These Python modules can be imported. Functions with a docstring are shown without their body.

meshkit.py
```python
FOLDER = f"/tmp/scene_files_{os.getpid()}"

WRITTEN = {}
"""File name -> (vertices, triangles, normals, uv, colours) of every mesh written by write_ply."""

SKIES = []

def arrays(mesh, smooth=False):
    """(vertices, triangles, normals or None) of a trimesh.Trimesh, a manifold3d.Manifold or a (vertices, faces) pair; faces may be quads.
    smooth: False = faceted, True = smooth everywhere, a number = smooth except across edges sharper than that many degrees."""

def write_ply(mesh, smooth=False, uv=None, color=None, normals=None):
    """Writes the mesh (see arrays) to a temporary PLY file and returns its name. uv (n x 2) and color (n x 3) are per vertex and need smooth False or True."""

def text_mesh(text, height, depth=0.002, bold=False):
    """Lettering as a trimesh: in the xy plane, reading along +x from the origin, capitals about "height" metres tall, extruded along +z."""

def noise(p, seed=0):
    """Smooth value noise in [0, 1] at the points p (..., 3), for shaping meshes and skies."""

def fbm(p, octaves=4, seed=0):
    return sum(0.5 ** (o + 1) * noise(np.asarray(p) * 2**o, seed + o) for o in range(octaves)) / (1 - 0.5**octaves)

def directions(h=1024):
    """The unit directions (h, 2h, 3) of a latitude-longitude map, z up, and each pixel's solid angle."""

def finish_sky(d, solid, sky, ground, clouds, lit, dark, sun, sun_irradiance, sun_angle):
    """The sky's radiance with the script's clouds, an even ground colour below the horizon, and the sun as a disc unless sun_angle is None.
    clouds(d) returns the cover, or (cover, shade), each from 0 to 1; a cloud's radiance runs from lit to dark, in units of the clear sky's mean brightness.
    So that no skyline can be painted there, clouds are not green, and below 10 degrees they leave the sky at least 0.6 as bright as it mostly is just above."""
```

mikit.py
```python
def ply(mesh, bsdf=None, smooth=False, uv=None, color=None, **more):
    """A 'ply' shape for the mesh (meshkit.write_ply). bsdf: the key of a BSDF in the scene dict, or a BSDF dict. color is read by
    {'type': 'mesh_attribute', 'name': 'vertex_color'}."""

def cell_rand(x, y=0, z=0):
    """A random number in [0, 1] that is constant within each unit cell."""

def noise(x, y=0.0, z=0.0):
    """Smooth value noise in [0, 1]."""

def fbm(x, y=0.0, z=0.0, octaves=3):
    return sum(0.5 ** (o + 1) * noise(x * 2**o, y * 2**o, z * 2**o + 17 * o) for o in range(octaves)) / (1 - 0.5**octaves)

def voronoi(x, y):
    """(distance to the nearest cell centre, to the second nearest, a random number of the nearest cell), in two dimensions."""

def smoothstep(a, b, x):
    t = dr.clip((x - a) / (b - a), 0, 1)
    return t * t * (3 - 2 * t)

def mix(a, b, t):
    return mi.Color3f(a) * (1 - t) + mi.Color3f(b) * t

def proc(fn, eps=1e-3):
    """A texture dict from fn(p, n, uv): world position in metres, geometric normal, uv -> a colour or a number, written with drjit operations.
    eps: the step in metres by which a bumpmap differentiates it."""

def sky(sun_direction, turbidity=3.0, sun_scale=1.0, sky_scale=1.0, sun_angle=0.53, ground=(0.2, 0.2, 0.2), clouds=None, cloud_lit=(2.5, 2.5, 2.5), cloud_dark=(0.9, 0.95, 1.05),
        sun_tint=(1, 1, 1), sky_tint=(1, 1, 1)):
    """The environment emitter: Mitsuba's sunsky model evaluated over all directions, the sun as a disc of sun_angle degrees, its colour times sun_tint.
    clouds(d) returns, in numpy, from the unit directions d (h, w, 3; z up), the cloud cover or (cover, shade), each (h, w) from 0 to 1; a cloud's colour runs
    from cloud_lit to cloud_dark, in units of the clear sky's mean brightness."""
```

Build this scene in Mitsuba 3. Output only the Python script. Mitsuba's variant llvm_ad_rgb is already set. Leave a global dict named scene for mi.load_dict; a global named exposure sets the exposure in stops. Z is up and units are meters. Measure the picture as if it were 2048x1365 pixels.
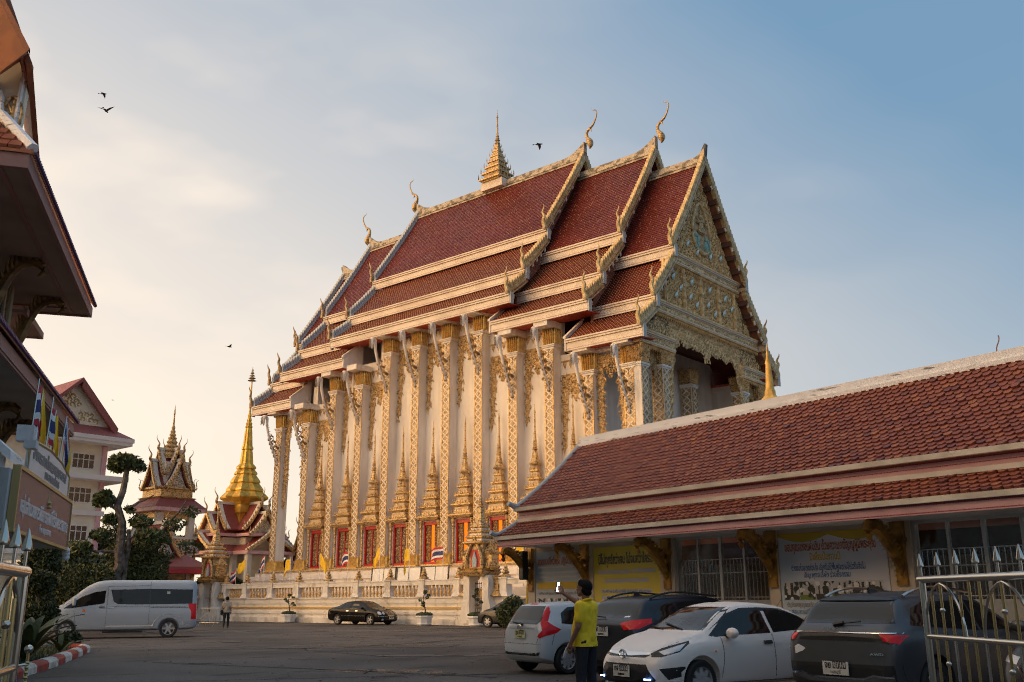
import math, glob
import numpy as np, trimesh, mitsuba as mi, drjit as dr, mikit, meshkit
import manifold3d as m3
from shapely.geometry import Polygon, MultiPolygon, Point, box as sbox
from shapely import affinity
from shapely.ops import unary_union
T = mi.ScalarTransform4f
rng = np.random.default_rng(7)
scene, labels = {}, {}
PI = math.pi

# ------------------------------------------------------------------ camera, sky, exposure
EYE = np.array([0, 0, 1.53])
YAW, PITCH, ROLL, FPX = 0.699789512, 0.263495722, -0.00501373734, 1917.86
_f = np.array([-math.sin(YAW) * math.cos(PITCH), math.cos(YAW) * math.cos(PITCH), math.sin(PITCH)])
_r = np.array([math.cos(YAW), math.sin(YAW), 0.0])
_u = np.cross(_r, _f)
_up = -_r * math.sin(ROLL) + _u * math.cos(ROLL)
scene['camera'] = {'type': 'perspective', 'fov': math.degrees(2 * math.atan(1024 / FPX)), 'fov_axis': 'x', 'near_clip': 0.05, 'far_clip': 5000.0,
                   'to_world': T().look_at(origin=EYE.tolist(), target=(EYE + _f).tolist(), up=_up.tolist())}
SUN = np.array([-0.50, -0.87, 0.24])   # a veiled evening sun beyond the left edge, low
GLOW = np.array([math.cos(math.radians(215)), math.sin(math.radians(215))])


def clouds(d):
    # high thin haze over the whole sky: warm cream low on the sunset side, cooling and deepening to blue overhead and away from it
    el = np.degrees(np.arcsin(np.clip(d[..., 2], 0, 1)))
    h = np.maximum(np.hypot(d[..., 0], d[..., 1]), 1e-6)
    toward = 0.5 + 0.5 * (d[..., 0] * GLOW[0] + d[..., 1] * GLOW[1]) / h
    n = meshkit.fbm(np.stack([d[..., 0] * 3.4, d[..., 1] * 3.4, d[..., 2] * 7.5], -1) + 3.1, 5, seed=4)
    n2 = meshkit.fbm(np.stack([d[..., 0] * 8, d[..., 1] * 8, d[..., 2] * 15], -1) + 9.7, 5, seed=11)
    wisp = np.clip((0.6 * n + 0.4 * n2 - 0.45) / 0.16, 0, 1) * np.exp(-((el - 22) / 13) ** 2)
    shade = 1.35 - 1.65 * toward + 0.25 * np.minimum(el - 15, 19) / 15 + 0.06 * (n2 - .5)
    up = np.clip((el - 19) / 16, 0, 1); shade = shade + 0.26 * up * np.clip(2.6 * toward - 1.35, 0, 1)
    over = np.clip((el - 38) / 40, 0, 1); shade = shade * (1 - .55 * over * over * (3 - 2 * over))
    shade = shade * (1 - .38 * np.exp(-el / 16) * np.clip((.28 - toward) / .28, 0, 1))
    shade = shade - 0.42 * wisp * np.clip(1.6 * toward - .4, 0, 1) * np.clip(shade + .5, 0, 1)
    return 0.88 - 0.40 * np.exp(-el / 6.0) * np.clip(toward, 0, 1) ** 3, np.clip(shade, 0, 1)


scene['sky_light'] = mikit.sky(SUN, turbidity=3.0, sun_scale=0.25, sky_scale=1.0, sun_angle=72.0, clouds=clouds,
                               cloud_lit=(2.50, 2.17, 1.90), cloud_dark=(0.38, 0.76, 1.25), sun_tint=(1.0, 0.86, 0.70), sky_tint=(1.05, 0.66, 0.26), ground=(0.12, 0.11, 0.10))
exposure = 3.7

# ------------------------------------------------------------------ helpers: naming
def key(name):
    if name not in scene and name not in labels and name not in _used:
        _used.add(name); return name
    i = _n.get(name, 0) + 1
    while f'{name}_{i:03d}' in _used or f'{name}_{i:03d}' in scene: i += 1
    _n[name] = i
    _used.add(f'{name}_{i:03d}')
    return f'{name}_{i:03d}'
_used, _n = set(), {}


def thing(name, label=None, cat=None, group=None, kind=None):
    k = key(name); d = {}
    if label: d['label'] = label
    if cat: d['category'] = cat
    if group: d['group'] = group
    if kind: d['kind'] = kind
    labels[k] = d
    return k


def solo(name, mesh, mat, label=None, cat=None, group=None, kind=None, smooth=False, **kw):
    k = thing(name, label, cat, group, kind)
    scene[k] = mikit.ply(mesh, mat, smooth, **kw)
    return k


SPLIT = set('fascia fascia_line roof wall gilded_strip strip_ground porch_beam porch_ceiling porch_floor reveal jamb post cornice cornice_line overhang_purlin overhang_soffit rail frame ridge_cap ridge_moulding band_line window bar_rail soffit_border gold_frame eave_band balcony_rail lower_arch lower_fascia upper_fascia far_eave floodlight mosaic_leaves gold_moulding gable_moulding upper_roof steep_roof skirt_roof spoke edge_row white_verge step_pieces column_bracket roof_band wiper emblem_letter'.split())
STUFF = set('verge_teeth verge_drop lattice neck_petals bracket_ornament door_ornament lace_scrolls frieze shutter_ornament cornice_scrolls hanging_petals pediment_scrolls gilded_verge hedge leaf_pad crown foliage photo_shapes photo_lights lettering plate_lettering latch_beads gable_ornament finials'.split())


def part(parent, name, mesh, mat, smooth=False, label=None, kind=None, to_world=None, **kw):
    ps = getattr(mesh, 'pieces', None)
    if name in SPLIT and ps and 1 < len(ps) < 60:
        ks = [part(parent, name, m, mat, smooth, label, kind, to_world, **kw) for m in ps if m is not None]; return ks[0]
    kind = kind or ('stuff' if name in STUFF else None)
    k = key(parent + '__' + name)
    d = mesh if isinstance(mesh, dict) else mikit.ply(mesh, mat, smooth, **kw)
    d = dict(d)
    if isinstance(mesh, dict) and mat is not None: d['bsdf'] = {'type': 'ref', 'id': mat}
    if to_world is not None: d['to_world'] = to_world
    scene[k] = d
    if label or kind:
        labels[k] = {}
        if label: labels[k]['label'] = label
        if kind: labels[k]['kind'] = kind
    return k


# ------------------------------------------------------------------ helpers: meshes
def cat(*ms):
    fl = []
    for m in ms: fl.extend(m if isinstance(m, (list, tuple)) else [m])
    fl = [m for m in fl if m is not None]
    V, F, o = [], [], 0
    for m in fl:
        V.append(np.asarray(m.vertices)); F.append(np.asarray(m.faces) + o); o += len(V[-1])
    t = trimesh.Trimesh(np.vstack(V), np.vstack(F), process=False); t.pieces = fl; return t


def tm(v, f): return trimesh.Trimesh(np.asarray(v, float), np.asarray(f), process=False)
_BF = np.array([[0, 2, 1], [0, 3, 2], [4, 5, 6], [4, 6, 7], [0, 1, 5], [0, 5, 4], [1, 2, 6], [1, 6, 5], [2, 3, 7], [2, 7, 6], [3, 0, 4], [3, 4, 7]])
def box(x0, x1, y0, y1, z0, z1):
    return tm([[x0, y0, z0], [x1, y0, z0], [x1, y1, z0], [x0, y1, z0], [x0, y0, z1], [x1, y0, z1], [x1, y1, z1], [x0, y1, z1]], _BF)
def cbox(cx, cy, cz, sx, sy, sz): return box(cx - sx / 2, cx + sx / 2, cy - sy / 2, cy + sy / 2, cz - sz / 2, cz + sz / 2)
def hexa(p8): return tm(p8, _BF)
def rbox(sx, sy, sz, r=0.02, seg=8):
    s = m3.Manifold.sphere(r, seg)
    ps = [s.translate((a * (sx / 2 - r), b * (sy / 2 - r), c * (sz / 2 - r))) for a in (-1, 1) for b in (-1, 1) for c in (-1, 1)]
    return man(m3.Manifold.batch_hull(ps))
def man(m):
    q = m.to_mesh(); return tm(q.vert_properties[:, :3], q.tri_verts)
def tomanifold(t): return m3.Manifold(m3.Mesh(np.asarray(t.vertices, np.float32), np.asarray(t.faces, np.uint32)))
def mv(m, d=(0, 0, 0), rz=0.0, s=1.0):
    v = np.asarray(m.vertices) * s
    if rz:
        c, q = math.cos(rz), math.sin(rz); v = np.stack([v[:, 0] * c - v[:, 1] * q, v[:, 0] * q + v[:, 1] * c, v[:, 2]], 1)
    return tm(v + np.asarray(d), m.faces)
def xf(m, M, t=(0, 0, 0)): # columns of M are images of x, y, z
    M = np.asarray(M, float); f = np.asarray(m.faces)
    if np.linalg.det(M) < 0: f = f[:, ::-1]
    return tm(np.asarray(m.vertices) @ M.T + np.asarray(t), f)
def prism(poly, a, b, plane='xz'):
    """polygon (list or shapely) extruded; plane xz -> along y from a to b, yz -> along x, xy -> along z"""
    if not hasattr(poly, 'geom_type'): poly = Polygon(poly)
    if not poly.is_valid: poly = poly.buffer(0)
    gs = getattr(poly, 'geoms', [poly]); out = []
    for g in gs:
        if g.is_empty or g.geom_type != 'Polygon': continue
        m = trimesh.creation.extrude_polygon(g, b - a, engine='earcut'); v = np.asarray(m.vertices); f = np.asarray(m.faces)
        z = v[:, 2] + a
        if plane == 'xy': w = np.stack([v[:, 0], v[:, 1], z], 1)
        elif plane == 'xz': w = np.stack([v[:, 0], z, v[:, 1]], 1); f = f[:, ::-1]
        else: w = np.stack([z, v[:, 0], v[:, 1]], 1)
        out.append(tm(w, f))
    return cat(out)
def lathe(prof, n=12, c=(0, 0, 0), square=False, rot=0.0, arc=2 * PI, flat=1.0, cap=True):
    p = np.asarray(prof, float); closed = arc > 6.28
    ang = rot + np.arange(n + (0 if closed else 1)) * arc / n
    if square: ang = ang + PI / 4; p = p * [math.sqrt(2), 1]
    k = len(ang)
    v = np.stack([np.outer(p[:, 0], np.cos(ang)), np.outer(p[:, 0], np.sin(ang)) * flat, np.repeat(p[:, 1:2], k, 1)], -1).reshape(-1, 3)
    f = []
    for i in range(len(p) - 1):
        for j in range(n):
            a, b = i * k + j, i * k + (j + 1) % k; f += [[a, b, b + k], [a, b + k, a + k]]
    m = tm(v + np.asarray(c), f)
    caps = []
    for i, s in ((0, -1), (len(p) - 1, 1)):
        if p[i, 0] > 1e-4 and closed and cap:
            o = len(v) + len(caps); caps.append([c[0], c[1], c[2] + p[i, 1]])
            for j in range(n):
                a, b = i * k + j, i * k + (j + 1) % k; f.append([a, b, o] if s > 0 else [b, a, o])
    if caps: m = tm(np.vstack([m.vertices, caps]), f)
    return m
def tube(P, R, n=6, cap=True, flat=None):
    P = np.asarray(P, float); R = np.broadcast_to(np.asarray(R, float), (len(P),))
    t = np.gradient(P, axis=0); t /= np.linalg.norm(t, axis=1, keepdims=True) + 1e-12
    ref = np.array([0, 0, 1.0]) if abs(t[:, 2]).mean() < 0.8 else np.array([1.0, 0.3, 0])
    if flat is not None: ref = np.asarray(flat[0], float)
    a = np.cross(t, ref); a /= np.linalg.norm(a, axis=1, keepdims=True) + 1e-12
    b = np.cross(t, a); g = np.arange(n) * 2 * PI / n
    fl = 1.0 if flat is None else flat[1]
    v = P[:, None] + R[:, None, None] * (np.cos(g)[None, :, None] * a[:, None] + fl * np.sin(g)[None, :, None] * b[:, None])
    v = v.reshape(-1, 3); i, j = np.meshgrid(np.arange(len(P) - 1), np.arange(n), indexing='ij')
    A, B = i * n + j, i * n + (j + 1) % n
    f = np.concatenate([np.stack([A, B, B + n], -1).reshape(-1, 3), np.stack([A, B + n, A + n], -1).reshape(-1, 3)])
    if cap:
        v = np.vstack([v, P[:1], P[-1:]]); o = len(v) - 2; J = np.arange(n)
        f = np.vstack([f, np.stack([(J + 1) % n, J, np.full(n, o)], 1), np.stack([J + (len(P) - 1) * n, (J + 1) % n + (len(P) - 1) * n, np.full(n, o + 1)], 1)])
    return tm(v, f[:, ::-1])
def spline(P, n):
    from scipy.interpolate import CubicSpline
    P = np.asarray(P, float); s = np.r_[0, np.cumsum(np.linalg.norm(np.diff(P, axis=0), axis=1))]
    return CubicSpline(s, P)(np.linspace(0, s[-1], n))
def lerp(a, b, t): return np.asarray(a) * (1 - t) + np.asarray(b) * t
_FONT = {}
def text(s, height, depth=0.004, thai=False, bold=True):
    """lettering in the xy plane from the origin along +x, 'height' of the tall letters"""
    from PIL import Image, ImageDraw, ImageFont
    if not thai: return meshkit.text_mesh(s, height, depth, bold)
    p = glob.glob('/opt/blender-*/*/datafiles/fonts/NotoSansThai*')[0]
    fnt = _FONT.get('t') or _FONT.setdefault('t', ImageFont.truetype(p, 72))
    x0, y0, x1, y1 = fnt.getbbox(s, anchor='ls', stroke_width=2 * bold)
    im = Image.new('L', (int(x1 - x0) + 12, int(y1 - y0) + 12))
    ImageDraw.Draw(im).text((6 - x0, 6 - y0), s, 255, fnt, anchor='ls', stroke_width=2 * bold)
    on = np.pad(np.asarray(im) > 127, ((0, 0), (1, 1))).astype(np.int8)
    r, st = np.nonzero(np.diff(on, axis=1) == 1); en = np.nonzero(np.diff(on, axis=1) == -1)[1]
    sh = unary_union([sbox(a, -b - 1, c, -b) for a, b, c in zip(st, r, en)]).buffer(0.6).buffer(-0.6).simplify(0.9)
    k = height / 44.0; sh = affinity.affine_transform(sh, [k, 0, 0, k, -6 * k, (6 - y0) * k])
    return cat([trimesh.creation.extrude_polygon(g, depth, engine='earcut') for g in getattr(sh, 'geoms', [sh])])
def place_text(m, o, u, v, width=None):
    """put lettering on a surface: origin o, u reading direction, v up; optionally fitted to a width and centred on o"""
    u, v = np.asarray(u, float), np.asarray(v, float); n = np.cross(u, v); w = np.asarray(m.vertices).copy()
    if width:
        k = width / np.ptp(w[:, 0]); w[:, 0] -= (w[:, 0].min() + w[:, 0].max()) / 2; w[:, 0] *= k
    return tm(np.asarray(o) + w[:, :1] * u + w[:, 1:2] * v + w[:, 2:] * n, m.faces)

# a low relief flame scroll (kranok), the unit of every gilded ornament: in the xz plane, y is depth, about 1 high
def _scroll(n=4, turns=1.0):
    s = np.linspace(0, 1, 9); a = PI / 2 * 0.2 + s * turns * 2 * PI * 0.8; r = 0.36 * (1 - 0.78 * s)
    P = np.stack([0.12 + r * np.cos(a) - 0.05, 0 * s, 0.38 + r * np.sin(a)], 1)
    body = tube(P, 0.085 * (1 - 0.55 * s) + 0.02, n)
    q = np.linspace(0, 1, 6); tip = np.stack([-0.15 + 0.25 * np.sin(q * 2.2), 0 * q, 0.5 + q * 0.55], 1)
    return cat(body, tube(tip, 0.10 * (1 - q) + 0.006, n))
SCROLL = _scroll()
def _leaf():
    return tm([[-.13, 0, 0], [.13, 0, 0], [.2, .0, .3], [0, 0, 1], [-.2, 0, .3], [0, -.14, .28]], [[0, 1, 5], [1, 2, 5], [2, 3, 5], [3, 4, 5], [4, 0, 5], [1, 0, 2], [2, 0, 4], [2, 4, 3]])
LEAF = _leaf()
def ornament(poly, size, step, O, U, V, N, r=None, unit=None, jitter=0.25, mirror_u=None):
    """flame scrolls spread over a polygon (u, v); surface at O + u U + v V, relief towards N"""
    r = r or rng; poly = poly if hasattr(poly, 'geom_type') else Polygon(poly)
    O, U, V, N = (np.asarray(q, float) for q in (O, U, V, N)); out = []
    x0, y0, x1, y1 = poly.bounds; row = 0; y = y0 + step * .3
    while y < y1:
        x = x0 + step * (0.3 + 0.5 * (row % 2))
        while x < x1:
            px, py = x + r.normal() * step * jitter * .4, y + r.normal() * step * jitter * .4
            if poly.contains(Point(px, py)):
                sgn = 1 if (mirror_u is None and r.random() < .5) or (mirror_u is not None and px > mirror_u) else -1
                a = r.normal() * 0.5 - 0.3; s = size * r.uniform(.75, 1.2)
                m = (unit or SCROLL); v = np.asarray(m.vertices) * s - [0, 0, .45 * s]
                ca, sa = math.cos(a), math.sin(a); uu, vv = v[:, 0] * ca - v[:, 2] * sa, v[:, 0] * sa + v[:, 2] * ca
                w = O + (px + sgn * uu)[:, None] * U + (py + vv)[:, None] * V - (v[:, 1] * .8)[:, None] * N
                out.append(tm(w, m.faces if sgn > 0 else m.faces[:, ::-1]))
            x += step
        y += step * .8; row += 1
    return cat(out) if out else None

# ------------------------------------------------------------------ materials
def mat(name, color, rough=0.6, metal=0.0, two=True, **kw):
    b = {'type': 'principled', 'base_color': color if isinstance(color, dict) else {'type': 'rgb', 'value': list(color)}, 'roughness': rough, 'metallic': metal, **kw}
    scene[name] = {'type': 'twosided', 'bsdf': b} if two else b
    return name
P_ = mikit.proc
def _mott(a, b, s, lo=.35, hi=.7): return P_(lambda p, n, uv: mikit.mix(a, b, mikit.smoothstep(lo, hi, mikit.fbm(p.x * s, p.y * s, p.z * s, 4))))
def _plaster(p, n, uv):
    big = mikit.fbm(p.x * .5, p.y * .5, p.z * .22, 3); st = mikit.noise(p.x * 4.5, p.y * 4.5, p.z * .35)
    return mikit.mix((.66, .60, .54), (.78, .73, .68), mikit.smoothstep(.3, .7, .6 * big + .4 * st))
mat('white_plaster', P_(_plaster), .8)
def _dirty(p, n, uv):
    st = mikit.fbm(p.x * 2.2, p.y * 2.2, p.z * .8, 4); lo = mikit.smoothstep(.9, .0, p.z) * .5
    return mikit.mix((.70, .66, .61), (.46, .42, .37), dr.clip(mikit.smoothstep(.50, .85, st + lo * .3), 0, 1))
mat('weathered_plaster', P_(_dirty), .85)
mat('cream_trim', _mott((.72, .62, .52), (.60, .50, .41), .8), .6)
mat('trim_line', (.30, .13, .09), .6)
def _gold(p, n, uv):
    a = mikit.noise(p.x * 13, p.y * 13, p.z * 13); b = mikit.fbm(p.x * 3, p.y * 3, p.z * 3, 3)
    return mikit.mix((.13, .075, .035), (.62, .42, .19), mikit.smoothstep(.22, .62, .7 * a + .3 * b))  # dark mottling put into the colour as the shade of carved relief
mat('gold', P_(_gold), .42, .35)
mat('gold_bright', _mott((.72, .44, .10), (.52, .29, .06), 6.0), .4, .2)
mat('pediment_gold', _mott((.78, .56, .28), (.52, .34, .15), 4.0), .5, .1)
mat('band_white', _mott((.60, .46, .30), (.44, .30, .16), 5.0), .6)
mat('pale_gold', _mott((.62, .47, .24), (.42, .29, .12), 4.0), .5, .15)
mat('dull_gold', _mott((.52, .36, .18), (.26, .16, .075), 5.0), .5, .15)
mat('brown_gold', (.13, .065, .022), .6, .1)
mat('lattice_white', (.72, .62, .50), .6)
mat('red_paint', (.42, .025, .02), .4)
mat('soffit_red', (.40, .06, .03), .6)
mat('dark_wood', (.10, .045, .03), .6)
mat('gable_wood', _mott((.34, .13, .08), (.22, .08, .05), 1.2), .65)
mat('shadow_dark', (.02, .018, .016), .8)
mat('glass_teal', (.22, .40, .36), .35)
mat('glass_mosaic', (.55, .66, .60), .2, .2)
mat('pediment_ground', _mott((.22, .14, .06), (.10, .06, .03), 3.0), .6)
def _ridge(p, n, uv): return mikit.mix((.52, .44, .34), (.20, .17, .13), mikit.smoothstep(.45, .62, mikit.fbm(p.x * 3, p.y * 3, p.z * 3, 4)))
mat('ridge_plaster', P_(_ridge), .8)
def _tile(p, n, uv):
    c = mikit.cell_rand(p.x * 4.5, p.y * 6, p.z * 6); f = mikit.fbm(p.x * .35, p.y * .35, p.z * .5, 3)
    return mikit.mix((.115, .017, .012), (.17, .032, .019), c * .7) * (.75 + .5 * f)
mat('temple_tile', P_(_tile), .38, specular=.4)
mat('tile_nose', (.46, .27, .12), .45)
mat('grey_trim', (.42, .44, .45), .6)
mat('tooth_dark', (.10, .10, .10), .7)
def _asphalt(p, n, uv):
    a = mikit.fbm(p.x * .22, p.y * .22, 0, 4); b = mikit.noise(p.x * 45, p.y * 45, 0); c = mikit.fbm(p.x * 1.6 + 5, p.y * .7, 2, 4)
    col = mikit.mix((.052, .044, .040), (.100, .085, .076), mikit.smoothstep(.3, .7, a))
    col = mikit.mix(col, (.034, .031, .030), mikit.smoothstep(.60, .74, c) * .8)
    return col * (.75 + .5 * b)
scene['asphalt'] = {'type': 'twosided', 'bsdf': {'type': 'bumpmap', 'arbitrary': P_(lambda p, n, uv: mikit.noise(p.x * 60, p.y * 60, 0) + .5 * mikit.noise(p.x * 140, p.y * 140, 3), .004), 'scale': .004,
                    'bsdf': {'type': 'principled', 'base_color': P_(_asphalt), 'roughness': .72, 'specular': .4}}}
mat('patch_dark', _mott((.035, .032, .030), (.06, .055, .05), 2.0), .7)
mat('black', (.012, .012, .013), .5)
mat('white_paint', (.74, .73, .72), .5)
mat('steel', (.62, .58, .52), .16, 1.0)
mat('dark_metal', (.08, .08, .085), .4, .6)
# ------------------------------------------------------------------ the ground
scene['ground'] = mikit.ply(tm([[-900, -900, 0], [900, -900, 0], [900, 900, 0], [-900, 900, 0]], [[0, 1, 2], [0, 2, 3]]), 'asphalt')
labels['ground'] = {'kind': 'structure', 'label': 'dark worn asphalt of the temple courtyard'}
def blob(cx, cy, rx, ry, seed, n=26):
    r = np.random.default_rng(seed); a = np.arange(n) * 2 * PI / n; k = 1 + .35 * r.standard_normal(n) * .5
    return Polygon(np.stack([cx + rx * k * np.cos(a), cy + ry * k * np.sin(a)], 1)).buffer(0)
# ------------------------------------------------------------------ the ordination hall
TEMPLE = thing('temple_hall', 'tall white and gold temple hall with steep tiered red tile roofs', 'temple')
YC = 61.0
DY = [(0.0, 5.5), (5.15, 8.2), (7.95, 10.05)]
SEC = {  # front x, rear x, heights of (top, eave) per tier
    'main': (-43.1, -63.3, [(37.75, 29.6), (28.85, 25.62), (24.85, 23.25)]),
    'front_mid': (-36.15, -45.0, [(36.0, 27.55), (26.8, 23.72), (22.95, 21.3)]),
    'front_low': (-31.9, -38.1, [(33.9, 25.48), (24.7, 21.18), (20.4, 18.72)]),
    'rear_mid': (-61.5, -70.15, [(36.0, 27.55), (26.8, 23.72), (22.95, 21.3)]),
    'rear_low': (-68.4, -74.15, [(33.9, 25.48), (24.7, 21.18), (20.4, 18.72)])}
def slope_pts(d, z, sag):
    t = np.linspace(0, 1, 7); return np.stack([lerp(d[0], d[1], t), lerp(z[0], z[1], t) - sag * np.sin(PI * t) * (1 - .3 * t)], 1)
def tiles(xa, xb, pts, side, w=.23, c=.25, seed=0, nose=1.0, ns=.1):
    """glazed tiles in courses along a slope; returns the tiles and their pale noses"""
    r = np.random.default_rng(seed); seg = np.r_[0, np.cumsum(np.hypot(*np.diff(pts, axis=0).T))]; L = seg[-1]
    nc, nw = int(L / c), int((xb - xa) / w); S = np.arange(nc + 1) * L / nc
    y = np.interp(S, seg, pts[:, 0]); z = np.interp(S, seg, pts[:, 1]); V, F, NV, NF = [], [], [], []
    for i in range(nc):
        X0 = xa + (np.arange(nw)) * (xb - xa) / nw; h = r.uniform(.03, .05, nw); a0 = .004 + 0 * h
        ww = (xb - xa) / nw - .012
        dn = np.array([z[i] - z[i + 1], y[i + 1] - y[i]]); dn /= np.hypot(*dn)   # outward normal (dy, z)
        if dn[1] < 0: dn = -dn
        def pt(X, k, off): return np.stack([X, YC + side * (y[k] + dn[0] * off), z[k] + dn[1] * off], 1)
        q = np.stack([pt(X0, i, a0), pt(X0 + ww, i, a0), pt(X0 + ww, i + 1, h), pt(X0, i + 1, h), pt(X0 + ww, i + 1, 0 * h - .01), pt(X0, i + 1, 0 * h - .01)], 1)
        o = sum(map(len, V)); V.append(q.reshape(-1, 3)); b = o + np.arange(nw)[:, None] * 6
        F.append(np.concatenate([b + [0, 3, 2], b + [0, 2, 1], b + [3, 5, 4], b + [3, 4, 2], b + [0, 5, 3], b + [1, 2, 4]]))
        on = r.random(nw) < nose
        if on.any():
            m = X0[on] + ww / 2; hh = h[on]; k = on.sum()
            e = np.array([side * dn[0], dn[1]]); t = np.array([y[i + 1] - y[i], z[i + 1] - z[i]]); t /= np.hypot(*t)
            def np_(dx, al, off): return np.stack([m + dx, YC + side * (y[i + 1] + t[0] * al) + e[0] * (hh + off), z[i + 1] + t[1] * al + e[1] * (hh + off)], 1)
            q = np.stack([np_(-ns / 2, -.01, .006), np_(0, -ns * .75, .02), np_(ns / 2, -.01, .006), np_(0, .015, -.03)], 1)
            o = sum(map(len, NV)); NV.append(q.reshape(-1, 3)); b = o + np.arange(k)[:, None] * 4
            NF.append(np.concatenate([b + [0, 3, 1], b + [1, 3, 2]]))
    return tm(np.vstack(V), np.vstack(F)), (tm(np.vstack(NV), np.vstack(NF)) if NV else None)
def slab(xa, xb, pts, side, th=.14):
    o = pts + [0, -th * 1.25]; loop = np.vstack([pts, o[::-1]]); loop[:, 0] = YC + side * loop[:, 0]
    return prism(loop, xa, xb, 'yz')
def verge(x0, x1, pts, side, h0, h1):
    loop = np.vstack([pts + [0, h1], (pts + [0, h0])[::-1]]); loop[:, 0] = YC + side * loop[:, 0]; return prism(loop, x0, x1, 'yz')
def teeth(x0, x1, pts, side, step=.36, hgt=.62):
    seg = np.r_[0, np.cumsum(np.hypot(*np.diff(pts, axis=0).T))]; out = []
    for s in np.arange(.3, seg[-1] - .15, step):
        y, z = np.interp(s, seg, pts[:, 0]), np.interp(s, seg, pts[:, 1]); y2, z2 = np.interp(s + .24, seg, pts[:, 0]), np.interp(s + .24, seg, pts[:, 1])
        p = [(y, z + .2), (y2, z2 + .2), (y2 + .02, z2 + .2 + hgt * .55), (y + .06, z + .2 + hgt), (y - .02, z + .2 + hgt * .5)]
        out.append(prism([(YC + side * a, b) for a, b in p], x0, x1, 'yz'))
    return cat(out)
NAGA = np.array([[.0, 0, -.15], [.02, 0, .15], [-.06, 0, .5], [.10, 0, .9], [-.05, 0, 1.15], [.07, 0, 1.42], [.17, 0, 1.8]])
def naga_tail(x, y, z, sx, side, s=1.0):
    P = spline(NAGA, 18) * s; P = np.stack([x - .1 + sx * P[:, 0] * .8, y + side * (.12 + P[:, 2] * .12), z + P[:, 2]], 1)
    t = np.linspace(0, 1, 18); body = tube(P, s * (.17 * (1 - t) ** .7 + .018), 7)
    k = tube(P[6:9] + [0, side * .02, 0], [.05, .13 * s, .03], 6); m = tube(P[10:13], [.03, .085 * s, .02], 6)
    hook = spline([[x, y - side * .1, z - .15], [x + sx * .05, y - side * .42, z - .45], [x + sx * .05, y - side * .15, z - .62], [x + sx * .03, y - side * .38, z - .8]], 9)
    return cat(body, k, m, tube(hook, np.linspace(.13, .05, 9) * s, 6))
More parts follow.
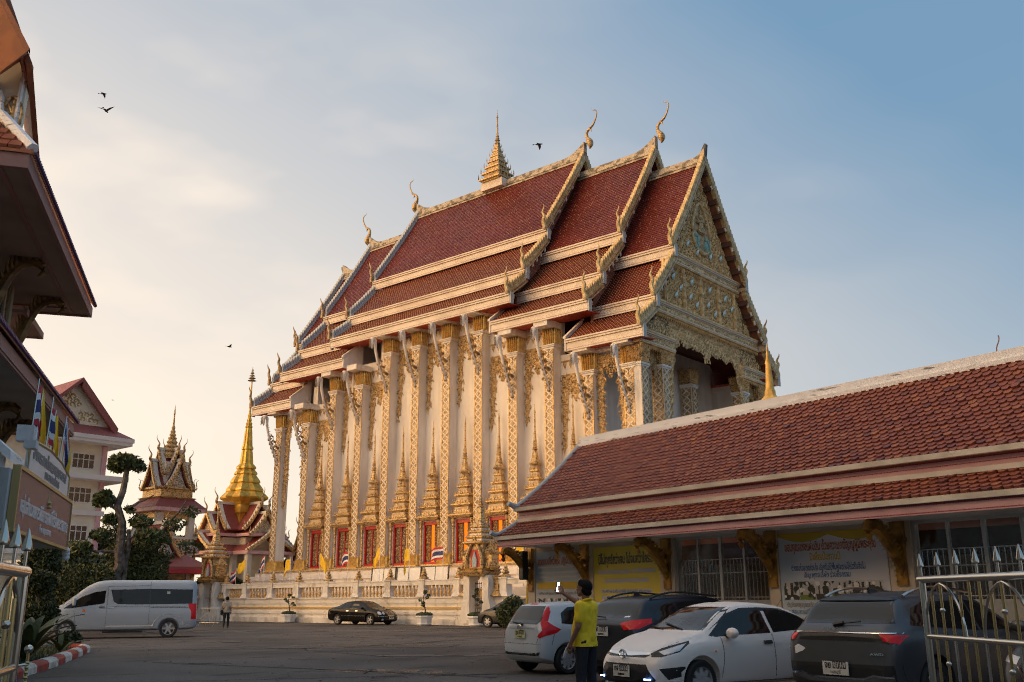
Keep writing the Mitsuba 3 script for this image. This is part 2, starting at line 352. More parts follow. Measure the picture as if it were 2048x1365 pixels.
CHOFA = np.array([[.45, 0, -.15], [.52, 0, .25], [.40, 0, .62], [.2, 0, 1.0], [.17, 0, 1.3], [.35, 0, 1.62], [.73, 0, 1.85], [1.03, 0, 2.22], [1.22, 0, 2.68], [1.26, 0, 3.0], [1.12, 0, 3.25], [.86, 0, 3.32], [.78, 0, 3.5]])
CHR = [.05, .27, .30, .17, .13, .11, .10, .085, .07, .06, .05, .04, .012]
def chofa(x, z, sx):
    P = spline(CHOFA, 40); r = np.interp(np.linspace(0, 1, 40), np.linspace(0, 1, 13), CHR)
    P = np.stack([x + sx * P[:, 0], np.full(40, YC), z + P[:, 2]], 1)
    i = 18; beak = tube([P[i], P[i] + [sx * .16, 0, -.12], P[i] + [sx * .2, 0, -.3]], [.1, .07, .02], 6)
    return cat(tube(P, r, 9), beak)
all_noses = []
for sname, (xf_, xr, tz) in SEC.items():
    front = 'front' in sname or sname == 'main'; rear = 'rear' in sname or sname == 'main'
    for ti in range(3):
        d, z = DY[ti], tz[ti]; pts = slope_pts(d, z, (.22, .08, .04)[ti])
        xa, xb = xr, xf_
        if ti < 2:  # the upper tiers die under the next roof
            if sname == 'front_mid': xa = -44.0
            if sname == 'front_low': xa = -37.2
            if sname == 'rear_mid': xb = -62.4
            if sname == 'rear_low': xb = -69.2
        RF = part(TEMPLE, 'roof', cat(slab(xa, xb, pts, -1), slab(xa, xb, pts, 1)), 'temple_tile')
        va = xa + (.34 if rear else 0); vb = xb - (.34 if front else 0)
        tl, ns = tiles(va, vb, pts, -1, seed=hash((len(sname), ti)) % 99 + int(-xr), nose=(.25, .97, .97)[ti], ns=(.075, .10, .10)[ti])
        part(RF, 'roof_tiles', tl, 'temple_tile', kind='stuff')
        if ns is not None: part(RF, 'tile_noses', ns, 'tile_nose', kind='stuff')
        ye, ze = d[1], z[1]
        for side in (-1, 1):
            Y = YC + side * ye
            def fb(y0, y1, z0, z1, x0=xa + .02, x1=xb - .02): return box(x0, x1, min(Y + side * y0, Y + side * y1), max(Y + side * y0, Y + side * y1), z0, z1)
            part(TEMPLE, 'fascia', cat(fb(-.12, .0, ze - .80, ze - .26), fb(-.1, .1, ze - .24, ze - .13), fb(-.08, .16, ze - .10, ze + .01)), 'cream_trim')
            part(TEMPLE, 'fascia_line', cat(fb(-.1, .02, ze - .26, ze - .24), fb(-.1, .05, ze - .13, ze - .10), fb(-.1, .006, ze - .70, ze - .67)), 'trim_line')
        for sx, xe, vis in ((1, xb, front), (-1, xa, rear)):
            if not vis: continue
            for side in (-1, 1):
                m, tmat = ('pale_gold', 'pale_gold') if sx > 0 else ('grey_trim', 'grey_trim')
                x0, x1 = (xe - .34, xe) if sx > 0 else (xe, xe + .34)
                VB = part(TEMPLE, 'verge_board', verge(x0, x1, pts, side, -.30, .24), m)
                part(VB, 'verge_teeth', teeth(x0 + .03, x1 - .03, pts, side), tmat)
                Y = YC + side * ye
                part(VB, 'naga_finial', naga_tail(xe - sx * .05, Y, ze + .12, sx, side), 'pale_gold' if sx > 0 else 'dull_gold', 30)
                part(VB, 'end_plate', cat(box(min(xe, xe + sx * .10), max(xe, xe + sx * .10), min(Y, Y - side * .35), max(Y, Y - side * .35), ze - .85, ze + .02)), 'grey_trim')
                if ti == 1 or ti == 0:  # little white drops under the verge
                    sgm = pts[1:-1]; part(VB, 'verge_drop', cat([tube([[xe - sx * .15, YC + side * (a - .05), b - .3], [xe - sx * .1, YC + side * (a - .02), b - .62], [xe - sx * .02, YC + side * a, b - .5]], [.09, .07, .02], 5) for a, b in sgm]), 'white_plaster')
    # ridge, rising towards the visible ends
    zt = tz[0][0]; ra = np.linspace(xr if rear else xr + 1, xf_ if front else xf_ - 1, 30); up = np.zeros(30)
    if front: up = np.maximum(up, (.60 if sname == 'front_low' else .95) * np.clip(1 - (xf_ - ra) / (1.1 if sname == 'front_low' else 2.2), 0, 1) ** 2)
    if rear: up = np.maximum(up, .95 * np.clip(1 - (ra - xr) / 2.2, 0, 1) ** 2)
    loop = np.vstack([np.stack([ra, zt + .38 + up], 1), np.stack([ra, zt - .35 + 0 * up], 1)[::-1]])
    part(TEMPLE, 'ridge', prism(loop, YC - .22, YC + .22, 'xz'), 'ridge_plaster')
    part(TEMPLE, 'ridge_moulding', cat(box(ra[0] + .3, ra[-1] - .3, YC - .30, YC + .30, zt - .16, zt - .05), box(ra[0] + .3, ra[-1] - .3, YC - .36, YC + .36, zt - .42, zt - .30)), 'ridge_plaster')
    if sname in ('main', 'front_mid'): part(TEMPLE, 'roof_horn', chofa(xf_, zt + .75, 1), 'gold', 40)
    if sname in ('main', 'rear_mid'): part(TEMPLE, 'roof_horn', chofa(xr, zt + .75, -1), 'gold', 40)
    if sname == 'front_low': part(TEMPLE, 'broken_roof_horn', prism([(xf_ - .5, zt + .4), (xf_ + .02, zt + .3), (xf_ + .16, zt + 1.28), (xf_ + .02, zt + 1.35)], YC - .16, YC + .16, 'xz'), 'tooth_dark')
    if sname == 'rear_low': part(TEMPLE, 'broken_roof_horn', prism([(xr + .5, zt + .4), (xr - .02, zt + .3), (xr - .3, zt + 1.15), (xr - .05, zt + 1.2)], YC - .16, YC + .16, 'xz'), 'tooth_dark')
    # the gable wall under each end
    gw = [(0, tz[0][0] - .35), (DY[0][1] - .35, tz[0][1] - .3), (DY[0][1] - .35, tz[1][0] - .3), (DY[1][1] - .35, tz[1][1] - .3), (DY[1][1] - .35, tz[2][0] - .3), (DY[2][1] - 1.8, tz[2][0] - 1.3), (DY[2][1] - 1.8, 17.9)]
    gp = [(YC + a, b) for a, b in gw] + [(YC - a, b) for a, b in gw[::-1]][:-1]
    if sname in ('main', 'front_mid'): part(TEMPLE, 'gable_wall', prism(gp, xf_ - 1.05, xf_ - .85, 'yz'), 'gable_wood')
    if sname in ('main', 'rear_mid', 'rear_low'): part(TEMPLE, 'gable_wall', prism(gp, xr + .85, xr + 1.05, 'yz'), 'white_plaster')
    # white end plates of the lowest tier, and soffits
    ze, z2 = tz[2][1], tz[2][0]
    soff = (xr + .3, xf_ - .3)
    part(TEMPLE, 'soffit', prism([(YC - 9.95, ze - .80), (YC - 9.95, ze - .74), (YC - 7.9, ze - .50), (YC - 7.9, ze - .56)], *soff, 'yz'), 'soffit_red')
    part(TEMPLE, 'soffit', prism([(YC + 9.95, ze - .80), (YC + 9.95, ze - .74), (YC + 7.9, ze - .50), (YC + 7.9, ze - .56)], *soff, 'yz'), 'soffit_red')
    for nm, x in (('front_mid', -45.0), ('front_low', -38.1), ('rear_mid', -61.5), ('rear_low', -68.4)):
        if nm == sname:
            tri = [(YC - 10.12, ze - .82), (YC - 10.12, ze + .12), (YC - 7.95, z2 + .16), (YC - 7.95, ze - .82)]
            part(TEMPLE, 'end_gable', prism(tri, x - .06, x + .06, 'yz'), 'white_plaster')
            part(TEMPLE, 'end_coping', prism([(YC - 10.2, ze + .05), (YC - 10.2, ze + .2), (YC - 7.95, z2 + .3), (YC - 7.95, z2 + .14)], x - .11, x + .11, 'yz'), 'cream_trim')

# ------------------------------------------------------------------ walls, pilasters, windows
XS = [-71.3, -67.4] + [-63.9 + 3.36 * k for k in range(9)] + [-33.75]
CAPT = [17.7, 17.7, 20.1, 20.1, 22.35, 22.35, 22.35, 22.35, 20.1, 20.1, 17.7, 17.7]
YW, YP = 52.85, 52.0
WIN = [(XS[i] + XS[i + 1]) / 2 for i in range(1, 10)]
wall = sbox(-67.6, 4.0, -37.0, 21.0); wall = wall.difference(unary_union([sbox(x - .98, 4.3, x + .98, 7.3) for x in WIN]))
wall = wall.difference(unary_union([sbox(-69, 18.3, -64, 30), sbox(-40, 18.3, -36, 30)])).union(sbox(-58.9, 20.5, -45.6, 22.9))
part(TEMPLE, 'wall', cat(prism(wall, YW, YW + .6, 'xz'), box(-67.6, -37.0, 69.1, 69.6, 4, 21), box(-67.7, -67.1, YW, 69.1, 4, 20), box(-37.5, -36.9, YW + .6, 69.1, 4, 20)), 'white_plaster')
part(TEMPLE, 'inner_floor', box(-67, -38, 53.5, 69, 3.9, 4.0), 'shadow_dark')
# terrace mouldings under the wall
BASE = thing('temple_terrace', 'stepped white plaster terrace that the temple hall stands on', 'terrace')
for y0, z0, z1 in ((51.35, 3.55, 3.98), (50.9, 3.2, 3.55), (51.1, 2.75, 3.2), (50.2, 2.35, 2.75), (49.6, 0.0, 2.35)):
    part(BASE, 'step_course', box(-72.5 - (51.5 - y0), -32.2 + (51.5 - y0), y0, 70.6 + (51.5 - y0), z0, z1), 'white_plaster')
part(BASE, 'gold_moulding', cat(box(-72.6, -32.1, 51.24, 51.36, 3.84, 3.96), box(-32.15, -32.05, 51.4, 70.6, 3.84, 3.96)), 'dull_gold')

def lattice(x, y, z0, z1, w, axis='y', s=1):
    """diagonal white lattice between gilded edges; surface at y (or x), facing s"""
    out = []; h = w * .82; n = int((z1 - z0) / h); h = (z1 - z0) / n; t = .042
    for i in range(n):
        for a, b in ((-1, 1), (1, -1)):
            p, q = np.array([a * w / 2, z0 + i * h]), np.array([b * w / 2, z0 + (i + 1) * h]); d = (q - p) / np.hypot(*(q - p)); m = np.array([-d[1], d[0]]) * t
            L = [p - m, q - m, q + m, p + m]
            f = .02 if a < 0 else .026
            v = [[x + c[0], y, c[1]] for c in L] + [[x + c[0], y - f, c[1]] for c in L]
            out.append(tm(v, _BF[:, ::-1]))
        c = z0 + (i + .5) * h; out.append(tm([[x - .07, y - .02, c], [x, y - .02, c - .09], [x + .07, y - .02, c], [x, y - .02, c + .09], [x, y - .06, c]], [[0, 1, 4], [1, 2, 4], [2, 3, 4], [3, 0, 4]]))
    m = cat(out)
    if axis == 'x':
        v = np.asarray(m.vertices); m = tm(np.stack([y - s * (v[:, 1] - y), x + s * (v[:, 0] - x), v[:, 2]], 1), m.faces)
    return m
def lotus(x, y, z0, z1, hw0, hw1, hd0=None, hd1=None, n=7, core=True):
    """a square flaring lotus capital of upright petals"""
    hd0 = hd0 or hw0; hd1 = hd1 or hw1; out = [hexa([[x - hw0, y - hd0, z0], [x + hw0, y - hd0, z0], [x + hw0, y + hd0, z0], [x - hw0, y + hd0, z0], [x - hw1, y - hd1, z1], [x + hw1, y - hd1, z1], [x + hw1, y + hd1, z1], [x - hw1, y + hd1, z1]])] if core else []
    for k in range(n):
        t = (k + .5) / n * 2 - 1; dw = (.9 if core else .70) / n
        for (ax, sg) in (('y', -1), ('x', 1), ('x', -1)):
            def P(u, z, o):
                f = (z - z0) / (z1 - z0); w = lerp(hw0, hw1, f); dd = lerp(hd0, hd1, f)
                return [x + u * w, y + sg * (dd + o), z] if ax == 'y' else [x + sg * (w + o), y + u * dd, z]
            L = z1 - z0
            v = [P(t - dw, z0 + .05 * L, .0), P(t + dw, z0 + .05 * L, .0), P(t + dw, z0 + .8 * L, .0), P(t, z1 + .12 * L, .10), P(t - dw, z0 + .8 * L, .0), P(t, z0 + .08 * L, .09), P(t, z0 + .8 * L, .10)]
            f = [[0, 1, 5], [1, 2, 6], [1, 6, 5], [2, 3, 6], [3, 4, 6], [4, 0, 5], [4, 5, 6]]
            out.append(tm(v, f if (ax == 'y') == (sg < 0) else [q[::-1] for q in f]))
    return cat(out)
def naga_bracket(x, zt, y0=YP, sgn=-1):
    """slender naga eave bracket: body, ornament"""
    C = np.array([[.02, -4.55], [-.25, -3.8], [-.55, -3.2], [-.95, -2.35], [-1.25, -1.4], [-1.38, -.6], [-1.46, -.2], [-1.66, -.18], [-1.76, -.55], [-1.74, -1.0]])
    P = spline(np.stack([np.full(10, x), y0 - sgn * C[:, 0] * -1 * -1, zt + C[:, 1]], 1), 30) if False else spline(np.stack([np.full(10, x), y0 + C[:, 0], zt + C[:, 1]], 1), 30)
    t = np.linspace(0, 1, 30); r = np.interp(t, [0, .15, .5, .78, .86, .93, 1], [.03, .10, .10, .13, .20, .15, .03])
    body = tube(P, r, 7); o = []
    for k in range(2, 21):  # flame crest along the inside
        p = P[k]; s = (.55 - .016 * k) * (1 + .3 * (k % 2)); dirv = np.array([0, .75, .55]) if k < 16 else np.array([0, .9, .2])
        L = np.asarray(LEAF.vertices) * [s * .55, s * .5, s]; dz = dirv / np.linalg.norm(dirv); ax = np.array([1.0, 0, 0]); ay = np.cross(dz, ax)
        o.append(tm(p + L[:, :1] * ay + L[:, 1:2] * ax + L[:, 2:] * dz, LEAF.faces)); o.append(tm(p + L[:, :1] * ay - L[:, 1:2] * ax + L[:, 2:] * dz, LEAF.faces[:, ::-1]))
    for k in range(1, 14, 2):
        p = P[k]; o.append(tube([p, p + [0, -.16, -.02], p + [0, -.2, .16]], [.07, .06, .01], 5))
    for k, s in ((9, .9), (12, .8), (15, .6)):
        v = np.asarray(SCROLL.vertices) * s; o.append(tm(P[k] + np.stack([v[:, 1] * 2.2, .25 + v[:, 0], v[:, 2] - .35], 1), SCROLL.faces))
    for k in range(5): o.append(tube([P[26] + [0, -.12, -.14 * k + .15], P[26] + [0, -.30, -.14 * k - .05]], [.07, .015], 4))
    return body, cat(o)
def drop_poly(w, h, top):  # half of a hanging lace arch, u from the pilaster inwards, v down from 0
    return Polygon([(0, 0), (w, 0), (w, -top), (w * .72, -top * 1.25), (w * .5, -top * 1.15), (.62, -top * 1.9), (.5, -h * .55), (.42, -h * .78), (.16, -h), (.0, -h * .9)])
for i, (x, ct) in enumerate(zip(XS, CAPT)):
    P = part(TEMPLE, 'pilaster', box(x - .40, x + .40, YP, YW + (.01 if 0 < i < 11 else .12), 4.0, ct - 1.3), 'white_plaster')
    zb = 4.85
    part(P, 'gilded_strip', cat(box(x - .395, x - .30, YP - .045, YP, zb, ct - 1.45), box(x + .30, x + .395, YP - .045, YP, zb, ct - 1.45)), 'gold')
    part(P, 'strip_ground', box(x - .30, x + .30, YP - .008, YP, zb, ct - 1.45), 'dull_gold')
    part(P, 'lattice', lattice(x, YP - .008, zb, ct - 1.45, .60), 'lattice_white')
    part(P, 'lotus_base', cat(lotus(x, YP + .4, 4.0, 4.85, .62, .48, .58, .46), box(x - .66, x + .66, YP - .24, YW, 4.0, 4.1)), 'gold_bright')
    part(P, 'capital_core', hexa([[x - .43, YP - .01, ct - 1.15], [x + .43, YP - .01, ct - 1.15], [x + .43, YP + .8, ct - 1.15], [x - .43, YP + .8, ct - 1.15], [x - .49, YP - .07, ct], [x + .49, YP - .07, ct], [x + .49, YP + .8, ct], [x - .49, YP + .8, ct]]), 'brown_gold'); part(P, 'capital', lotus(x, YP + .4, ct - 1.15, ct, .45, .51, .43, .49, 5, False), 'gold_bright')  # core coloured dark to paint the shade in the grooves between petals
    part(P, 'neck_moulding', cat(box(x - .54, x + .54, YP - .1, YW, ct - 1.3, ct - 1.15), box(x - .6, x + .6, YP - .16, YW, ct - 1.2, ct - 1.12), box(x - .5, x + .5, YP - .07, YW, ct - 1.46, ct - 1.36)), 'white_plaster')
    part(P, 'neck_petals', cat([tm(np.asarray(LEAF.vertices) * [.24, .4, -.55] + [x + u, YP - .03, ct - 1.45], LEAF.faces[:, ::-1]) for u in (-.33, 0, .33)]), 'gold')
    part(P, 'abacus', box(x - .62, x + .62, YP - .95, YW, ct + .06, ct + .5), 'white_plaster')
    b, o = naga_bracket(x, ct - .1)
    B = part(TEMPLE, 'eave_bracket', b, 'white_plaster', 40); part(B, 'bracket_ornament', o, 'dull_gold')
# lattice on the end faces of the corner columns, free-standing columns of both porches
def column(x, y, ct, faces=('y', 'x'), hw=.45):
    C = part(TEMPLE, 'porch_column', box(x - hw, x + hw, y - hw, y + hw, 4.0, ct - 1.3), 'white_plaster'); g, l, gr = [], [], []
    for f in faces:
        if f == 'y': g += [box(x + a - .045, x + a + .045, y - hw - .04, y - hw, 4.85, ct - 1.4) for a in (-.36, .36)]; l.append(lattice(x, y - hw - .008, 4.85, ct - 1.4, .62)); gr.append(box(x - .32, x + .32, y - hw - .008, y - hw, 4.85, ct - 1.4))
        else: g += [box(x + hw, x + hw + .04, y + a - .045, y + a + .045, 4.85, ct - 1.4) for a in (-.36, .36)]; l.append(lattice(y, x + hw + .008, 4.85, ct - 1.4, .62, 'x', 1)); gr.append(box(x + hw, x + hw + .008, y - .32, y + .32, 4.85, ct - 1.4))
    part(C, 'gilded_strip', cat(g), 'gold'); part(C, 'lattice', cat(l), 'lattice_white'); part(C, 'strip_ground', cat(gr), 'dull_gold')
    part(C, 'lotus_base', lotus(x, y, 4.0, 4.85, .62, .48), 'gold'); part(C, 'capital', lotus(x, y, ct - 1.15, ct, .44, .60), 'gold')
    part(C, 'neck_moulding', cat(cbox(x, y, ct - 1.22, 1.1, 1.1, .14), cbox(x, y, ct - 1.36, 1.0, 1.0, .1)), 'white_plaster')
XF = -32.75
column(XF - .5, 52.45, 17.7, ('x',)); column(XF - .5, 69.55, 17.7, ('x',))
for y in (55.2, 66.8): column(XF - .5, y, 18.0)
for y in (57.8, 64.2): column(-36.2, y, 18.6)
for y in (69.6,): column(-71.3, y, 17.7, ('y',)); column(-67.4, y, 17.7, ('y',))
part(TEMPLE, 'porch_side_wall', box(-37.4, -34.6, 69.3, 69.6, 4, 17.8), 'white_plaster'); part(TEMPLE, 'porch_beam', cat(box(-37.6, XF - .1, 52.02, 52.8, 17.75, 18.3), box(-71.8, -67, 52.02, 52.8, 17.75, 18.3), box(-72.0, -71.2, 52.1, 69.9, 17.75, 18.3), box(-37.6, XF - .2, 69.2, 69.9, 17.75, 18.3)), 'white_plaster')
part(TEMPLE, 'porch_ceiling', cat(box(-37.4, XF - .3, 52.9, 69.1, 20.2, 20.3), box(-72, -67.2, 52.9, 69.1, 18.3, 18.4)), 'dark_wood')
part(TEMPLE, 'porch_floor', cat(box(-37, -32.2, 52, 70, 3.9, 4.02), box(-72.4, -67.5, 52, 70, 3.9, 4.02)), 'white_plaster')
dr_ = part(TEMPLE, 'porch_door', cat(box(-36.86, -36.8, 59.4, 62.6, 4.02, 11.5)), 'red_paint')
part(dr_, 'door_ornament', ornament([(59.5, 4.2), (62.5, 4.2), (62.5, 11.4), (59.5, 11.4)], .5, .5, [-36.78, 0, 0], [0, 1, 0], [0, 0, 1], [1, 0, 0]), 'dull_gold')
# hanging gilded lace of the bays
for i in range(1, 10):
    x0, x1 = XS[i] + .47, XS[i + 1] - .47; zt = min(CAPT[i], CAPT[i + 1]) - .95; w = (x1 - x0) / 2
    pl = unary_union([affinity.translate(drop_poly(w, 5.9, 1.0), x0, zt), affinity.translate(affinity.scale(drop_poly(w, 5.9, 1.0), -1, 1, origin=(0, 0)), x1, zt),
                      Polygon([(x0 + w - .45, zt - .8), (x0 + w + .45, zt - .8), (x0 + w + .2, zt - 1.6), (x0 + w, zt - 2.1), (x0 + w - .2, zt - 1.6)])])
    H = part(TEMPLE, 'hanging_lace', prism(pl.buffer(-.05), YW - .05, YW, 'xz'), 'dull_gold')
    part(H, 'lace_scrolls', ornament(pl, .62, .33, [0, YW - .05, 0], [1, 0, 0], [0, 0, 1], [0, -1, 0]), 'gold')
    z1 = min(CAPT[i], CAPT[i + 1]) + .3
    part(TEMPLE, 'frieze', cat([tm(np.asarray(LEAF.vertices) * [.9, .5, -.55] + [x, YW - .01, z1 - .25], LEAF.faces[:, ::-1]) for x in np.arange(x0 + .3, x1, .52)] + [box(x0, x1, YW - .06, YW, z1 - .28, z1 - .16), box(x0, x1, YW - .05, YW, zt - .02, zt + .08)]), 'dull_gold')
for x0, x1 in ((XS[10] + .47, XS[11] - .47), (XS[0] + .47, XS[1] - .47)):
    w = (x1 - x0) / 2; zt = 17.7
    pl = unary_union([affinity.translate(drop_poly(w, 8.8, .95), x0, zt), affinity.translate(affinity.scale(drop_poly(w, 8.8, .95), -1, 1, origin=(0, 0)), x1, zt)])
    pl = pl.union(Polygon([(x0 + w - .5, zt - .7), (x0 + w, zt - .1), (x0 + w + .5, zt - .7), (x0 + w, zt - 2.1)])).difference(Polygon([(x0 + w - .2, zt - .95), (x0 + w, zt - .6), (x0 + w + .2, zt - .95), (x0 + w, zt - 1.4)]))
    H = part(TEMPLE, 'hanging_lace', prism(pl.buffer(-.09), 52.38, 52.44, 'xz'), 'dull_gold')
    part(H, 'lace_scrolls', cat(ornament(pl, .6, .34, [0, 52.38, 0], [1, 0, 0], [0, 0, 1], [0, -1, 0]), ornament(pl, .6, .34, [0, 52.44, 0], [1, 0, 0], [0, 0, 1], [0, 1, 0])), 'gold')
# window crowns: stacked tiers tapering to a needle
def crown():
    g, w = [], []; z = 0
    tiers = [(1.22, .60), (.98, .54), (.74, .48), (.56, .42), (.40, .36)]
    for k, (hw, h) in enumerate(tiers):
        d = hw * .42
        w.append(lathe([(hw * .56, z + h), (hw * .56, z + h + .20)], 4, square=True, flat=.5))
        for a, b, za, zb in ((.62, .78, 0, .12), (.78, .98, .12, .34), (1.0, 1.0, .34, .5), (.84, .80, .5, .62), (.66, .58, .62, 1)): g.append(lathe([(hw * a, z + za * h), (hw * b, z + zb * h)], 4, square=True, flat=.5))
        n = max(3, int(9 - k * 1.3))
        for j in range(n):
            u = (j + .5) / n * 2 - 1; s = .34 + .12 * (1 - abs(u)); g.append(tm(np.asarray(LEAF.vertices) * [s * .7, s * .6, s] + [u * hw * .95, -hw * .5, z + .48 * h], LEAF.faces))
        for sg in (-1, 1): g.append(tm(np.asarray(LEAF.vertices)[:, [1, 0, 2]] * [sg * .2, .2, .26] + [sg * hw * .95, -.15, z + .4 * h], LEAF.faces if sg < 0 else LEAF.faces[:, ::-1]))
        z += h + .18
    g.append(lathe([(.40, z), (.46, z + .1), (.30, z + .3), (.20, z + .8), (.15, z + 1.05), (.24, z + 1.1), (.12, z + 1.2), (.19, z + 1.28), (.11, z + 1.4), (.17, z + 1.48), (.10, z + 1.62), (.15, z + 1.70), (.085, z + 1.9), (.10, z + 2.2), (.06, z + 2.4), (.055, z + 3.7), (.075, z + 3.78), (.035, z + 3.9), (.005, z + 4.45)], 8))
    return cat(g), cat(w)
YF = 52.3
def unary_frame(x): return prism(sbox(x - .82, 4.12, x + .82, 7.3).difference(sbox(x - .68, 4.28, x + .68, 7.02)), YF + .06, YF + .3, 'xz')
CG, CW = crown(); CGd, CWd = mikit.ply(CG, 'gold'), mikit.ply(CW, 'band_white')
mat('glow_orange', (.9, .3, .05), .3)
lit = {4, 5, 6}
glow = {'type': 'area', 'radiance': {'type': 'rgb', 'value': [.11, .021, .001]}}
shut = cat(box(-.46, .46, 0, .06, 0, 2.85))
panel_orn = ornament([(-.36, .12), (.36, .12), (.36, 2.75), (-.36, 2.75)], .34, .26, [0, 0, 0], [1, 0, 0], [0, 0, 1], [0, -1, 0])
for k, x in enumerate(WIN):
    W = part(TEMPLE, 'window', unary_frame(x), 'red_paint')
    part(W, 'jamb', cat(box(x - 1.02, x - .80, YF - .02, YW + .02, 4.1, 7.34), box(x + .80, x + 1.02, YF - .02, YW + .02, 4.1, 7.34), box(x - .80, x + .80, YF + .02, YW + .02, 7.28, 7.34)), 'white_plaster')
    M = T().translate([x, YF + .12, 7.34])
    part(W, 'spired_crown', CGd, None, to_world=M); part(W, 'crown_bands', CWd, None, to_world=M)
    for s in (-1, 1): part(W, 'colonnette', lathe([(.13, 4.1), (.16, 4.3), (.09, 4.4), (.09, 6.7), (.14, 6.85), (.10, 6.95), (.16, 7.15), (.18, 7.34)], 8, c=(x + s * .94, YF - .10, 0)), 'gold')
    part(W, 'sill', box(x - 1.12, x + 1.12, YF - .2, YW, 4.0, 4.12), 'gold')
    if k in lit:
        rm = part(W, 'lit_room', box(x - .95, x + .40, YF + .62, YF + .66, 4.2, 7.2), 'glow_orange', label='added glowing panel behind the shutters that turns the gap orange'); scene[rm]['emitter'] = glow  # emissive panel added to make the gap gleam orange
        for sg, a, wd in ((-1, 5, .50), (1, 7, .52)):
            Mx = T().translate([x + sg * .68, YF + .20, 4.28]).rotate([0, 0, 1], -sg * a).translate([-sg * wd / 2, 0, 0]).scale([wd / .92, 1, .97])
            s = part(W, 'shutter', shut, 'dark_wood', to_world=Mx); part(W, 'shutter_ornament', panel_orn, 'gold_bright' if sg < 0 else 'dull_gold', to_world=Mx)  # left leaf ornament takes a brighter gold, its sunlight put into the colour
    else:
        for sg in (-1, 1):
            s = part(W, 'shutter', mv(box(-.345, .345, 0, .06, 0, 2.76), (x + sg * .35, YF + .22, 4.28)), 'dark_wood'); part(W, 'shutter_ornament', mv(panel_orn, (x + sg * .35, YF + .22, 4.28)), 'dull_gold')
        part(W, 'meeting_rail', box(x - .04, x + .04, YF + .14, YF + .22, 4.28, 7.02), 'red_paint')

# ------------------------------------------------------------------ the front gable: pediment, cornices, arch
PD = part(TEMPLE, 'pediment', prism([(61, 33.4), (56.1, 25.6), (56.1, 24.8), (53.3, 21.3), (53.3, 20.5), (51.9, 18.8), (51.9, 17.9), (55.8, 17.9), (55.8, 20.3), (66.2, 20.3), (66.2, 17.9), (70.1, 17.9), (70.1, 18.8), (68.7, 20.5), (68.7, 21.3), (65.9, 24.8), (65.9, 25.6)], XF - .4, XF, 'yz'), 'pediment_ground')
OX = [XF, 0, 0]; UU, VV, NN = [0, 1, 0], [0, 0, 1], [1, 0, 0]
tri = Polygon([(61, 33.0), (56.4, 25.6), (65.6, 25.6)])
mand = Polygon(np.stack([61 + 1.25 * np.sin(np.linspace(0, 2 * PI, 30)) * (1 - .35 * np.cos(np.linspace(0, 2 * PI, 30))), 28.5 + 2.0 * np.cos(np.linspace(0, 2 * PI, 30))], 1))
part(PD, 'scroll_relief', cat(ornament(tri.difference(mand.buffer(.05)), .62, .29, OX, UU, VV, NN, mirror_u=61)), 'pediment_gold', kind='stuff')
part(PD, 'scroll_relief', ornament(tri.difference(mand.buffer(.25)), .7, .45, [XF + .05, 0, 0], UU, VV, NN, mirror_u=61), 'pediment_gold', kind='stuff')
part(PD, 'medallion_frame', tube([[XF + .08, a, b] for a, b in mand.exterior.coords], .13, 6, cap=False), 'pediment_gold', 40)
part(PD, 'medallion_ground', prism(mand.buffer(-.1), XF, XF + .04, 'yz'), 'dull_gold')
def lump(y, z, ry, rz, rx=.2, x=XF + .05): m = trimesh.creation.icosphere(2, 1.0); return tm(np.asarray(m.vertices) * [rx, ry, rz] + [x, y, z], m.faces)
part(PD, 'medallion_figure', cat(lump(61, 28.7, .34, .55), lump(61, 29.45, .2, .24), lump(61, 28.2, .6, .22), tube([[XF + .1, 61, 29.6], [XF + .1, 61, 30.2]], [.14, .01], 6), *[tube([[XF + .12, 61 + s * .3, 28.95], [XF + .2, 61 + s * .62, 28.8], [XF + .22, 61 + s * .7, 29.3]], [.1, .08, .05], 6) for s in (-1, 1)]), 'gold', 40)
part(PD, 'medallion_animals', cat(*[c for s in (-.75, .75) for c in (lump(61 + s, 27.25, .34, .42), lump(61 + s * 1.05, 27.75, .2, .22), tube([[XF + .2, 61 + s, 27.7], [XF + .3, 61 + s * 1.1, 27.3], [XF + .25, 61 + s * 1.2, 26.95]], [.09, .07, .04], 6), lump(61 + s * .85, 26.9, .1, .3), lump(61 + s * 1.2, 26.9, .1, .3))]), 'glass_teal', 40)
mid = Polygon([(56.2, 24.4), (53.9, 21.35), (68.1, 21.35), (65.8, 24.4)])
posts = [55.3, 57.9, 60.4, 63.0, 65.5, 67.0]
midp = mid.difference(unary_union([sbox(p - .22, 21, p + .22, 24.6) for p in posts]))
part(PD, 'scroll_relief', ornament(midp, .55, .26, OX, UU, VV, NN), 'pediment_gold', kind='stuff')
part(PD, 'scroll_relief', ornament(midp, .62, .42, [XF + .05, 0, 0], UU, VV, NN), 'pediment_gold', kind='stuff')
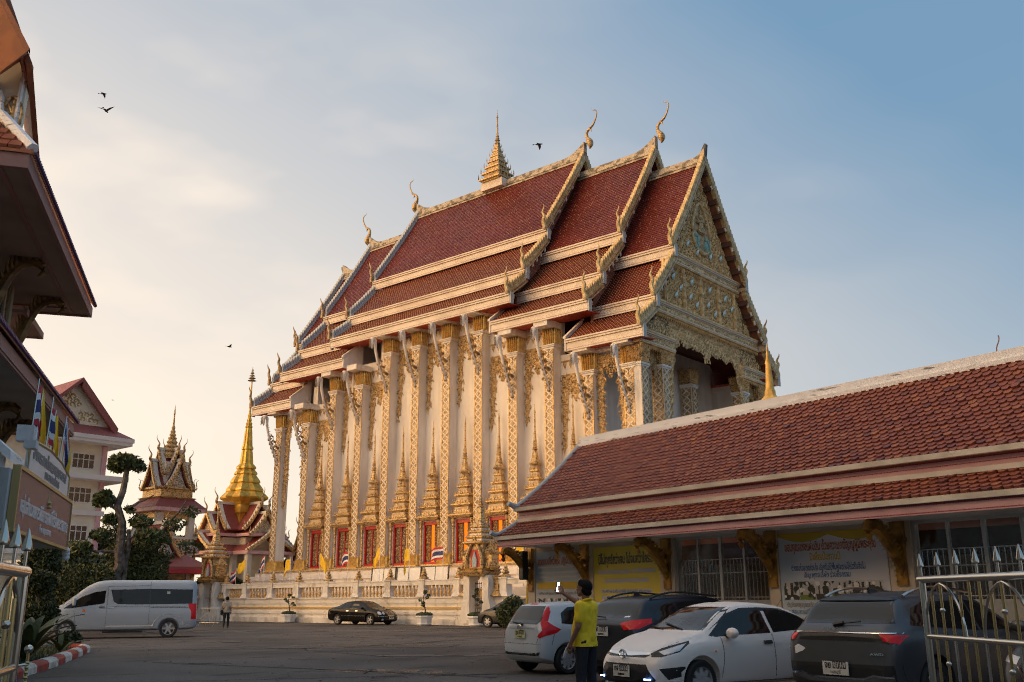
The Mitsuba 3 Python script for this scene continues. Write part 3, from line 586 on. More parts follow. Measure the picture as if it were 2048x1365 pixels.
part(PD, 'mosaic_leaves', cat([tm(np.stack([np.full(8, XF + .2) + np.asarray(LEAF.vertices)[:, 1] * -.6, a + .62 * (np.asarray(LEAF.vertices)[:, 0] * .6 + np.asarray(LEAF.vertices)[:, 2] * .75) if False else a + .6 * np.asarray(LEAF.vertices)[:6, 0] + 0 * 1, b + np.asarray(LEAF.vertices)[:6, 2]], 1), LEAF.faces) for a, b in []] or [tm(np.stack([XF + .16 - np.asarray(LEAF.vertices)[:, 1] * .8, a + np.asarray(LEAF.vertices)[:, 0] * .7 + np.asarray(LEAF.vertices)[:, 2] * .45, b + np.asarray(LEAF.vertices)[:, 2] * .62 - np.asarray(LEAF.vertices)[:, 0] * .5], 1), LEAF.faces) for a, b in [(56.6, 22.0), (56.3, 23.3), (58.6, 22.3), (58.9, 23.5), (61.2, 22.3), (61.5, 23.5), (63.6, 22.2), (63.9, 23.4), (59.5, 21.9), (62.2, 21.8), (57.3, 22.7), (64.9, 22.8), (60, 26.1), (62, 26.3), (58.6, 26.4), (63.6, 26.6)]]), 'glass_mosaic')
part(PD, 'post', cat([c for p in posts[:5] for c in (box(XF, XF + .18, p - .16, p + .16, 21.3, 24.5), box(XF, XF + .24, p - .05, p + .05, 21.4, 24.4), box(XF, XF + .25, p - .21, p + .21, 23.1, 23.3))]), 'pediment_gold')
for y0, y1, z0, z1 in ((55.5, 66.5, 24.5, 25.4), (53.0, 69.0, 20.35, 21.25), (51.6, 56.0, 17.8, 18.75), (66.0, 70.4, 17.8, 18.75)):
    C = part(TEMPLE, 'cornice', cat(box(XF - .35, XF + .30, y0, y1, z0, z0 + .1), box(XF - .35, XF + .22, y0 + .03, y1 - .03, z0 + .1, z1 - .3), box(XF - .35, XF + .42, y0 - .06, y1 + .06, z1 - .12, z1)), 'pediment_gold')
    part(C, 'cornice_line', cat(box(XF - .35, XF + .36, y0 - .03, y1 + .03, z1 - .22, z1 - .12), box(XF - .3, XF + .34, y0 - .02, y1 + .02, z0 + .1, z0 + .17), box(XF - .3, XF + .28, y0, y1, z1 - .30, z1 - .25)), 'lattice_white')
    part(C, 'cornice_scrolls', ornament(sbox(y0 + .1, z0 + .2, y1 - .1, z1 - .3), .38, .34, [XF + .22, 0, 0], UU, VV, NN), 'dull_gold')
    part(C, 'hanging_petals', cat([tm(np.stack([XF + .14 - np.asarray(LEAF.vertices)[:, 1], y + .17 * np.asarray(LEAF.vertices)[:, 0] * 2.2, z0 - .32 * np.asarray(LEAF.vertices)[:, 2]], 1), LEAF.faces[:, ::-1]) for y in np.arange(y0 + .15, y1, .27)]), 'pediment_gold')
for s in (-1, 1):
    sd = Polygon([(61 + s * a, b) for a, b in ((5.3, 17.95 + .9), (8.9, 18.85), (7.6, 20.2), (5.3, 20.2))]); part(PD, 'scroll_relief', ornament(sd, .6, .4, OX, UU, VV, NN), 'pediment_gold', kind='stuff')
    sd = Polygon([(61 + s * a, b) for a, b in ((5.6, 16.9), (8.4, 17.75), (8.4, 17.8), (5.6, 17.8))])
    sk = Polygon([(61 + s * a, b) for a, b in ((6.3, 17.8), (8.1, 17.8), (8.1, 15.0), (7.9, 15.9), (7.5, 16.9), (7.2, 16.4), (6.9, 16.9), (6.5, 15.9), (6.3, 15.0))])
    H = part(TEMPLE, 'hanging_lace', prism(sk, XF - .5, XF - .44, 'yz'), 'dull_gold'); part(H, 'lace_scrolls', ornament(sk, .5, .33, [XF - .44, 0, 0], UU, VV, NN), 'gold')
arch = Polygon([(55.7, 20.3), (55.7, 13.0), (55.95, 14.2), (56.15, 16.6), (56.6, 18.2), (57.3, 19.0), (58.2, 18.5), (58.8, 18.9), (59.6, 18.6), (60.5, 18.9), (61, 17.9), (61.5, 18.9), (62.4, 18.6), (63.2, 18.9), (63.8, 18.5), (64.7, 19.0), (65.4, 18.2), (65.85, 16.6), (66.05, 14.2), (66.3, 13.0), (66.3, 20.3)])
A = part(TEMPLE, 'arch_lace', prism(arch.buffer(-.06), XF - .12, XF - .04, 'yz'), 'dull_gold')
part(A, 'lace_scrolls', ornament(arch, .75, .36, [XF - .04, 0, 0], UU, VV, NN, mirror_u=61), 'pediment_gold')
# coffered underside of the front roof overhang
for ti in range(3):
    d, z = DY[ti], SEC['front_low'][2][ti]; pts = slope_pts(d, z, (.22, .08, .04)[ti]) - [0, .20]
    part(TEMPLE, 'overhang_soffit', cat(*[prism([(YC + s * a, b) for a, b in np.vstack([pts, (pts - [0, .05])[::-1]])], XF - .3, -31.98, 'yz') for s in (-1, 1)]), 'gable_wood')
    seg = np.r_[0, np.cumsum(np.hypot(*np.diff(pts, axis=0).T))]; rb = []
    for s in np.arange(.6, seg[-1], 1.15):
        y, zz = np.interp(s, seg, pts[:, 0]), np.interp(s, seg, pts[:, 1])
        rb += [box(XF - .3, -31.98, YC + q * y - .09, YC + q * y + .09, zz - .42, zz - .02) for q in (-1, 1)]
    part(TEMPLE, 'overhang_purlin', cat(rb), 'dark_wood')
# the spire on the ridge
SPI = part(TEMPLE, 'roof_spire', cat(box(-54.25, -51.75, 60.15, 61.85, 37.5, 38.25)), 'cream_trim')
g, w, z = [], [], 38.25
for k, (hw, h) in enumerate(((1.22, .62), (1.06, .62), (.86, .6), (.68, .58), (.5, .55), (.36, .5), (.25, .45))):
    for a, b, za, zb in ((.8, .84, 0, .2), (1, 1, .2, .38), (.86, .8, .38, .62), (.74, .70, .62, 1)): g.append(lathe([(hw * a, z + za * h), (hw * b, z + zb * h)], 4, c=(-53, YC, 0), square=True))
    w.append(lathe([(hw * .94, z + .4 * h), (hw * .94, z + .48 * h)], 4, c=(-53, YC, 0), square=True))
    n = 7 if k < 3 else 5 if k < 5 else 3
    for j in range(n):
        u = (j / (n - 1)) * 2 - 1; s = .66 if j in (0, n - 1, n // 2) else .42; s *= (1 - .08 * k)
        for c, q in ((1, 0), (-1, 0), (0, 1), (0, -1)):
            p = [-53 + hw * (c if c else u), YC + hw * (q if q else u), z + .38 * h]
            v = np.asarray(LEAF.vertices) * [s * .6, s * .5, s]; v = v if q else v[:, [1, 0, 2]]
            if q > 0 or c > 0: v = v * ([1, -1, 1] if q else [-1, 1, 1])
            g.append(tm(v + p, LEAF.faces))
    z += h
g.append(lathe([(.28, z), (.22, z + .15), (.17, z + .3), (.26, z + .36), (.15, z + .5), (.2, z + .56), (.12, z + .7), (.16, z + .76), (.1, z + .95), (.08, z + 1.2), (.06, z + 2.6), (.1, z + 2.7), (.04, z + 2.85), (.005, z + 3.55)], 8, c=(-53, YC, 0)))
part(SPI, 'spire_body', cat(g), 'gold'); part(SPI, 'spire_bands', cat(w), 'cream_trim')
# ------------------------------------------------------------------ the boundary wall with its balustrade
mat('baluster_gold', _mott((.50, .30, .09), (.58, .45, .28), 9.0), .5, .1)
mat('wall_gold_band', (.55, .36, .12), .5, .2)
WALL = thing('boundary_wall', 'long weathered white wall with gold balusters round the temple terrace', 'wall')
YB = 45.6
PX = [-39.2, -43.1, -46.27, -49.5, -52.75, -56.0, -59.35, -62.55, -65.85, -68.6, -71.9, -75.65, -79.0, -82.3, -85.6]
x0, x1 = -93.5, -30.5
_px = sorted(PX)
for (a, b) in [(-88, _px[0] - .012)] + [(p + .012, q - .012) for p, q in zip(_px[:-1], _px[1:])] + [(_px[-1] + .012, -30.5)]:
    if a < -70.1 < b: a, b = (a, -70.9) if abs(a + 71.9) < .1 else (-69.3, b)
    if a < -41 < b: part(WALL, 'wall_course', box(-40.3, b, YB + .03, YB + .9, 0, 1.74), 'weathered_plaster'); part(WALL, 'rail', box(-40.3, b, YB + .05, YB + .5, 2.47, 2.80), 'weathered_plaster'); b = -41.75
    for yo, z0, z1, m in ((-.10, 0, .36, 'weathered_plaster'), (.12, .36, .62, 'weathered_plaster'), (.03, .62, .80, 'weathered_plaster'), (.16, .80, .98, 'weathered_plaster'), (.06, .98, 1.10, 'wall_gold_band'), (.14, 1.10, 1.32, 'weathered_plaster'), (.08, 1.32, 1.66, 'weathered_plaster'), (.0, 1.66, 1.74, 'weathered_plaster')):
        part(WALL, 'wall_course' if m[0] == 'w' and 'gold' not in m else 'gold_band', box(a, b, YB + yo, YB + .9, z0, z1), m)
    part(WALL, 'rail', cat(box(a, b, YB + .05, YB + .5, 2.47, 2.74), box(a, b, YB, YB + .55, 2.74, 2.80)), 'weathered_plaster')
bal = mikit.ply(lathe([(.085, 1.74), (.085, 1.80), (.05, 1.83), (.085, 1.92), (.10, 2.0), (.075, 2.1), (.04, 2.2), (.06, 2.24), (.045, 2.28), (.07, 2.34), (.085, 2.40), (.085, 2.47)], 8), 'baluster_gold', 35)
fin = mikit.ply(lathe([(.30, 2.86), (.34, 2.95), (.22, 3.04), (.16, 3.08), (.24, 3.14), (.22, 3.2), (.12, 3.25), (.18, 3.31), (.15, 3.37), (.09, 3.42), (.13, 3.47), (.06, 3.55), (.03, 3.65), (.005, 3.82)], 12), 'gold', 35)
for x in PX:
    part(WALL, 'pier', cat(hexa([[x - .42, YB - .1, 1.74], [x + .42, YB - .1, 1.74], [x + .42, YB + .6, 1.74], [x - .42, YB + .6, 1.74], [x - .27, YB - .02, 2.02], [x + .27, YB - .02, 2.02], [x + .27, YB + .55, 2.02], [x - .27, YB + .55, 2.02]]), box(x - .27, x + .27, YB - .02, YB + .55, 2.02, 2.78), box(x - .33, x + .33, YB - .08, YB + .6, 2.78, 2.87)), 'weathered_plaster')
    part(WALL, 'finial', fin, None, to_world=T().translate([x, YB + .26, 0]))
for a, b in zip(sorted(PX)[:-1], sorted(PX)[1:]):
    if b - a > 5: continue
    n = 7
    for k in range(n):
        x = a + .55 + (b - a - 1.1) * k / (n - 1)
        if -41.9 < x < -40.2 or -71 < x < -69.2: continue
        part(WALL, 'baluster', bal, None, to_world=T().translate([x, YB + .26, 0]))
# framed white panels leaning behind the rail
for i, (a, b) in enumerate(((-53.0, -50.5), (-50.4, -48.0), (-47.9, -45.4))):
    P = thing('framed_panel', ['left', 'middle', 'right'][i] + ' white panel in a dark metal frame leaning behind the balustrade', 'panel', None)
    sh = lambda y0, y1, xa, xb, za, zb: hexa([[xa, y0, za], [xb, y0, za], [xb, y1, za], [xa, y1, za], [xa - .12, y0 + .25, zb], [xb - .12, y0 + .25, zb], [xb - .12, y1 + .25, zb], [xa - .12, y1 + .25, zb]])
    part(P, 'sheet', sh(47.2, 47.24, a + .05, b - .05, 2.35, 3.72), 'white_paint')
    part(P, 'frame', cat(sh(47.16, 47.26, a, a + .07, 2.35, 3.78), sh(47.16, 47.26, b - .07, b, 2.35, 3.78), sh(47.41, 47.51, a, b, 3.72, 3.78), sh(47.17, 47.2, (a + b) / 2 - .015, (a + b) / 2 + .015, 2.35, 3.72)), 'dark_metal')
    part(P, 'prop', tube([[(a + b) / 2, 47.4, 3.3], [(a + b) / 2, 48.1, 2.36]], .03, 5), 'dark_metal')
# ------------------------------------------------------------------ boundary shrines straddling the wall
mat('blue_glass', (.30, .38, .45), .2)
def shrine(x, y, label, s=1.0, stair=True):
    S = thing('boundary_shrine', label, 'shrine'); c = (x, y, 0)
    for sx in (-1, 1):
        px = x + sx * .78 * s
        part(S, 'gate_pier', prism([(px - .25 - (.35 if sx < 0 else 0), 0), (px + .25 + (.35 if sx > 0 else 0), 0), (px + .25 + (.16 if sx > 0 else 0), 1.1), (px + .25, 1.7), (px + .25, 3.0), (px - .25, 3.0), (px - .25, 1.7), (px - .25 - (.16 if sx < 0 else 0), 1.1)], y - .45, y + .35, 'xz'), 'weathered_plaster')
        part(S, 'gilded_foot', cat(*[lathe([(a * s, z), (b * s, z2)], 4, c=(x + sx * 1.1 * s, y + .35, 0), square=True) for a, b, z, z2 in ((.62, .5, 1.75, 1.9), (.5, .34, 1.9, 2.1), (.36, .36, 2.1, 2.2), (.28, .26, 2.2, 2.75), (.36, .42, 2.75, 2.95))]), 'gold')
    G, W, z = [], [], 2.95
    G.append(lathe([(.75 * s, z), (.95 * s, z + .25), (.85 * s, z + .35), (1.0 * s, z + .45)], 4, c=c, square=True))
    body = part(S, 'niche_body', box(x - .62 * s, x + .62 * s, y - .5 * s, y + .6 * s, 3.4, 4.9), 'dull_gold')
    part(body, 'niche_recess', cat(box(x - .36, x + .36, y - .512, y - .5, 3.5, 4.55)), 'red_paint')
    part(body, 'niche_stone', prism([(x - .17, 3.5), (x + .17, 3.5), (x + .2, 3.9), (x + .1, 4.2), (x, 4.45), (x - .1, 4.2), (x - .2, 3.9)], y - .6, y - .52, 'xz'), 'blue_glass')
    part(body, 'niche_gable', cat(tube([[x - .68, y - .62, 3.4], [x - .62, y - .62, 4.1], [x - .4, y - .62, 4.6], [x, y - .62, 5.25]], [.09, .1, .09, .05], 6), tube([[x + .68, y - .62, 3.4], [x + .62, y - .62, 4.1], [x + .4, y - .62, 4.6], [x, y - .62, 5.25]], [.09, .1, .09, .05], 6), *[tm(np.asarray(LEAF.vertices) * [.28, .5, .34] + [x + sg * a, y - .62, b], LEAF.faces) for sg in (-1, 1) for a, b in ((.7, 3.6), (.66, 4.0), (.52, 4.4), (.32, 4.75), (.12, 5.05))]), 'gold')
    for sg in (-1, 1): part(S, 'side_niche', cat(lathe([(.3, 3.3), (.42, 3.5), (.34, 3.6), (.34, 4.2), (.44, 4.35), (.3, 4.5), (.12, 4.8), (.02, 5.1)], 4, c=(x + sg * .86 * s, y, 0), square=True), *[tm(np.asarray(LEAF.vertices) * [.3, .6, .4] + [x + sg * .86 + u, y - .4, zz], LEAF.faces) for u in (-.25, 0, .25) for zz in (3.45, 4.3)]), 'gold')
    z = 4.85
    for k, (hw, h) in enumerate(((.82, .34), (.70, .34), (.58, .32), (.46, .30))):
        G.append(lathe([(hw * .8 * s, z), (hw * s, z + .1), (hw * s, z + .17), (hw * .78 * s, z + .24)], 4, c=c, square=True)); W.append(lathe([(hw * .72 * s, z + .22), (hw * .72 * s, z + h)], 4, c=c, square=True))
        for j in range(5):
            u = j / 2 - 1
            for a, b in ((u, -1), (1, u), (-1, u)):
                v = np.asarray(LEAF.vertices) * [.16, .15, .24]; G.append(tm((v if b == -1 else v[:, [1, 0, 2]]) + [x + a * hw * s, y + b * hw * s, z + .15], LEAF.faces))
        z += h
    G.append(lathe([(.40 * s, z), (.34 * s, z + .2), (.27 * s, z + .7), (.2 * s, z + 1.0), (.26, z + 1.05), (.12, z + 1.15), (.19, z + 1.22), (.1, z + 1.32), (.15, z + 1.4), (.08, z + 1.5), (.12, z + 1.58), (.06, z + 1.75), (.05, z + 2.6), (.08, z + 2.66), (.03, z + 2.8), (.005, z + 3.4)], 8, c=c))
    part(S, 'gilded_tiers', cat(G), 'gold'); part(S, 'white_tiers', cat(W), 'white_plaster')
    if stair:
        for k in range(4): part(S, 'stair', box(x - .55, x + .55, y - .95 + .28 * k, y + .5, .004 + .17 * k, .17 * (k + 1)), 'weathered_plaster')
        part(S, 'iron_gate', cat([tube([[x - .5 + .16 * k, y + .1, .72], [x - .5 + .16 * k, y + .1, 2.6]], .016, 5) for k in range(7)] + [tube([[x - .52, y + .1, zz], [x + .5, y + .1, zz]], .022, 5) for zz in (.8, 1.5, 2.5)]), 'dark_metal')
        part(S, 'gate_plaque', box(x - .12, x + .42, y + .05, y + .08, 1.65, 2.2), 'dull_gold')
    return S
shrine(-41.0, YB - .05, 'gilded niche shrine with stairs and open iron gate, right of the black sedan')
shrine(-70.1, YB - .05, 'gilded niche shrine on the wall between the van and the temple')
for i, (x, y, s, l) in enumerate(((-72.6, 58.2, .9, 'gilded spired shrine seen through the rear porch columns'),)): shrine(x - 12, y + 10, l, 1.0, False)
# ------------------------------------------------------------------ flags along the wall
mat('flag_yellow', (.85, .52, .02), .7); mat('flag_red', (.50, .03, .05), .7); mat('flag_white', (.75, .74, .74), .7); mat('flag_blue', (.03, .04, .16), .7)
def cloth(w, h, z0, seed, fall=.5, n=9, m=5, lo=0.0, hi=1.0):
    """a hanging flag strip, fractions lo..hi of its height; local: pole at x = 0, cloth towards +x"""
    r = np.random.default_rng(seed); ph = r.uniform(0, 6); U, V = np.meshgrid(np.linspace(0, 1, n), np.linspace(lo, hi, m)); 
    x = w * U * (1 - .5 * fall * U); z = z0 + h * (V - 1) - fall * h * .95 * U ** 1.2 - fall * .12 * np.sin(U * 6 + ph); y = .09 * h * np.sin(U * 8 + ph + V * 2.2) * U + .05 * np.sin(V * 7 + ph) * U
    v = np.stack([x, y, z], -1).reshape(-1, 3); f = []
    for j in range(m - 1):
        for i in range(n - 1): a = j * n + i; f += [[a, a + 1, a + n + 1], [a, a + n + 1, a + n]]
    return tm(v, f)
def flag(x, y, zb, zt, colour, label, w=1.1, h=.75, dirn=0.0, seed=1, fall=.6, group=None, lean=0.0, pole='white_paint', pr=.018):
    F = thing('flag', label, 'flag', group)
    tx, ty = x + lean * math.cos(dirn), y + lean * math.sin(dirn)
    part(F, 'pole', tube([[x, y, zb], [tx, ty, zt]], pr, 5), pole)
    if colour == 'yellow': part(F, 'cloth', mv(cloth(w, h, zt - .05, seed, fall), (tx, ty, 0), dirn), 'flag_yellow', True)
    else:
        for lo, hi, c in ((0, 1 / 6, 'red'), (1 / 6, 1 / 3, 'white'), (1 / 3, 2 / 3, 'blue'), (2 / 3, 5 / 6, 'white'), (5 / 6, 1, 'red')): part(F, 'cloth_stripe', mv(cloth(w, h, zt - .05, seed, fall, lo=lo, hi=hi, m=3), (tx, ty, 0), dirn), 'flag_' + c, True)
    return F
# x, top z, colour, direction of the cloth, how far it droops, label
FL = [(-61.0, 4.75, 'yellow', PI, .9, 'drooping yellow flag below the leftmost temple window'), (-57.55, 4.85, 'yellow', 0.2, .95, 'drooping yellow flag between first and second window'), (-54.35, 5.0, 'tri', PI, .75, 'red, white and blue flag drooping in front of the second window'),
      (-51.0, 5.05, 'yellow', PI, 1.0, 'narrow yellow flag in front of the third window'), (-48.05, 5.1, 'yellow', PI, 1.3, 'furled yellow flag in front of the fourth window'), (-44.9, 5.0, 'tri', PI, .25, 'red, white and blue flag flying out below the windows with orange gaps'),
      (-38.1, 5.1, 'yellow', PI, .9, 'yellow flag at the right end of the terrace wall'), (-64.3, 4.9, 'tri', PI, 1.1, 'furled red, white and blue flag left of the rear porch column'), (-66.8, 4.8, 'yellow', PI, .55, 'yellow flag flying out left of the rear porch'),
      (-68.0, 4.1, 'tri', PI, 1.0, 'small drooping red, white and blue flag right of the left shrine'), (-74.0, 4.5, 'yellow', PI, 1.0, 'yellow flag just above the rear end of the van roof'), (-76.9, 4.8, 'tri', 0, .8, 'red, white and blue flag above the van roof'), (-80.3, 4.6, 'yellow', PI, .9, 'yellow flag above the middle of the van roof'), (-83.4, 4.5, 'yellow', PI, .9, 'yellow flag above the front of the van roof beside the tree trunk')]
for i, (x, zt, c, dd, fl_, lb) in enumerate(FL): flag(x, YB + .62, 2.3, zt, c, lb, 1.25, .8, dd, 20 + i, fl_)
# ------------------------------------------------------------------ planters with clipped bonsai
mat('leaf_dark', P_(lambda p, n, uv: mikit.mix((.020, .032, .012), (.055, .075, .022), mikit.noise(p.x * 5, p.y * 5, p.z * 5))), .6)
mat('leaf_mid', P_(lambda p, n, uv: mikit.mix((.045, .065, .018), (.10, .11, .035), mikit.noise(p.x * 4, p.y * 4, p.z * 4))), .55)
mat('bark', _mott((.16, .13, .11), (.07, .055, .045), 6.0), .9)
def leaves(C, R, n, size, seed, shell=.55, up=.3):
    """n leaf quads spread through an ellipsoid"""
    r = np.random.default_rng(seed); d = r.standard_normal((n, 3)); d /= np.linalg.norm(d, axis=1, keepdims=True)
    rad = shell + (1 - shell) * r.random(n) ** .5
    c = np.asarray(C) + d * rad[:, None] * np.asarray(R)
    a = r.standard_normal((n, 3)) + d * .6 + [0, 0, up]; a /= np.linalg.norm(a, axis=1, keepdims=True); b = np.cross(a, r.standard_normal((n, 3))); b /= np.linalg.norm(b, axis=1, keepdims=True)
    s = size * r.uniform(.6, 1.3, (n, 1)); fold = np.cross(a, b) * s * .18
    v = np.stack([c - a * s, c + b * s * .45 + fold, c + a * s, c - b * s * .45 + fold], 1).reshape(-1, 3); o = np.arange(n)[:, None] * 4
    return tm(v, np.concatenate([o + [0, 1, 2], o + [0, 2, 3]]))
def planter(x, y, label, seed, h=1.9):
    r = np.random.default_rng(seed); P = thing('planter', label, 'planter')
    part(P, 'pot', lathe([(.44, .02), (.50, .10), (.47, .14), (.52, .46), (.60, .50), (.60, .60), (.52, .60), (.50, .50)], 8, c=(x, y, 0), rot=PI / 8), 'white_paint')
    part(P, 'hedge', cat(leaves((x, y, .66), (.54, .54, .16), 900, .045, seed), lathe([(.48, .52), (.48, .72), (.3, .76)], 10, c=(x, y, 0))), 'leaf_dark')
    tr = spline([[x, y, .6], [x + .06, y, 1.0], [x - .07, y, 1.35], [x + .04, y, h]], 10); br, cl = [tube(tr, np.linspace(.05, .02, 10), 6)], []
    for k in range(7):
        a = r.uniform(0, 6.28); z = 1.05 + (h - 1.0) * k / 6.5; p = np.array([x, y, z]); q = p + [math.cos(a) * .42 * (1.1 - k / 9), math.sin(a) * .3, .12]
        if k == 6: q = tr[-1]
        else: br.append(tube([p, q], [.022, .014], 5))
        cl.append(leaves(q + [0, 0, .05], (.13, .13, .09), 160, .035, seed + k))
    part(P, 'trunk', cat(br), 'bark'); part(P, 'leaf_pad', cat(cl), 'leaf_dark')
planter(-59.15, 44.9, 'white pot with clipped bonsai to the left of the black sedan', 3)
planter(-44.3, 44.0, 'white pot with clipped bonsai to the right of the black sedan', 5, 2.0)
planter(-40.2, 44.3, 'white pot with bonsai half hidden beside the grey car', 8, 2.1)
planter(-79.4, 44.6, 'white pot with clipped shrub behind the van tail', 12, 1.9)
part(thing('bush', 'rounded dark green bush in front of the grey car', 'bush'), 'foliage', cat(leaves((-35.3, 41.9, .75), (1.0, .9, .75), 3800, .09, 21, .3), leaves((-35.3, 41.9, 1.3), (.6, .5, .5), 900, .08, 22, .3)), 'leaf_dark')
mat('banner_yellow', (.62, .47, .10), .8); mat('banner_yellow_deep', (.55, .38, .04), .7)
# a hanging yellow cloth at the left end of the gallery
g = np.linspace(0, 1, 14); cl = tm(np.concatenate([[[-17.95 - .62 * a, 22.6 + .14 * a + .04 * math.sin(a * 22), 3.0 - .1 * a], [-17.95 - .70 * a, 22.6 + .14 * a + .05 * math.sin(a * 17 + 1), 1.30]] for a in g]), np.concatenate([[[2 * i, 2 * i + 1, 2 * i + 3], [2 * i, 2 * i + 3, 2 * i + 2]] for i in range(13)]))
solo('cloth_screen', cl, 'banner_yellow', 'plain pale yellow cloth hung at the left end of the gallery', 'cloth', smooth=True)
# ------------------------------------------------------------------ the low gallery on the right
HD = np.array([0.97250892, -0.23286564, 0]); HN = np.array([0.23286564, 0.97250892, 0]); HP = np.array([-17.508, 20.201, 0.0])
def hl(m):  # local: x along the gallery to the right, y into it, z up
    v = np.asarray(m.vertices); t = tm(HP + v[:, :1] * HD + v[:, 1:2] * HN + v[:, 2:] * [0, 0, 1], m.faces)
    if getattr(m, 'pieces', None): t.pieces = [hl(q) for q in m.pieces]
    return t
HM = np.eye(4); HM[:3, 0], HM[:3, 1], HM[:3, 3] = HD, HN, HP
def hmat(x, y, z): M = HM.copy(); M[:3, 3] = HP + x * HD + y * HN + [0, 0, z]; return T(M)
mat('pink_trim', _mott((.60, .36, .37), (.52, .29, .30), 1.3), .55); mat('red_line', (.30, .03, .04), .5); mat('pale_trim', _mott((.66, .60, .50), (.50, .45, .37), 2.0), .6)
mat('white_cap', P_(lambda p, n, uv: mikit.mix((.80, .79, .79), (.22, .21, .20), mikit.smoothstep(.64, .76, mikit.fbm(p.x * 2.6 + p.z * 9, p.y * 2.6, p.z * 14, 4)))), .7)
mat('hall_wall', _mott((.62, .52, .40), (.54, .44, .33), .9), .8)
mat('tile_color', {'type': 'mesh_attribute', 'name': 'vertex_color'}, .55)
HALL = thing('gallery', 'long low gallery with red tiled double roof and banners on its wall', 'building')
def hcurve(y0, z0, y1, z1, n=5, sag=.0): t = np.linspace(0, 1, n); return np.stack([lerp(y0, y1, t), lerp(z0, z1, t) - sag * np.sin(PI * t)], 1)
UP = hcurve(3.05, 6.02, .62, 4.0, 7, .10); LO = hcurve(.72, 3.62, -.05, 3.2, 4, .02); XE = 17.5
def sweepx(pts, x0, x1, th, curl=0.0):
    n = 40; xs = np.linspace(x0, x1, n); k = curl * np.clip(1 - (xs - x0) / 1.4, 0, 1) ** 2; sec = np.vstack([pts, (pts - [0, th])[::-1]]); m = len(sec)
    v = np.stack([np.repeat(xs, m), np.tile(sec[:, 0], n), np.tile(sec[:, 1], n) + np.repeat(k, m)], 1); f = []
    for i in range(n - 1):
        for j in range(m): a, b = i * m + j, i * m + (j + 1) % m; f += [[a, b + m, b], [a, a + m, b + m]]
    o = (n - 1) * m
    for j in range(1, m - 1): f += [[0, j, j + 1], [o, o + j + 1, o + j]]
    return hl(tm(v, f))
R1 = part(HALL, 'upper_roof', sweepx(UP - [0, .03], -.02, XE, .10), 'gable_wood'); R2 = part(HALL, 'lower_roof', sweepx(LO - [0, .03], .0, XE, .08), 'gable_wood')
part(HALL, 'rear_roof', hl(prism([(3.05, 6.0), (6.6, 3.2), (6.6, 3.1), (3.05, 5.9)], 0, XE, 'yz')), 'gable_wood')
# tiles: the largest 300 in view are pieces of their own, the rest are one mesh
TW, TL = .178, .152
def tile_mesh(w, l):
    h = .046; return tm([[-w / 2, 0, .004], [w / 2, 0, .004], [w / 2, -l * .72, h], [w * .30, -l, h], [-w * .30, -l, h], [-w / 2, -l * .72, h], [w / 2, -l * .72, -.01], [w * .30, -l, -.008], [-w * .30, -l, -.008], [-w / 2, -l * .72, -.01]],
        [[0, 5, 4], [0, 4, 3], [0, 3, 2], [0, 2, 1], [2, 3, 7], [2, 7, 6], [3, 4, 8], [3, 8, 7], [4, 5, 9], [4, 9, 8], [0, 9, 5], [1, 2, 6]])
TM_ = tile_mesh(TW - .020, TL * 1.5); TCOL = [(.215, .060, .032), (.245, .072, .036), (.185, .050, .031), (.29, .095, .042), (.135, .040, .034)]
for i, c in enumerate(TCOL): mat(f'roof_tile_{i}', c, .55)
TPLY = mikit.ply(TM_, 'roof_tile_0')
cand = []; tr_ = np.random.default_rng(3)
for R, pts, xa in ((R1, UP, .12), (R2, LO, .15)):
    seg = np.r_[0, np.cumsum(np.hypot(*np.diff(pts, axis=0).T))]; nc = int(seg[-1] / TL)
    for i in range(nc):
        s = (i + .0) * seg[-1] / nc; y, z = np.interp(s, seg, pts[:, 0]), np.interp(s, seg, pts[:, 1]); y2, z2 = np.interp(s + .05, seg, pts[:, 0]), np.interp(s + .05, seg, pts[:, 1])
        t = np.array([y2 - y, z2 - z]); t /= np.hypot(*t)
        if np.hypot(*t) < .5: continue
        for x in np.arange(xa + (i % 2) * TW / 2, XE - .1, TW):
            cand.append((R, x + tr_.normal() * .004, y, z, t, int(tr_.choice(5, p=[.38, .27, .22, .08, .05])), tr_.normal() * .03))
def tmat(c):
    R, x, y, z, t, k, a = c; o = HP + x * HD + y * HN + np.array([0, 0, z]); dn = t[0] * HN + np.array([0, 0, t[1]]); M = np.eye(4)
    ca, sa = math.cos(a), math.sin(a); M[:3, 0] = HD * ca - dn * sa; M[:3, 1] = -(dn * ca + HD * sa); M[:3, 2] = np.cross(M[:3, 0], M[:3, 1]); M[:3, 3] = o + M[:3, 2] * (.012 + abs(a) * .25); return M
fwd = _f
depth = np.array([(tmat(c)[:3, 3] - EYE) @ fwd for c in cand]); pos = np.array([tmat(c)[:3, 3] - EYE for c in cand])
scr = np.abs((pos @ _r) / depth) * FPX < 1040
order = [i for i in np.argsort(depth) if scr[i]]
pick = set()
for R in (R1, R2):
    sel = [i for i in order if cand[i][0] == R][:290]
    pick |= set(sel)
    for i in sel: part(R, 'tile', TPLY, f'roof_tile_{cand[i][5]}', to_world=T(tmat(cand[i])))
    V, F, C = [], [], []; tv, tf = np.asarray(TM_.vertices), np.asarray(TM_.faces)
    for i, c in enumerate(cand):
        if c[0] != R or i in pick: continue
        M = tmat(c); V.append(tv @ M[:3, :3].T + M[:3, 3]); F.append(tf + len(tv) * len(F)); C.append(np.tile(TCOL[c[5]], (len(tv), 1)))
    part(R, 'far_tiles', tm(np.vstack(V), np.vstack(F)), 'tile_color', kind='stuff', color=np.vstack(C))
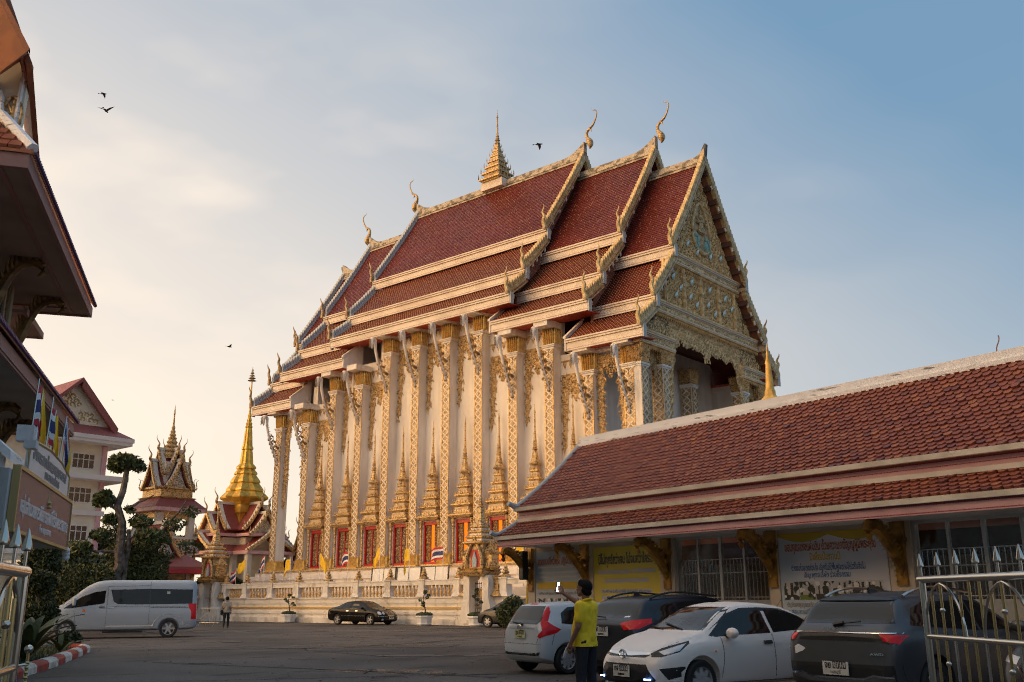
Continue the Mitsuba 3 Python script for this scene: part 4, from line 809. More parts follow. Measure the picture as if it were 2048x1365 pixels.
# ridge cap, verges, bands, eaves
part(HALL, 'ridge_cap', hl(cat(box(.0, XE, 2.95, 3.18, 5.98, 6.20), box(.06, XE, 2.86, 3.27, 5.90, 6.0))), 'white_cap')
def vtube(pts, x, r, curl=0): p = np.stack([np.full(len(pts), x), pts[:, 0], pts[:, 1] + .05], 1); return hl(tube(p, r, 8))
part(R1, 'verge', vtube(np.vstack([UP, [.50, 4.0], [.3, 4.06]]), .02, .075), 'grey_trim', 40); part(R2, 'verge', vtube(np.vstack([LO, [-.16, 3.2], [-.3, 3.25]]), .02, .065), 'grey_trim', 40)
part(R1, 'eave_gutter', hl(cat(box(-.02, XE, .50, .64, 3.90, 4.0))), 'pale_trim'); part(R2, 'eave_gutter', hl(box(-.02, XE, -.14, .0, 3.09, 3.19)), 'pale_trim')
part(HALL, 'roof_band', hl(cat(box(.06, XE, .66, .8, 3.60, 3.9))), 'pink_trim'); part(HALL, 'band_line', hl(cat(box(.05, XE, .652, .7, 3.855, 3.885), box(.05, XE, .655, .7, 3.775, 3.787))), 'red_line')
part(HALL, 'band_sill', hl(box(-.02, XE, .58, .74, 3.60, 3.69)), 'pale_trim')
part(HALL, 'fascia', hl(cat(box(0, XE, -.06, .0, 2.9, 3.085))), 'pink_trim'); part(HALL, 'fascia_line', hl(cat(box(0, XE, -.068, -.02, 3.055, 3.08), box(0, XE, -.068, -.02, 2.925, 2.937))), 'red_line')
part(HALL, 'eave_soffit', hl(box(.02, XE, .0, 1.3, 2.93, 2.97)), 'white_paint')
WY = 1.25
bays = [(-.04, 1.90), (2.43, 4.86), (5.33, 8.10), (8.36, 10.95), (11.45, 14.2), (14.7, 17.2)]
part(HALL, 'wall', hl(cat(box(-.35, -.04, WY, WY + .3, 0, 2.95), *[box(a[1], b[0], WY, WY + .3, 0, 2.95) for a, b in zip(bays[:-1], bays[1:])], box(-.35, XE, WY + .02, WY + .3, 0, .95), box(-.04, 4.9, WY + .06, WY + .3, .95, 2.95), box(8.3, 11, WY + .06, WY + .3, .95, 2.95), box(-.35, -.05, WY + .3, 5.5, 0, 2.9), box(-.35, XE, 5.2, 5.5, 0, 2.9))), 'hall_wall')
part(HALL, 'floor', hl(box(-.35, XE, WY - .6, 5.5, .0, .12)), 'patch_dark')
part(HALL, 'back_partition', hl(box(-.2, XE, 3.6, 3.7, .1, 2.9)), 'dark_wood')
mat('window_glass', (.035, .032, .03), .06, specular=.8); mat('alu', (.55, .53, .50), .35, .7); scene['pane_glass'] = {'type': 'thindielectric', 'int_ior': 1.5}
mat('curtain', (.20, .13, .07), .9)
for bi in (2, 4, 5):
    a, b = bays[bi]; W = part(HALL, 'window', hl(cat(box(a, b, WY + .05, WY + .12, 2.86, 2.94), box(a, b, WY + .03, WY + .14, .95, 1.5))), 'alu'); n = 4; s = (b - a) / n
    scene[W]['bsdf'] = {'type': 'ref', 'id': 'alu'}
    for k in range(n + 1): part(W, 'mullion', hl(cbox(a + .03 + k * (b - a - .06) / n, WY + .09, 2.2, .055 if k % 2 else .075, .06, 1.42)), 'alu')
    for k in range(n): part(W, 'pane', hl(box(a + k * s + .03, a + (k + 1) * s - .03, WY + .085, WY + .0855, 1.5, 2.86)), 'pane_glass')
    for k in range(26): part(W, 'bar', hl(tube([[a + .08 + k * (b - a - .16) / 25, WY + .2, 1.5], [a + .08 + k * (b - a - .16) / 25, WY + .2, 2.4]], .008, 4, cap=False)), 'alu')
    part(W, 'bar_rail', hl(cat(box(a, b, WY + .19, WY + .21, 1.55, 1.57), box(a, b, WY + .19, WY + .21, 2.08, 2.10), box(a, b, WY + .19, WY + .21, 2.38, 2.40))), 'alu')
    xs = np.linspace(a + .1, b - .1, 60); 
    part(W, 'curtain', hl(prism(np.vstack([np.stack([xs, WY + .75 + .05 * np.sin(xs * 26)], 1), np.stack([xs, WY + .76 + .05 * np.sin(xs * 26)], 1)[::-1]]), 1.0, 2.3, 'xy')), 'curtain')
# gilded brackets
def hall_bracket(x):
    P = spline([[x, WY + .02, 1.78], [x, WY - .12, 2.2], [x, WY - .42, 2.55], [x, WY - .72, 2.8], [x, WY - .92, 2.84], [x, WY - .98, 2.68], [x, WY - .93, 2.55]], 20); t = np.linspace(0, 1, 20)
    o = [tube(P, np.interp(t, [0, .2, .6, .8, 1], [.03, .09, .11, .13, .04]), 8)]
    for k in range(1, 17):
        for sg in (-1, 1):
            v = np.asarray(LEAF.vertices) * [.13, .10, .20]; dz = np.array([.15 * sg, .8, .45]); dz /= np.linalg.norm(dz); ax = np.array([1, 0, 0.]); ay = np.cross(dz, ax); ay /= np.linalg.norm(ay); ax = np.cross(ay, dz)
            o.append(tm(P[k] + [sg * .05, .03, 0] + v[:, :1] * ay * sg + v[:, 1:2] * ax * sg + v[:, 2:] * dz, LEAF.faces))
            dz = np.array([.5 * sg, -.5, -.5]); dz /= np.linalg.norm(dz); ay = np.cross(dz, [0, 0, 1.]); ay /= np.linalg.norm(ay); ax = np.cross(ay, dz); w = v * .7
            o.append(tm(P[k] + [sg * .06, -.02, 0] + w[:, :1] * ay + w[:, 1:2] * ax + w[:, 2:] * dz, LEAF.faces))
    for k, s in ((7, .32), (10, .30), (13, .26)): v = np.asarray(SCROLL.vertices) * s; o.append(tm(P[k] + np.stack([v[:, 1] * 3.2, .10 + v[:, 0], v[:, 2] - .1], 1), SCROLL.faces))
    o += [box(x - .13, x + .13, WY - .10, WY + .03, 2.45, 2.92), box(x - .16, x + .16, WY - .14, WY + .03, 2.55, 2.62), box(x - .11, x + .11, WY - .05, WY + .03, 1.75, 2.45)]
    return hl(cat(o))
mat('bracket_gold', _mott((.48, .26, .05), (.24, .12, .03), 5.0), .4, .45)
for x in (-.2, 2.16, 5.12, 8.22, 11.22, 14.45): part(HALL, 'gilded_bracket', hall_bracket(x), 'bracket_gold')
# ------------------------------------------------------------------ what hangs on the gallery
def hb(x0, x1, z0, z1, y=WY + .03, th=.012): return hl(box(x0, x1, y - th, y, z0, z1))
mat('vinyl_blue', P_(lambda p, n, uv: mikit.mix((.30, .40, .50), (.60, .61, .65), mikit.smoothstep(1.3, 2.9, 3.6 - p.z + .25 * mikit.fbm(p.x, p.y, p.z, 3)))), .5)
mat('vinyl_white', P_(lambda p, n, uv: mikit.mix((.44, .53, .62), (.68, .65, .68), mikit.smoothstep(.2, .8, mikit.fbm(p.x * .9, p.y * .9, p.z * .9, 3) + .1 * (p.x + 8.5)))), .5)
mat('vinyl_yellow', (.70, .56, .07), .5); mat('print_pale', (.52, .50, .50), .6); mat('print_orange', (.42, .10, .02), .6); mat('print_yellow', (.60, .40, .03), .6); mat('print_blue', (.07, .15, .32), .6); mat('print_ink', (.03, .03, .09), .6); mat('print_teal', (.16, .30, .32), .6); mat('print_grey', (.20, .20, .20), .6); mat('print_green', (.16, .22, .04), .6); mat('print_dark', (.05, .05, .045), .6)
def hang(name, label, x0, x1, z0, z1, m):
    k = solo(name, hb(x0, x1, z0, z1), m, label, 'banner'); return k
def htext(par, s, xc, z, width, h, m, name='lettering'):
    t = text(s, h, .003, thai=True); part(par, name, place_text(t, HP + HN * (WY + .017) + xc * HD + np.array([0, 0, z]), HD, [0, 0, 1.0], width), m)
def photo(par, x0, x1, z0, z1, seed):
    r = np.random.default_rng(seed); o = []
    P = part(par, 'printed_photo', hb(x0, x1, z0, z1, WY + .0172, .003), 'print_pale'); y = WY + .0135
    part(P, 'photo_ground', hl(box(x0, x1, y - .002, y, z0, z0 + (z1 - z0) * r.uniform(.2, .4))), 'print_green' if seed % 2 else 'print_dark')
    pl = unary_union([Point(r.uniform(x0, x1), r.uniform(z0, z1)).buffer(r.uniform(.02, .08), 3) for _ in range(9)] + [sbox(q, z0 + .1, q + .03, z1 - .03) for q in r.uniform(x0, x1 - .03, 3)]).intersection(sbox(x0, z0, x1, z1))
    part(P, 'photo_shapes', hl(prism(pl, y - .004, y - .001, 'xz')), 'print_dark')
    pl = unary_union([Point(r.uniform(x0, x1), r.uniform(z0, z1)).buffer(r.uniform(.02, .07), 3) for _ in range(4)]).intersection(sbox(x0, z0, x1, z1)); part(P, 'photo_lights', hl(prism(pl, y - .006, y - .0035, 'xz')), 'flag_white')
B1 = hang('blue_banner', 'pale blue printed banner at the left end of the gallery wall', -.02, 1.9, 1.0, 2.80, 'vinyl_blue')
htext(B1, 'สวดมนต์ไหว้พระ ปฏิบัติธรรม', .94, 2.46, 1.7, .15, 'print_orange')
part(B1, 'yellow_strip', hl(prism(sbox(.12, 1.86, 1.72, 1.93).buffer(.06), WY + .012, WY + .018, 'xz')), 'print_yellow')
for z in (2.36, 2.22, 2.10): part(B1, 'pale_strip', hb(.1, 1.75, z, z + .045, WY + .0172, .003), 'print_pale')
htext(B1, 'ขอเชิญร่วมทำบุญสวดมนต์เย็นทุกวัน เวลา ๑๘.๐๐ น.', .92, 1.66, 1.6, .06, 'print_grey')
for k in range(4): photo(B1, .08 + .44 * k, .50 + .44 * k, 1.22, 1.56, 40 + k)
B2 = hang('yellow_banner', 'yellow printed banner with dark Thai headline on the gallery wall', 2.44, 4.84, 1.0, 2.82, 'vinyl_yellow')
htext(B2, '“ไม่ทุกข์กว่าคน ไม่จนกว่าใคร”', 3.62, 2.40, 1.95, .19, 'print_ink')
for a, b, z in ((2.62, 3.82, 2.15), (3.90, 4.68, 2.16), (2.86, 4.45, 1.93)): part(B2, 'pale_strip', hl(prism(sbox(a + .03, z + .03, b - .03, z + .06).buffer(.03), WY + .012, WY + .018, 'xz')), 'print_pale')
part(B2, 'teal_strip', hb(2.72, 4.55, 1.68, 1.77, WY + .0172, .003), 'print_pale'); htext(B2, 'ร่วมสร้างบารมีด้วยการให้ทาน รักษาศีล เจริญภาวนา', 3.63, 1.695, 1.75, .05, 'print_blue')
for k in range(4): photo(B2, 2.74 + .46 * k, 3.18 + .46 * k, 1.30, 1.62, 50 + k)
B3 = hang('white_banner', 'large pale banner with orange Thai headline and a row of photos', 8.38, 10.92, .9, 2.84, 'vinyl_white')
xs = np.linspace(8.38, 10.92, 60); part(B3, 'printed_drape', hl(prism(np.vstack([np.stack([xs, np.full(60, 2.84)], 1), np.stack([xs, 2.78 - .13 * np.abs(np.sin((xs - 8.38) * 2.5))], 1)[::-1]]), WY + .012, WY + .018, 'xz')), 'banner_yellow_deep')
htext(B3, 'ขอบคุณแห่งแผ่นดิน ด้วยความกตัญญูผู้มีพระคุณ', 9.62, 2.48, 2.15, .15, 'print_orange'); htext(B3, '(เพื่อเป็นทาน)', 9.52, 2.28, .72, .12, 'print_yellow')
htext(B3, 'ปวงชนร่วมแรงร่วมใจ ปลูกต้นไม้ฟื้นฟูอารามให้ร่มรื่นสืบไป', 9.55, 2.08, 1.75, .10, 'print_blue'); htext(B3, 'เชิญ พุทธบริษัท ร่วมกิจกรรม', 9.53, 1.94, 1.1, .09, 'print_blue')
for k in range(6): photo(B3, 8.46 + .39 * k, 8.83 + .39 * k, 1.50, 1.86, 60 + k)
htext(B3, 'บัญชีกองทุนบูรณะวัด เลขที่ ๗๓๙-๑-๖๖๘๙๒-๐', 9.2, 1.36, 1.4, .08, 'print_grey'); htext(B3, 'สอบถามที่สำนักงานวัด', 9.1, 1.22, 1.0, .08, 'print_blue')
SP = thing('wall_speaker', 'black column loudspeaker on the gallery post at the left end', 'loudspeaker')
part(SP, 'cabinet', hl(rbox(.2, .18, .78, .02).apply_translation([-.2 + .02, WY - .28, 2.45])), 'black'); part(SP, 'grille', hl(box(-.26, -.10, WY - .38, WY - .37, 2.1, 2.8)), 'dark_metal'); part(SP, 'arm', hl(box(-.2, -.16, WY - .2, WY + .02, 2.4, 2.5)), 'dark_metal')
solo('roof_rod', hl(tube(spline([[12.64, 3.1, 6.2], [12.63, 3.1, 6.32], [12.68, 3.1, 6.42], [12.69, 3.1, 6.55]], 8), .012, 5)), 'trim_line', 'thin bent rod standing on the ridge of the gallery', 'rod')
GF = thing('golden_finial', 'bright gold finial of a spired pillar rising behind the gallery ridge', 'finial')
part(GF, 'spike', lathe([(.17, 8.95), (.14, 9.3), (.10, 9.9), (.12, 9.98), (.06, 10.2), (.01, 10.75)], 10, c=(-15.07, 32.7, 0)), 'gold_bright', 40); part(GF, 'tiered_base', lathe([(.5, 0), (.5, 7.6), (.36, 7.9), (.42, 8.0), (.42, 8.15), (.30, 8.25), (.36, 8.4), (.36, 8.6), (.22, 8.75), (.2, 8.95)], 8, c=(-15.07, 32.7, 0)), 'gold_bright')
# ------------------------------------------------------------------ the building on the left: local a (away along its front), b (towards the court), z
LA, LN = np.array([-.8381, .5455, 0]), np.array([.5455, .8381, 0])
def lb(m):
    v = np.asarray(m.vertices); t = tm(v[:, :1] * LA + v[:, 1:2] * LN + v[:, 2:] * [0, 0, 1], np.asarray(m.faces)[:, ::-1])
    if getattr(m, 'pieces', None): t.pieces = [lb(q) for q in m.pieces]
    return t
def lp(a, b, z): return a * LA + b * LN + np.array([0, 0, z])
mat('brown_roof', _mott((.32, .115, .055), (.24, .085, .045), 2.0), .6); mat('soffit_brown', _mott((.30, .24, .20), (.24, .19, .16), .7), .8); mat('fascia_brown', (.26, .15, .14), .6)
mat('cream_wall', _mott((.72, .66, .52), (.64, .57, .44), .6), .8); mat('dark_gold', _mott((.20, .12, .04), (.09, .05, .02), 5.0), .5, .4); mat('verge_violet', (.10, .05, .14), .5)
mat('dark_glass', (.02, .025, .03), .08, specular=.7); mat('louver', (.34, .30, .20), .6); mat('sign_brown', (.24, .115, .11), .5); mat('sign_white', (.62, .60, .58), .5); mat('sign_gold', (.45, .33, .14), .45, .3); mat('grey_plaster', _mott((.50, .50, .50), (.40, .40, .40), 1.0), .8)
LBD = thing('meeting_building', 'brown roofed building with dark soffits and sign board at the left edge', 'building')
part(LBD, 'wall', lb(cat(box(-22, 30.4, -16, -6.6, 0, 10.75), box(30.4, 30.8, -14, -6.6, 0, 10.75))), 'cream_wall')  # wall carried on out of view, the unseen length added for shading
part(LBD, 'long_roof', lb(prism([(-16.5, 10.75), (-4.6, 10.75), (-10.5, 17.5)], -22, 14.0, 'yz')), 'brown_roof')  # unseen roof added to keep the sun off the gallery ridge
part(LBD, 'upper_soffit', lb(box(21.4, 33.1, -15, -4.6, 10.68, 10.74)), 'soffit_brown')
part(LBD, 'soffit_border', lb(cat(box(21.5, 33.0, -5.15, -5.05, 10.64, 10.68), box(32.4, 32.5, -14, -5.05, 10.64, 10.68))), 'fascia_brown')
part(LBD, 'upper_fascia', lb(cat(box(21.4, 33.1, -4.6, -4.5, 10.62, 10.95), box(21.3, 21.4, -15, -4.5, 10.62, 10.95), box(33.1, 33.2, -15, -4.5, 10.62, 10.95))), 'fascia_brown')
def skirt(pts): return tm(pts, [[0, 1, 2], [0, 2, 3]])
SK = part(LBD, 'skirt_roof', lb(cat(hexa([[21.3, -4.42, 10.95], [33.2, -4.42, 10.95], [30.5, -6.6, 13.0], [23.6, -6.6, 13.2], [21.3, -4.42, 11.02], [33.2, -4.42, 11.02], [30.5, -6.6, 13.07], [23.6, -6.6, 13.27]]),
    hexa([[21.25, -16, 10.95], [21.25, -4.42, 10.95], [23.6, -6.6, 13.2], [23.6, -16, 13.2], [21.25, -16, 11.02], [21.25, -4.42, 11.02], [23.6, -6.6, 13.27], [23.6, -16, 13.27]]))), 'brown_roof')
for k in range(9):
    for j in range(26):  # rounded tiles of the front skirt
        t = (k + .5) / 9; b_ = -4.7 - j * .26 - t * 2.0
        if b_ < -10: continue
        part(SK, 'skirt_tile', lb(hexa([[21.25 + t * 2.35 - .13, b_ - .12, 11.03 + t * 2.25 - .12], [21.25 + t * 2.35 - .13, b_ + .12, 11.03 + t * 2.25 - .12], [21.25 + t * 2.35 + .17, b_ + .12, 11.03 + t * 2.25 + .16], [21.25 + t * 2.35 + .17, b_ - .12, 11.03 + t * 2.25 + .16],
            [21.25 + t * 2.35 - .16, b_ - .12, 11.03 + t * 2.25 - .06], [21.25 + t * 2.35 - .16, b_ + .12, 11.03 + t * 2.25 - .06], [21.25 + t * 2.35 + .15, b_ + .12, 11.03 + t * 2.25 + .19], [21.25 + t * 2.35 + .15, b_ - .12, 11.03 + t * 2.25 + .19]])), 'roof_tile_1')
part(SK, 'hip_cap', lb(tube([[21.3, -4.45, 11.08], [22.6, -5.45, 12.4], [23.9, -6.5, 13.5]], .13, 6)), 'white_cap')
part(SK, 'edge_tile_row', lb(cat(*[tube([[a, -4.46, 11.0], [a, -4.36, 11.0]], .05, 5) for a in np.arange(21.4, 33.1, .14)])), 'verge_violet', kind='stuff')
# the steep gable above
part(LBD, 'gable_wall', lb(prism([(-5.15, 11.2), (-5.05, 14.0), (-7.6, 19.5), (-10.1, 14.0), (-10.1, 11.2)], 22.8, 23.1, 'yz')), 'cream_wall')
GR = part(LBD, 'steep_roof', lb(cat(hexa([[21.95, -4.95, 13.4], [27.4, -5.5, 12.7], [27.0, -7.6, 19.75], [21.7, -7.6, 19.75], [21.95, -4.83, 13.45], [27.4, -5.38, 12.75], [27.0, -7.5, 19.95], [21.7, -7.5, 19.95]]),
    hexa([[21.95, -10.4, 13.4], [21.7, -7.6, 19.75], [27.0, -7.6, 19.75], [27.4, -10, 12.7], [21.95, -10.5, 13.45], [21.7, -7.6, 19.95], [27.0, -7.6, 19.95], [27.4, -10.1, 12.75]]))), 'brown_roof')
part(GR, 'rake_batten', lb(cat(*[hexa([[21.8, -4.95 - 2.65 * t, 13.4 + 6.35 * t - .06], [22.8, -4.99 - 2.61 * t, 13.3 + 6.45 * t - .06], [22.8, -4.99 - 2.61 * t, 13.3 + 6.45 * t], [21.8, -4.95 - 2.65 * t, 13.4 + 6.35 * t], [21.8, -5.0 - 2.65 * t, 13.4 + 6.35 * t - .06], [22.8, -5.04 - 2.61 * t, 13.3 + 6.45 * t - .06], [22.8, -5.04 - 2.61 * t, 13.3 + 6.45 * t], [21.8, -5.0 - 2.65 * t, 13.4 + 6.35 * t]]) for t in np.linspace(.03, .9, 22)])), 'gable_wood', kind='stuff')
part(GR, 'rake_soffit', lb(hexa([[21.2, -4.80, 13.30], [22.7, -5.08, 14.08], [22.7, -5.65, 13.48], [21.2, -5.28, 12.66], [21.2, -5.5, 14.53], [22.7, -5.89, 15.45], [22.7, -7.6, 19.7], [21.2, -7.6, 19.6]])), 'brown_roof') if False else part(GR, 'front_hood', lb(tm([[21.2, -4.83, 13.33], [21.2, -6.26, 15.8], [22.7, -6.2, 12.87], [22.7, -5.08, 14.11], [21.15, -4.75, 13.40], [21.15, -6.2, 15.95], [22.7, -6.3, 16.2]], [[0, 1, 2], [0, 2, 3], [0, 4, 5], [0, 5, 1], [4, 3, 6], [4, 6, 5]])), 'brown_roof')
part(LBD, 'gable_moulding', lb(cat(tube([[22.72, -5.5, 12.1], [22.72, -5.55, 12.9], [22.72, -5.75, 13.35]], .07, 6), tube([[22.72, -5.2, 12.0], [22.72, -5.14, 13.9]], .06, 6))), 'white_cap')
wa = np.linspace(0, 2 * PI, 13); WH = part(LBD, 'wheel_emblem', lb(cat(tube(np.stack([np.full(13, 22.72), -5.28 + .20 * np.cos(wa), 12.55 + .42 * np.sin(wa)], 1), .045, 6), *[tube([[22.74, -5.28, 12.55], [22.74, -5.28 + .19 * math.cos(a), 12.55 + .40 * math.sin(a)]], .03, 5) for a in wa[:8] * 1.5])), 'gold')
# lower eaves
part(LBD, 'lower_soffit', lb(box(9, 32.0, -6.6, -4.6, 6.50, 6.55)), 'soffit_brown')
part(LBD, 'lower_fascia', lb(cat(box(9, 32.1, -4.6, -4.5, 6.45, 6.82), box(32.0, 32.1, -6.6, -4.5, 6.45, 6.82), box(9, 32.1, -4.5, -4.47, 6.5, 6.56))), 'fascia_brown')
LR = part(LBD, 'lower_roof', lb(hexa([[9, -4.4, 6.82], [32.2, -4.4, 6.82], [30.8, -6.7, 8.6], [9, -6.7, 8.6], [9, -4.4, 6.9], [32.2, -4.4, 6.9], [30.8, -6.7, 8.7], [9, -6.7, 8.7]])), 'brown_roof')
part(LR, 'edge_tile_row', lb(cat(*[tube([[a, -4.46, 6.9], [a, -4.34, 6.9]], .05, 5) for a in np.arange(16, 32.1, .14)])), 'verge_violet', kind='stuff')
part(LR, 'hip_cap', lb(tube([[19.2, -4.5, 7.0], [18.3, -5.3, 7.7], [17.6, -6.5, 8.6]], .14, 6)), 'white_cap')
part(LBD, 'far_eave', lb(cat(box(30.9, 33.8, -9.5, -6.1, 10.0, 10.1), box(30.9, 33.9, -6.1, -6.0, 9.95, 10.16), box(33.8, 33.9, -9.5, -6.1, 9.95, 10.16))), 'fascia_brown')
# upper windows with louvres
for i in range(3):
    a0 = 22.4 + i * 2.75; W = part(LBD, 'window', lb(cat(box(a0, a0 + 2.5, -6.62, -6.55, 7.9, 8.0), box(a0, a0 + 2.5, -6.62, -6.55, 10.5, 10.6), *[box(a0 + k * .82, a0 + k * .82 + .05, -6.62, -6.54, 7.9, 10.6) for k in range(4)], box(a0, a0 + 2.5, -6.62, -6.53, 9.55, 9.63))), 'louver')
    part(W, 'pane', lb(box(a0 + .03, a0 + 2.47, -6.605, -6.595, 9.6, 10.55)), 'dark_glass')
    for k in range(11): part(W, 'slat', lb(hexa([[a0 + .05, -6.6, 8.0 + .14 * k], [a0 + 2.45, -6.6, 8.0 + .14 * k], [a0 + 2.45, -6.52, 8.03 + .14 * k], [a0 + .05, -6.52, 8.03 + .14 * k], [a0 + .05, -6.6, 8.06 + .14 * k], [a0 + 2.45, -6.6, 8.06 + .14 * k], [a0 + 2.45, -6.52, 8.05 + .14 * k], [a0 + .05, -6.52, 8.05 + .14 * k]])), 'louver' if k % 2 else 'dark_metal')
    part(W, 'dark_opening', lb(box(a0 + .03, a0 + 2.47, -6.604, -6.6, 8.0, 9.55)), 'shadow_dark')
for i, a0 in enumerate((19.6, 23.2, 26.6)):
    W = part(LBD, 'window', lb(cat(box(a0, a0 + 2.4, -6.62, -6.55, 3.9, 4.0), box(a0, a0 + 2.4, -6.62, -6.55, 6.1, 6.2), *[box(a0 + k * .8, a0 + k * .8 + .05, -6.62, -6.54, 3.9, 6.2) for k in range(4)])), 'louver'); part(W, 'pane', lb(box(a0 + .03, a0 + 2.37, -6.61, -6.597, 4, 6.1)), 'dark_glass')
part(LBD, 'corner_pipe', lb(tube([[30.6, -6.45, 7.0], [30.6, -6.45, 10.7]], .09, 8)), 'louver')
for a, z in ((27.7, 10.68), (31.4, 10.68), (27.0, 6.5), (29.6, 6.5), (24.2, 6.5)):
    P = spline([[0, -6.6, -2.0], [0, -6.35, -1.7], [0, -6.2, -1.2], [0, -6.0, -.65], [0, -5.65, -.18], [0, -5.25, -.12], [0, -5.1, -.35], [0, -5.22, -.5]], 18) + [a, 0, z]; o = [tube(P, np.interp(np.linspace(0, 1, 18), [0, .3, .7, .85, 1], [.10, .2, .12, .13, .04]), 7)]
    for k in range(1, 15):
        for sg in (-1, 1):
            v = np.asarray(LEAF.vertices) * [.34, .2, .42]; o.append(tm(P[k] + [sg * .1, 0, 0] + np.stack([v[:, 1] + sg * v[:, 2] * .3, v[:, 0] - v[:, 2] * (.35 if k < 9 else .1), v[:, 2]], 1), LEAF.faces))
    o.append(tube([P[-6] + [-.12, 0, .1], P[-6] + [.12, 0, .1]], .14, 6)); part(LBD, 'eave_bracket', lb(cat(o)), 'dark_gold')
# porch with the sign boards
PO = part(LBD, 'porch_canopy', lb(cat(box(18.9, 26.0, -6.6, -3.62, 2.78, 3.84))), 'grey_plaster')
part(LBD, 'porch_column', lb(box(19.2, 19.6, -6.3, -5.9, 0, 2.78)), 'grey_plaster'); part(LBD, 'porch_column', lb(box(25.2, 25.6, -6.3, -5.9, 0, 2.78)), 'grey_plaster')
part(PO, 'porch_gablet', lb(cat(prism([(-6.5, 3.85), (-3.75, 3.85), (-3.75, 4.05), (-5.1, 5.1), (-6.5, 4.3)], 18.95, 19.15, 'yz'), hexa([[18.7, -3.6, 3.95], [20.0, -3.6, 3.95], [20.0, -5.1, 5.2], [18.7, -5.1, 5.2], [18.7, -3.6, 4.12], [20.0, -3.6, 4.12], [20.0, -5.1, 5.38], [18.7, -5.1, 5.38]]))), 'white_cap')
SG = thing('sign_board', 'brown sign board with pale Thai lettering and gold edge on the porch', 'sign')
part(SG, 'panel', lb(box(19.16, 25.95, -3.6, -3.5, 2.80, 3.86)), 'sign_brown')
part(SG, 'gold_frame', lb(cat(box(19.1, 26.0, -3.61, -3.47, 2.74, 2.80), box(19.1, 26.0, -3.61, -3.47, 3.86, 3.93), box(19.1, 19.17, -3.61, -3.47, 2.80, 3.86), box(25.95, 26.02, -3.61, -3.47, 2.8, 3.86))), 'sign_gold')
def lst(par, s, ac, z, w, h, b, m): part(par, 'lettering', place_text(text(s, h, .012, thai=True), lp(ac, b, z), LA, [0, 0, 1.0], w), m)
def lst2(par, s, ac, z, w, h, b, m):  # reads left to right as seen from the court
    t = text(s, h, .012, thai=True); q = place_text(t, (0, 0, 0), (1, 0, 0), (0, 1, 0), w); v = np.asarray(q.vertices)
    part(par, 'lettering', tm(lp(ac, b, z) + v[:, :1] * LA + v[:, 1:2] * [0, 0, 1] + v[:, 2:] * LN, q.faces[:, ::-1]), m)
lst2(SG, 'กลุ่มอำนวยการพิธีการศพที่ได้รับพระราชทาน', 22.6, 3.14, 6.1, .24, -3.5, 'sign_white'); lst2(SG, 'ที่ ๑ สมุทรสาคร', 22.6, 2.92, 1.5, .11, -3.5, 'sign_white')
part(SG, 'crest', lb(cat(lathe([(.03, 3.44), (.09, 3.47), (.03, 3.52), (.08, 3.56), (.03, 3.62), (.02, 3.7), (.005, 3.82)], 8, c=(22.6, -3.5, 0)))), 'sign_gold')
S2 = thing('name_board', 'white name board with grey Thai lettering above the brown sign', 'sign')
part(S2, 'panel', lb(prism([(20.2, 3.94), (25.4, 3.94), (25.35, 4.42), (24.0, 4.58), (22.4, 4.62), (20.2, 4.52)], -3.62, -3.54, 'xz')), 'sign_white')
pe = [[20.2, -3.56, 3.98], [20.2, -3.56, 4.55], [22.4, -3.56, 4.66], [24.0, -3.56, 4.61], [25.38, -3.56, 4.45], [25.42, -3.56, 3.98]]; part(S2, 'gold_frame', lb(tube(pe, .045, 4)), 'sign_gold')
lst2(S2, 'อาคารสมเด็จพระพุทธาจารย์', 22.7, 4.24, 4.5, .20, -3.54, 'print_grey'); lst2(S2, 'อาจ อาสภมหาเถร', 23.0, 4.02, 2.0, .15, -3.54, 'print_grey')
part(S2, 'floodlight', lb(cat(box(20.0, 20.3, -3.8, -3.5, 4.5, 4.8), tube([[20.1, -3.6, 4.5], [19.4, -3.4, 4.35]], .02, 5), box(19.2, 19.5, -3.5, -3.3, 4.25, 4.4))), 'grey_plaster')
for i, (a, a2, zt, s) in enumerate(((20.9, 21.15, 5.95, 1), (22.65, 23.05, 5.95, 2), (24.5, 25.2, 5.9, 3))):
    for j, c in enumerate(('tri', 'yellow')):
        p, q = lp(a + .85 * j, -3.72 - .05 * j, 3.95), lp(a2 + .85 * j, -3.72 - .05 * j, zt - .15 * j); F = thing('flag', [['red, white and blue flag drooping nearest the left edge over the sign', 'yellow flag paired with the nearest tricolour over the sign'], ['middle red, white and blue flag over the name board', 'middle yellow flag over the name board'], ['farthest red, white and blue flag over the name board', 'farthest yellow flag over the name board, low on its pole']][i][j], 'flag', 'flags on the sign of the left building')
        part(F, 'pole', tube([p, q], .016, 5), 'steel'); dv = LA * .8 + LN * .5; ang = math.atan2(dv[1], dv[0])
        if j: part(F, 'cloth', mv(cloth(.5, .8, q[2] - .04, 80 + i, 1.5), (q[0], q[1], 0), ang), 'flag_yellow', True)
        else:
            for lo, hi, cc in ((0, 1 / 6, 'red'), (1 / 6, 1 / 3, 'white'), (1 / 3, 2 / 3, 'blue'), (2 / 3, 5 / 6, 'white'), (5 / 6, 1, 'red')): part(F, 'cloth_stripe', mv(cloth(.5, .8, q[2] - .04, 70 + i, 1.5, lo=lo, hi=hi, m=3), (q[0], q[1], 0), ang), 'flag_' + cc, True)
solo('cloth_bow', lb(cat(*[mv(trimesh.creation.icosphere(2, .085), (26.0 + .03 * k, -3.5, 2.74 - .08 * k)) for k in range(3)])), 'flag_white', 'white cloth rosette hanging at the far end of the sign', 'decoration', smooth=True)
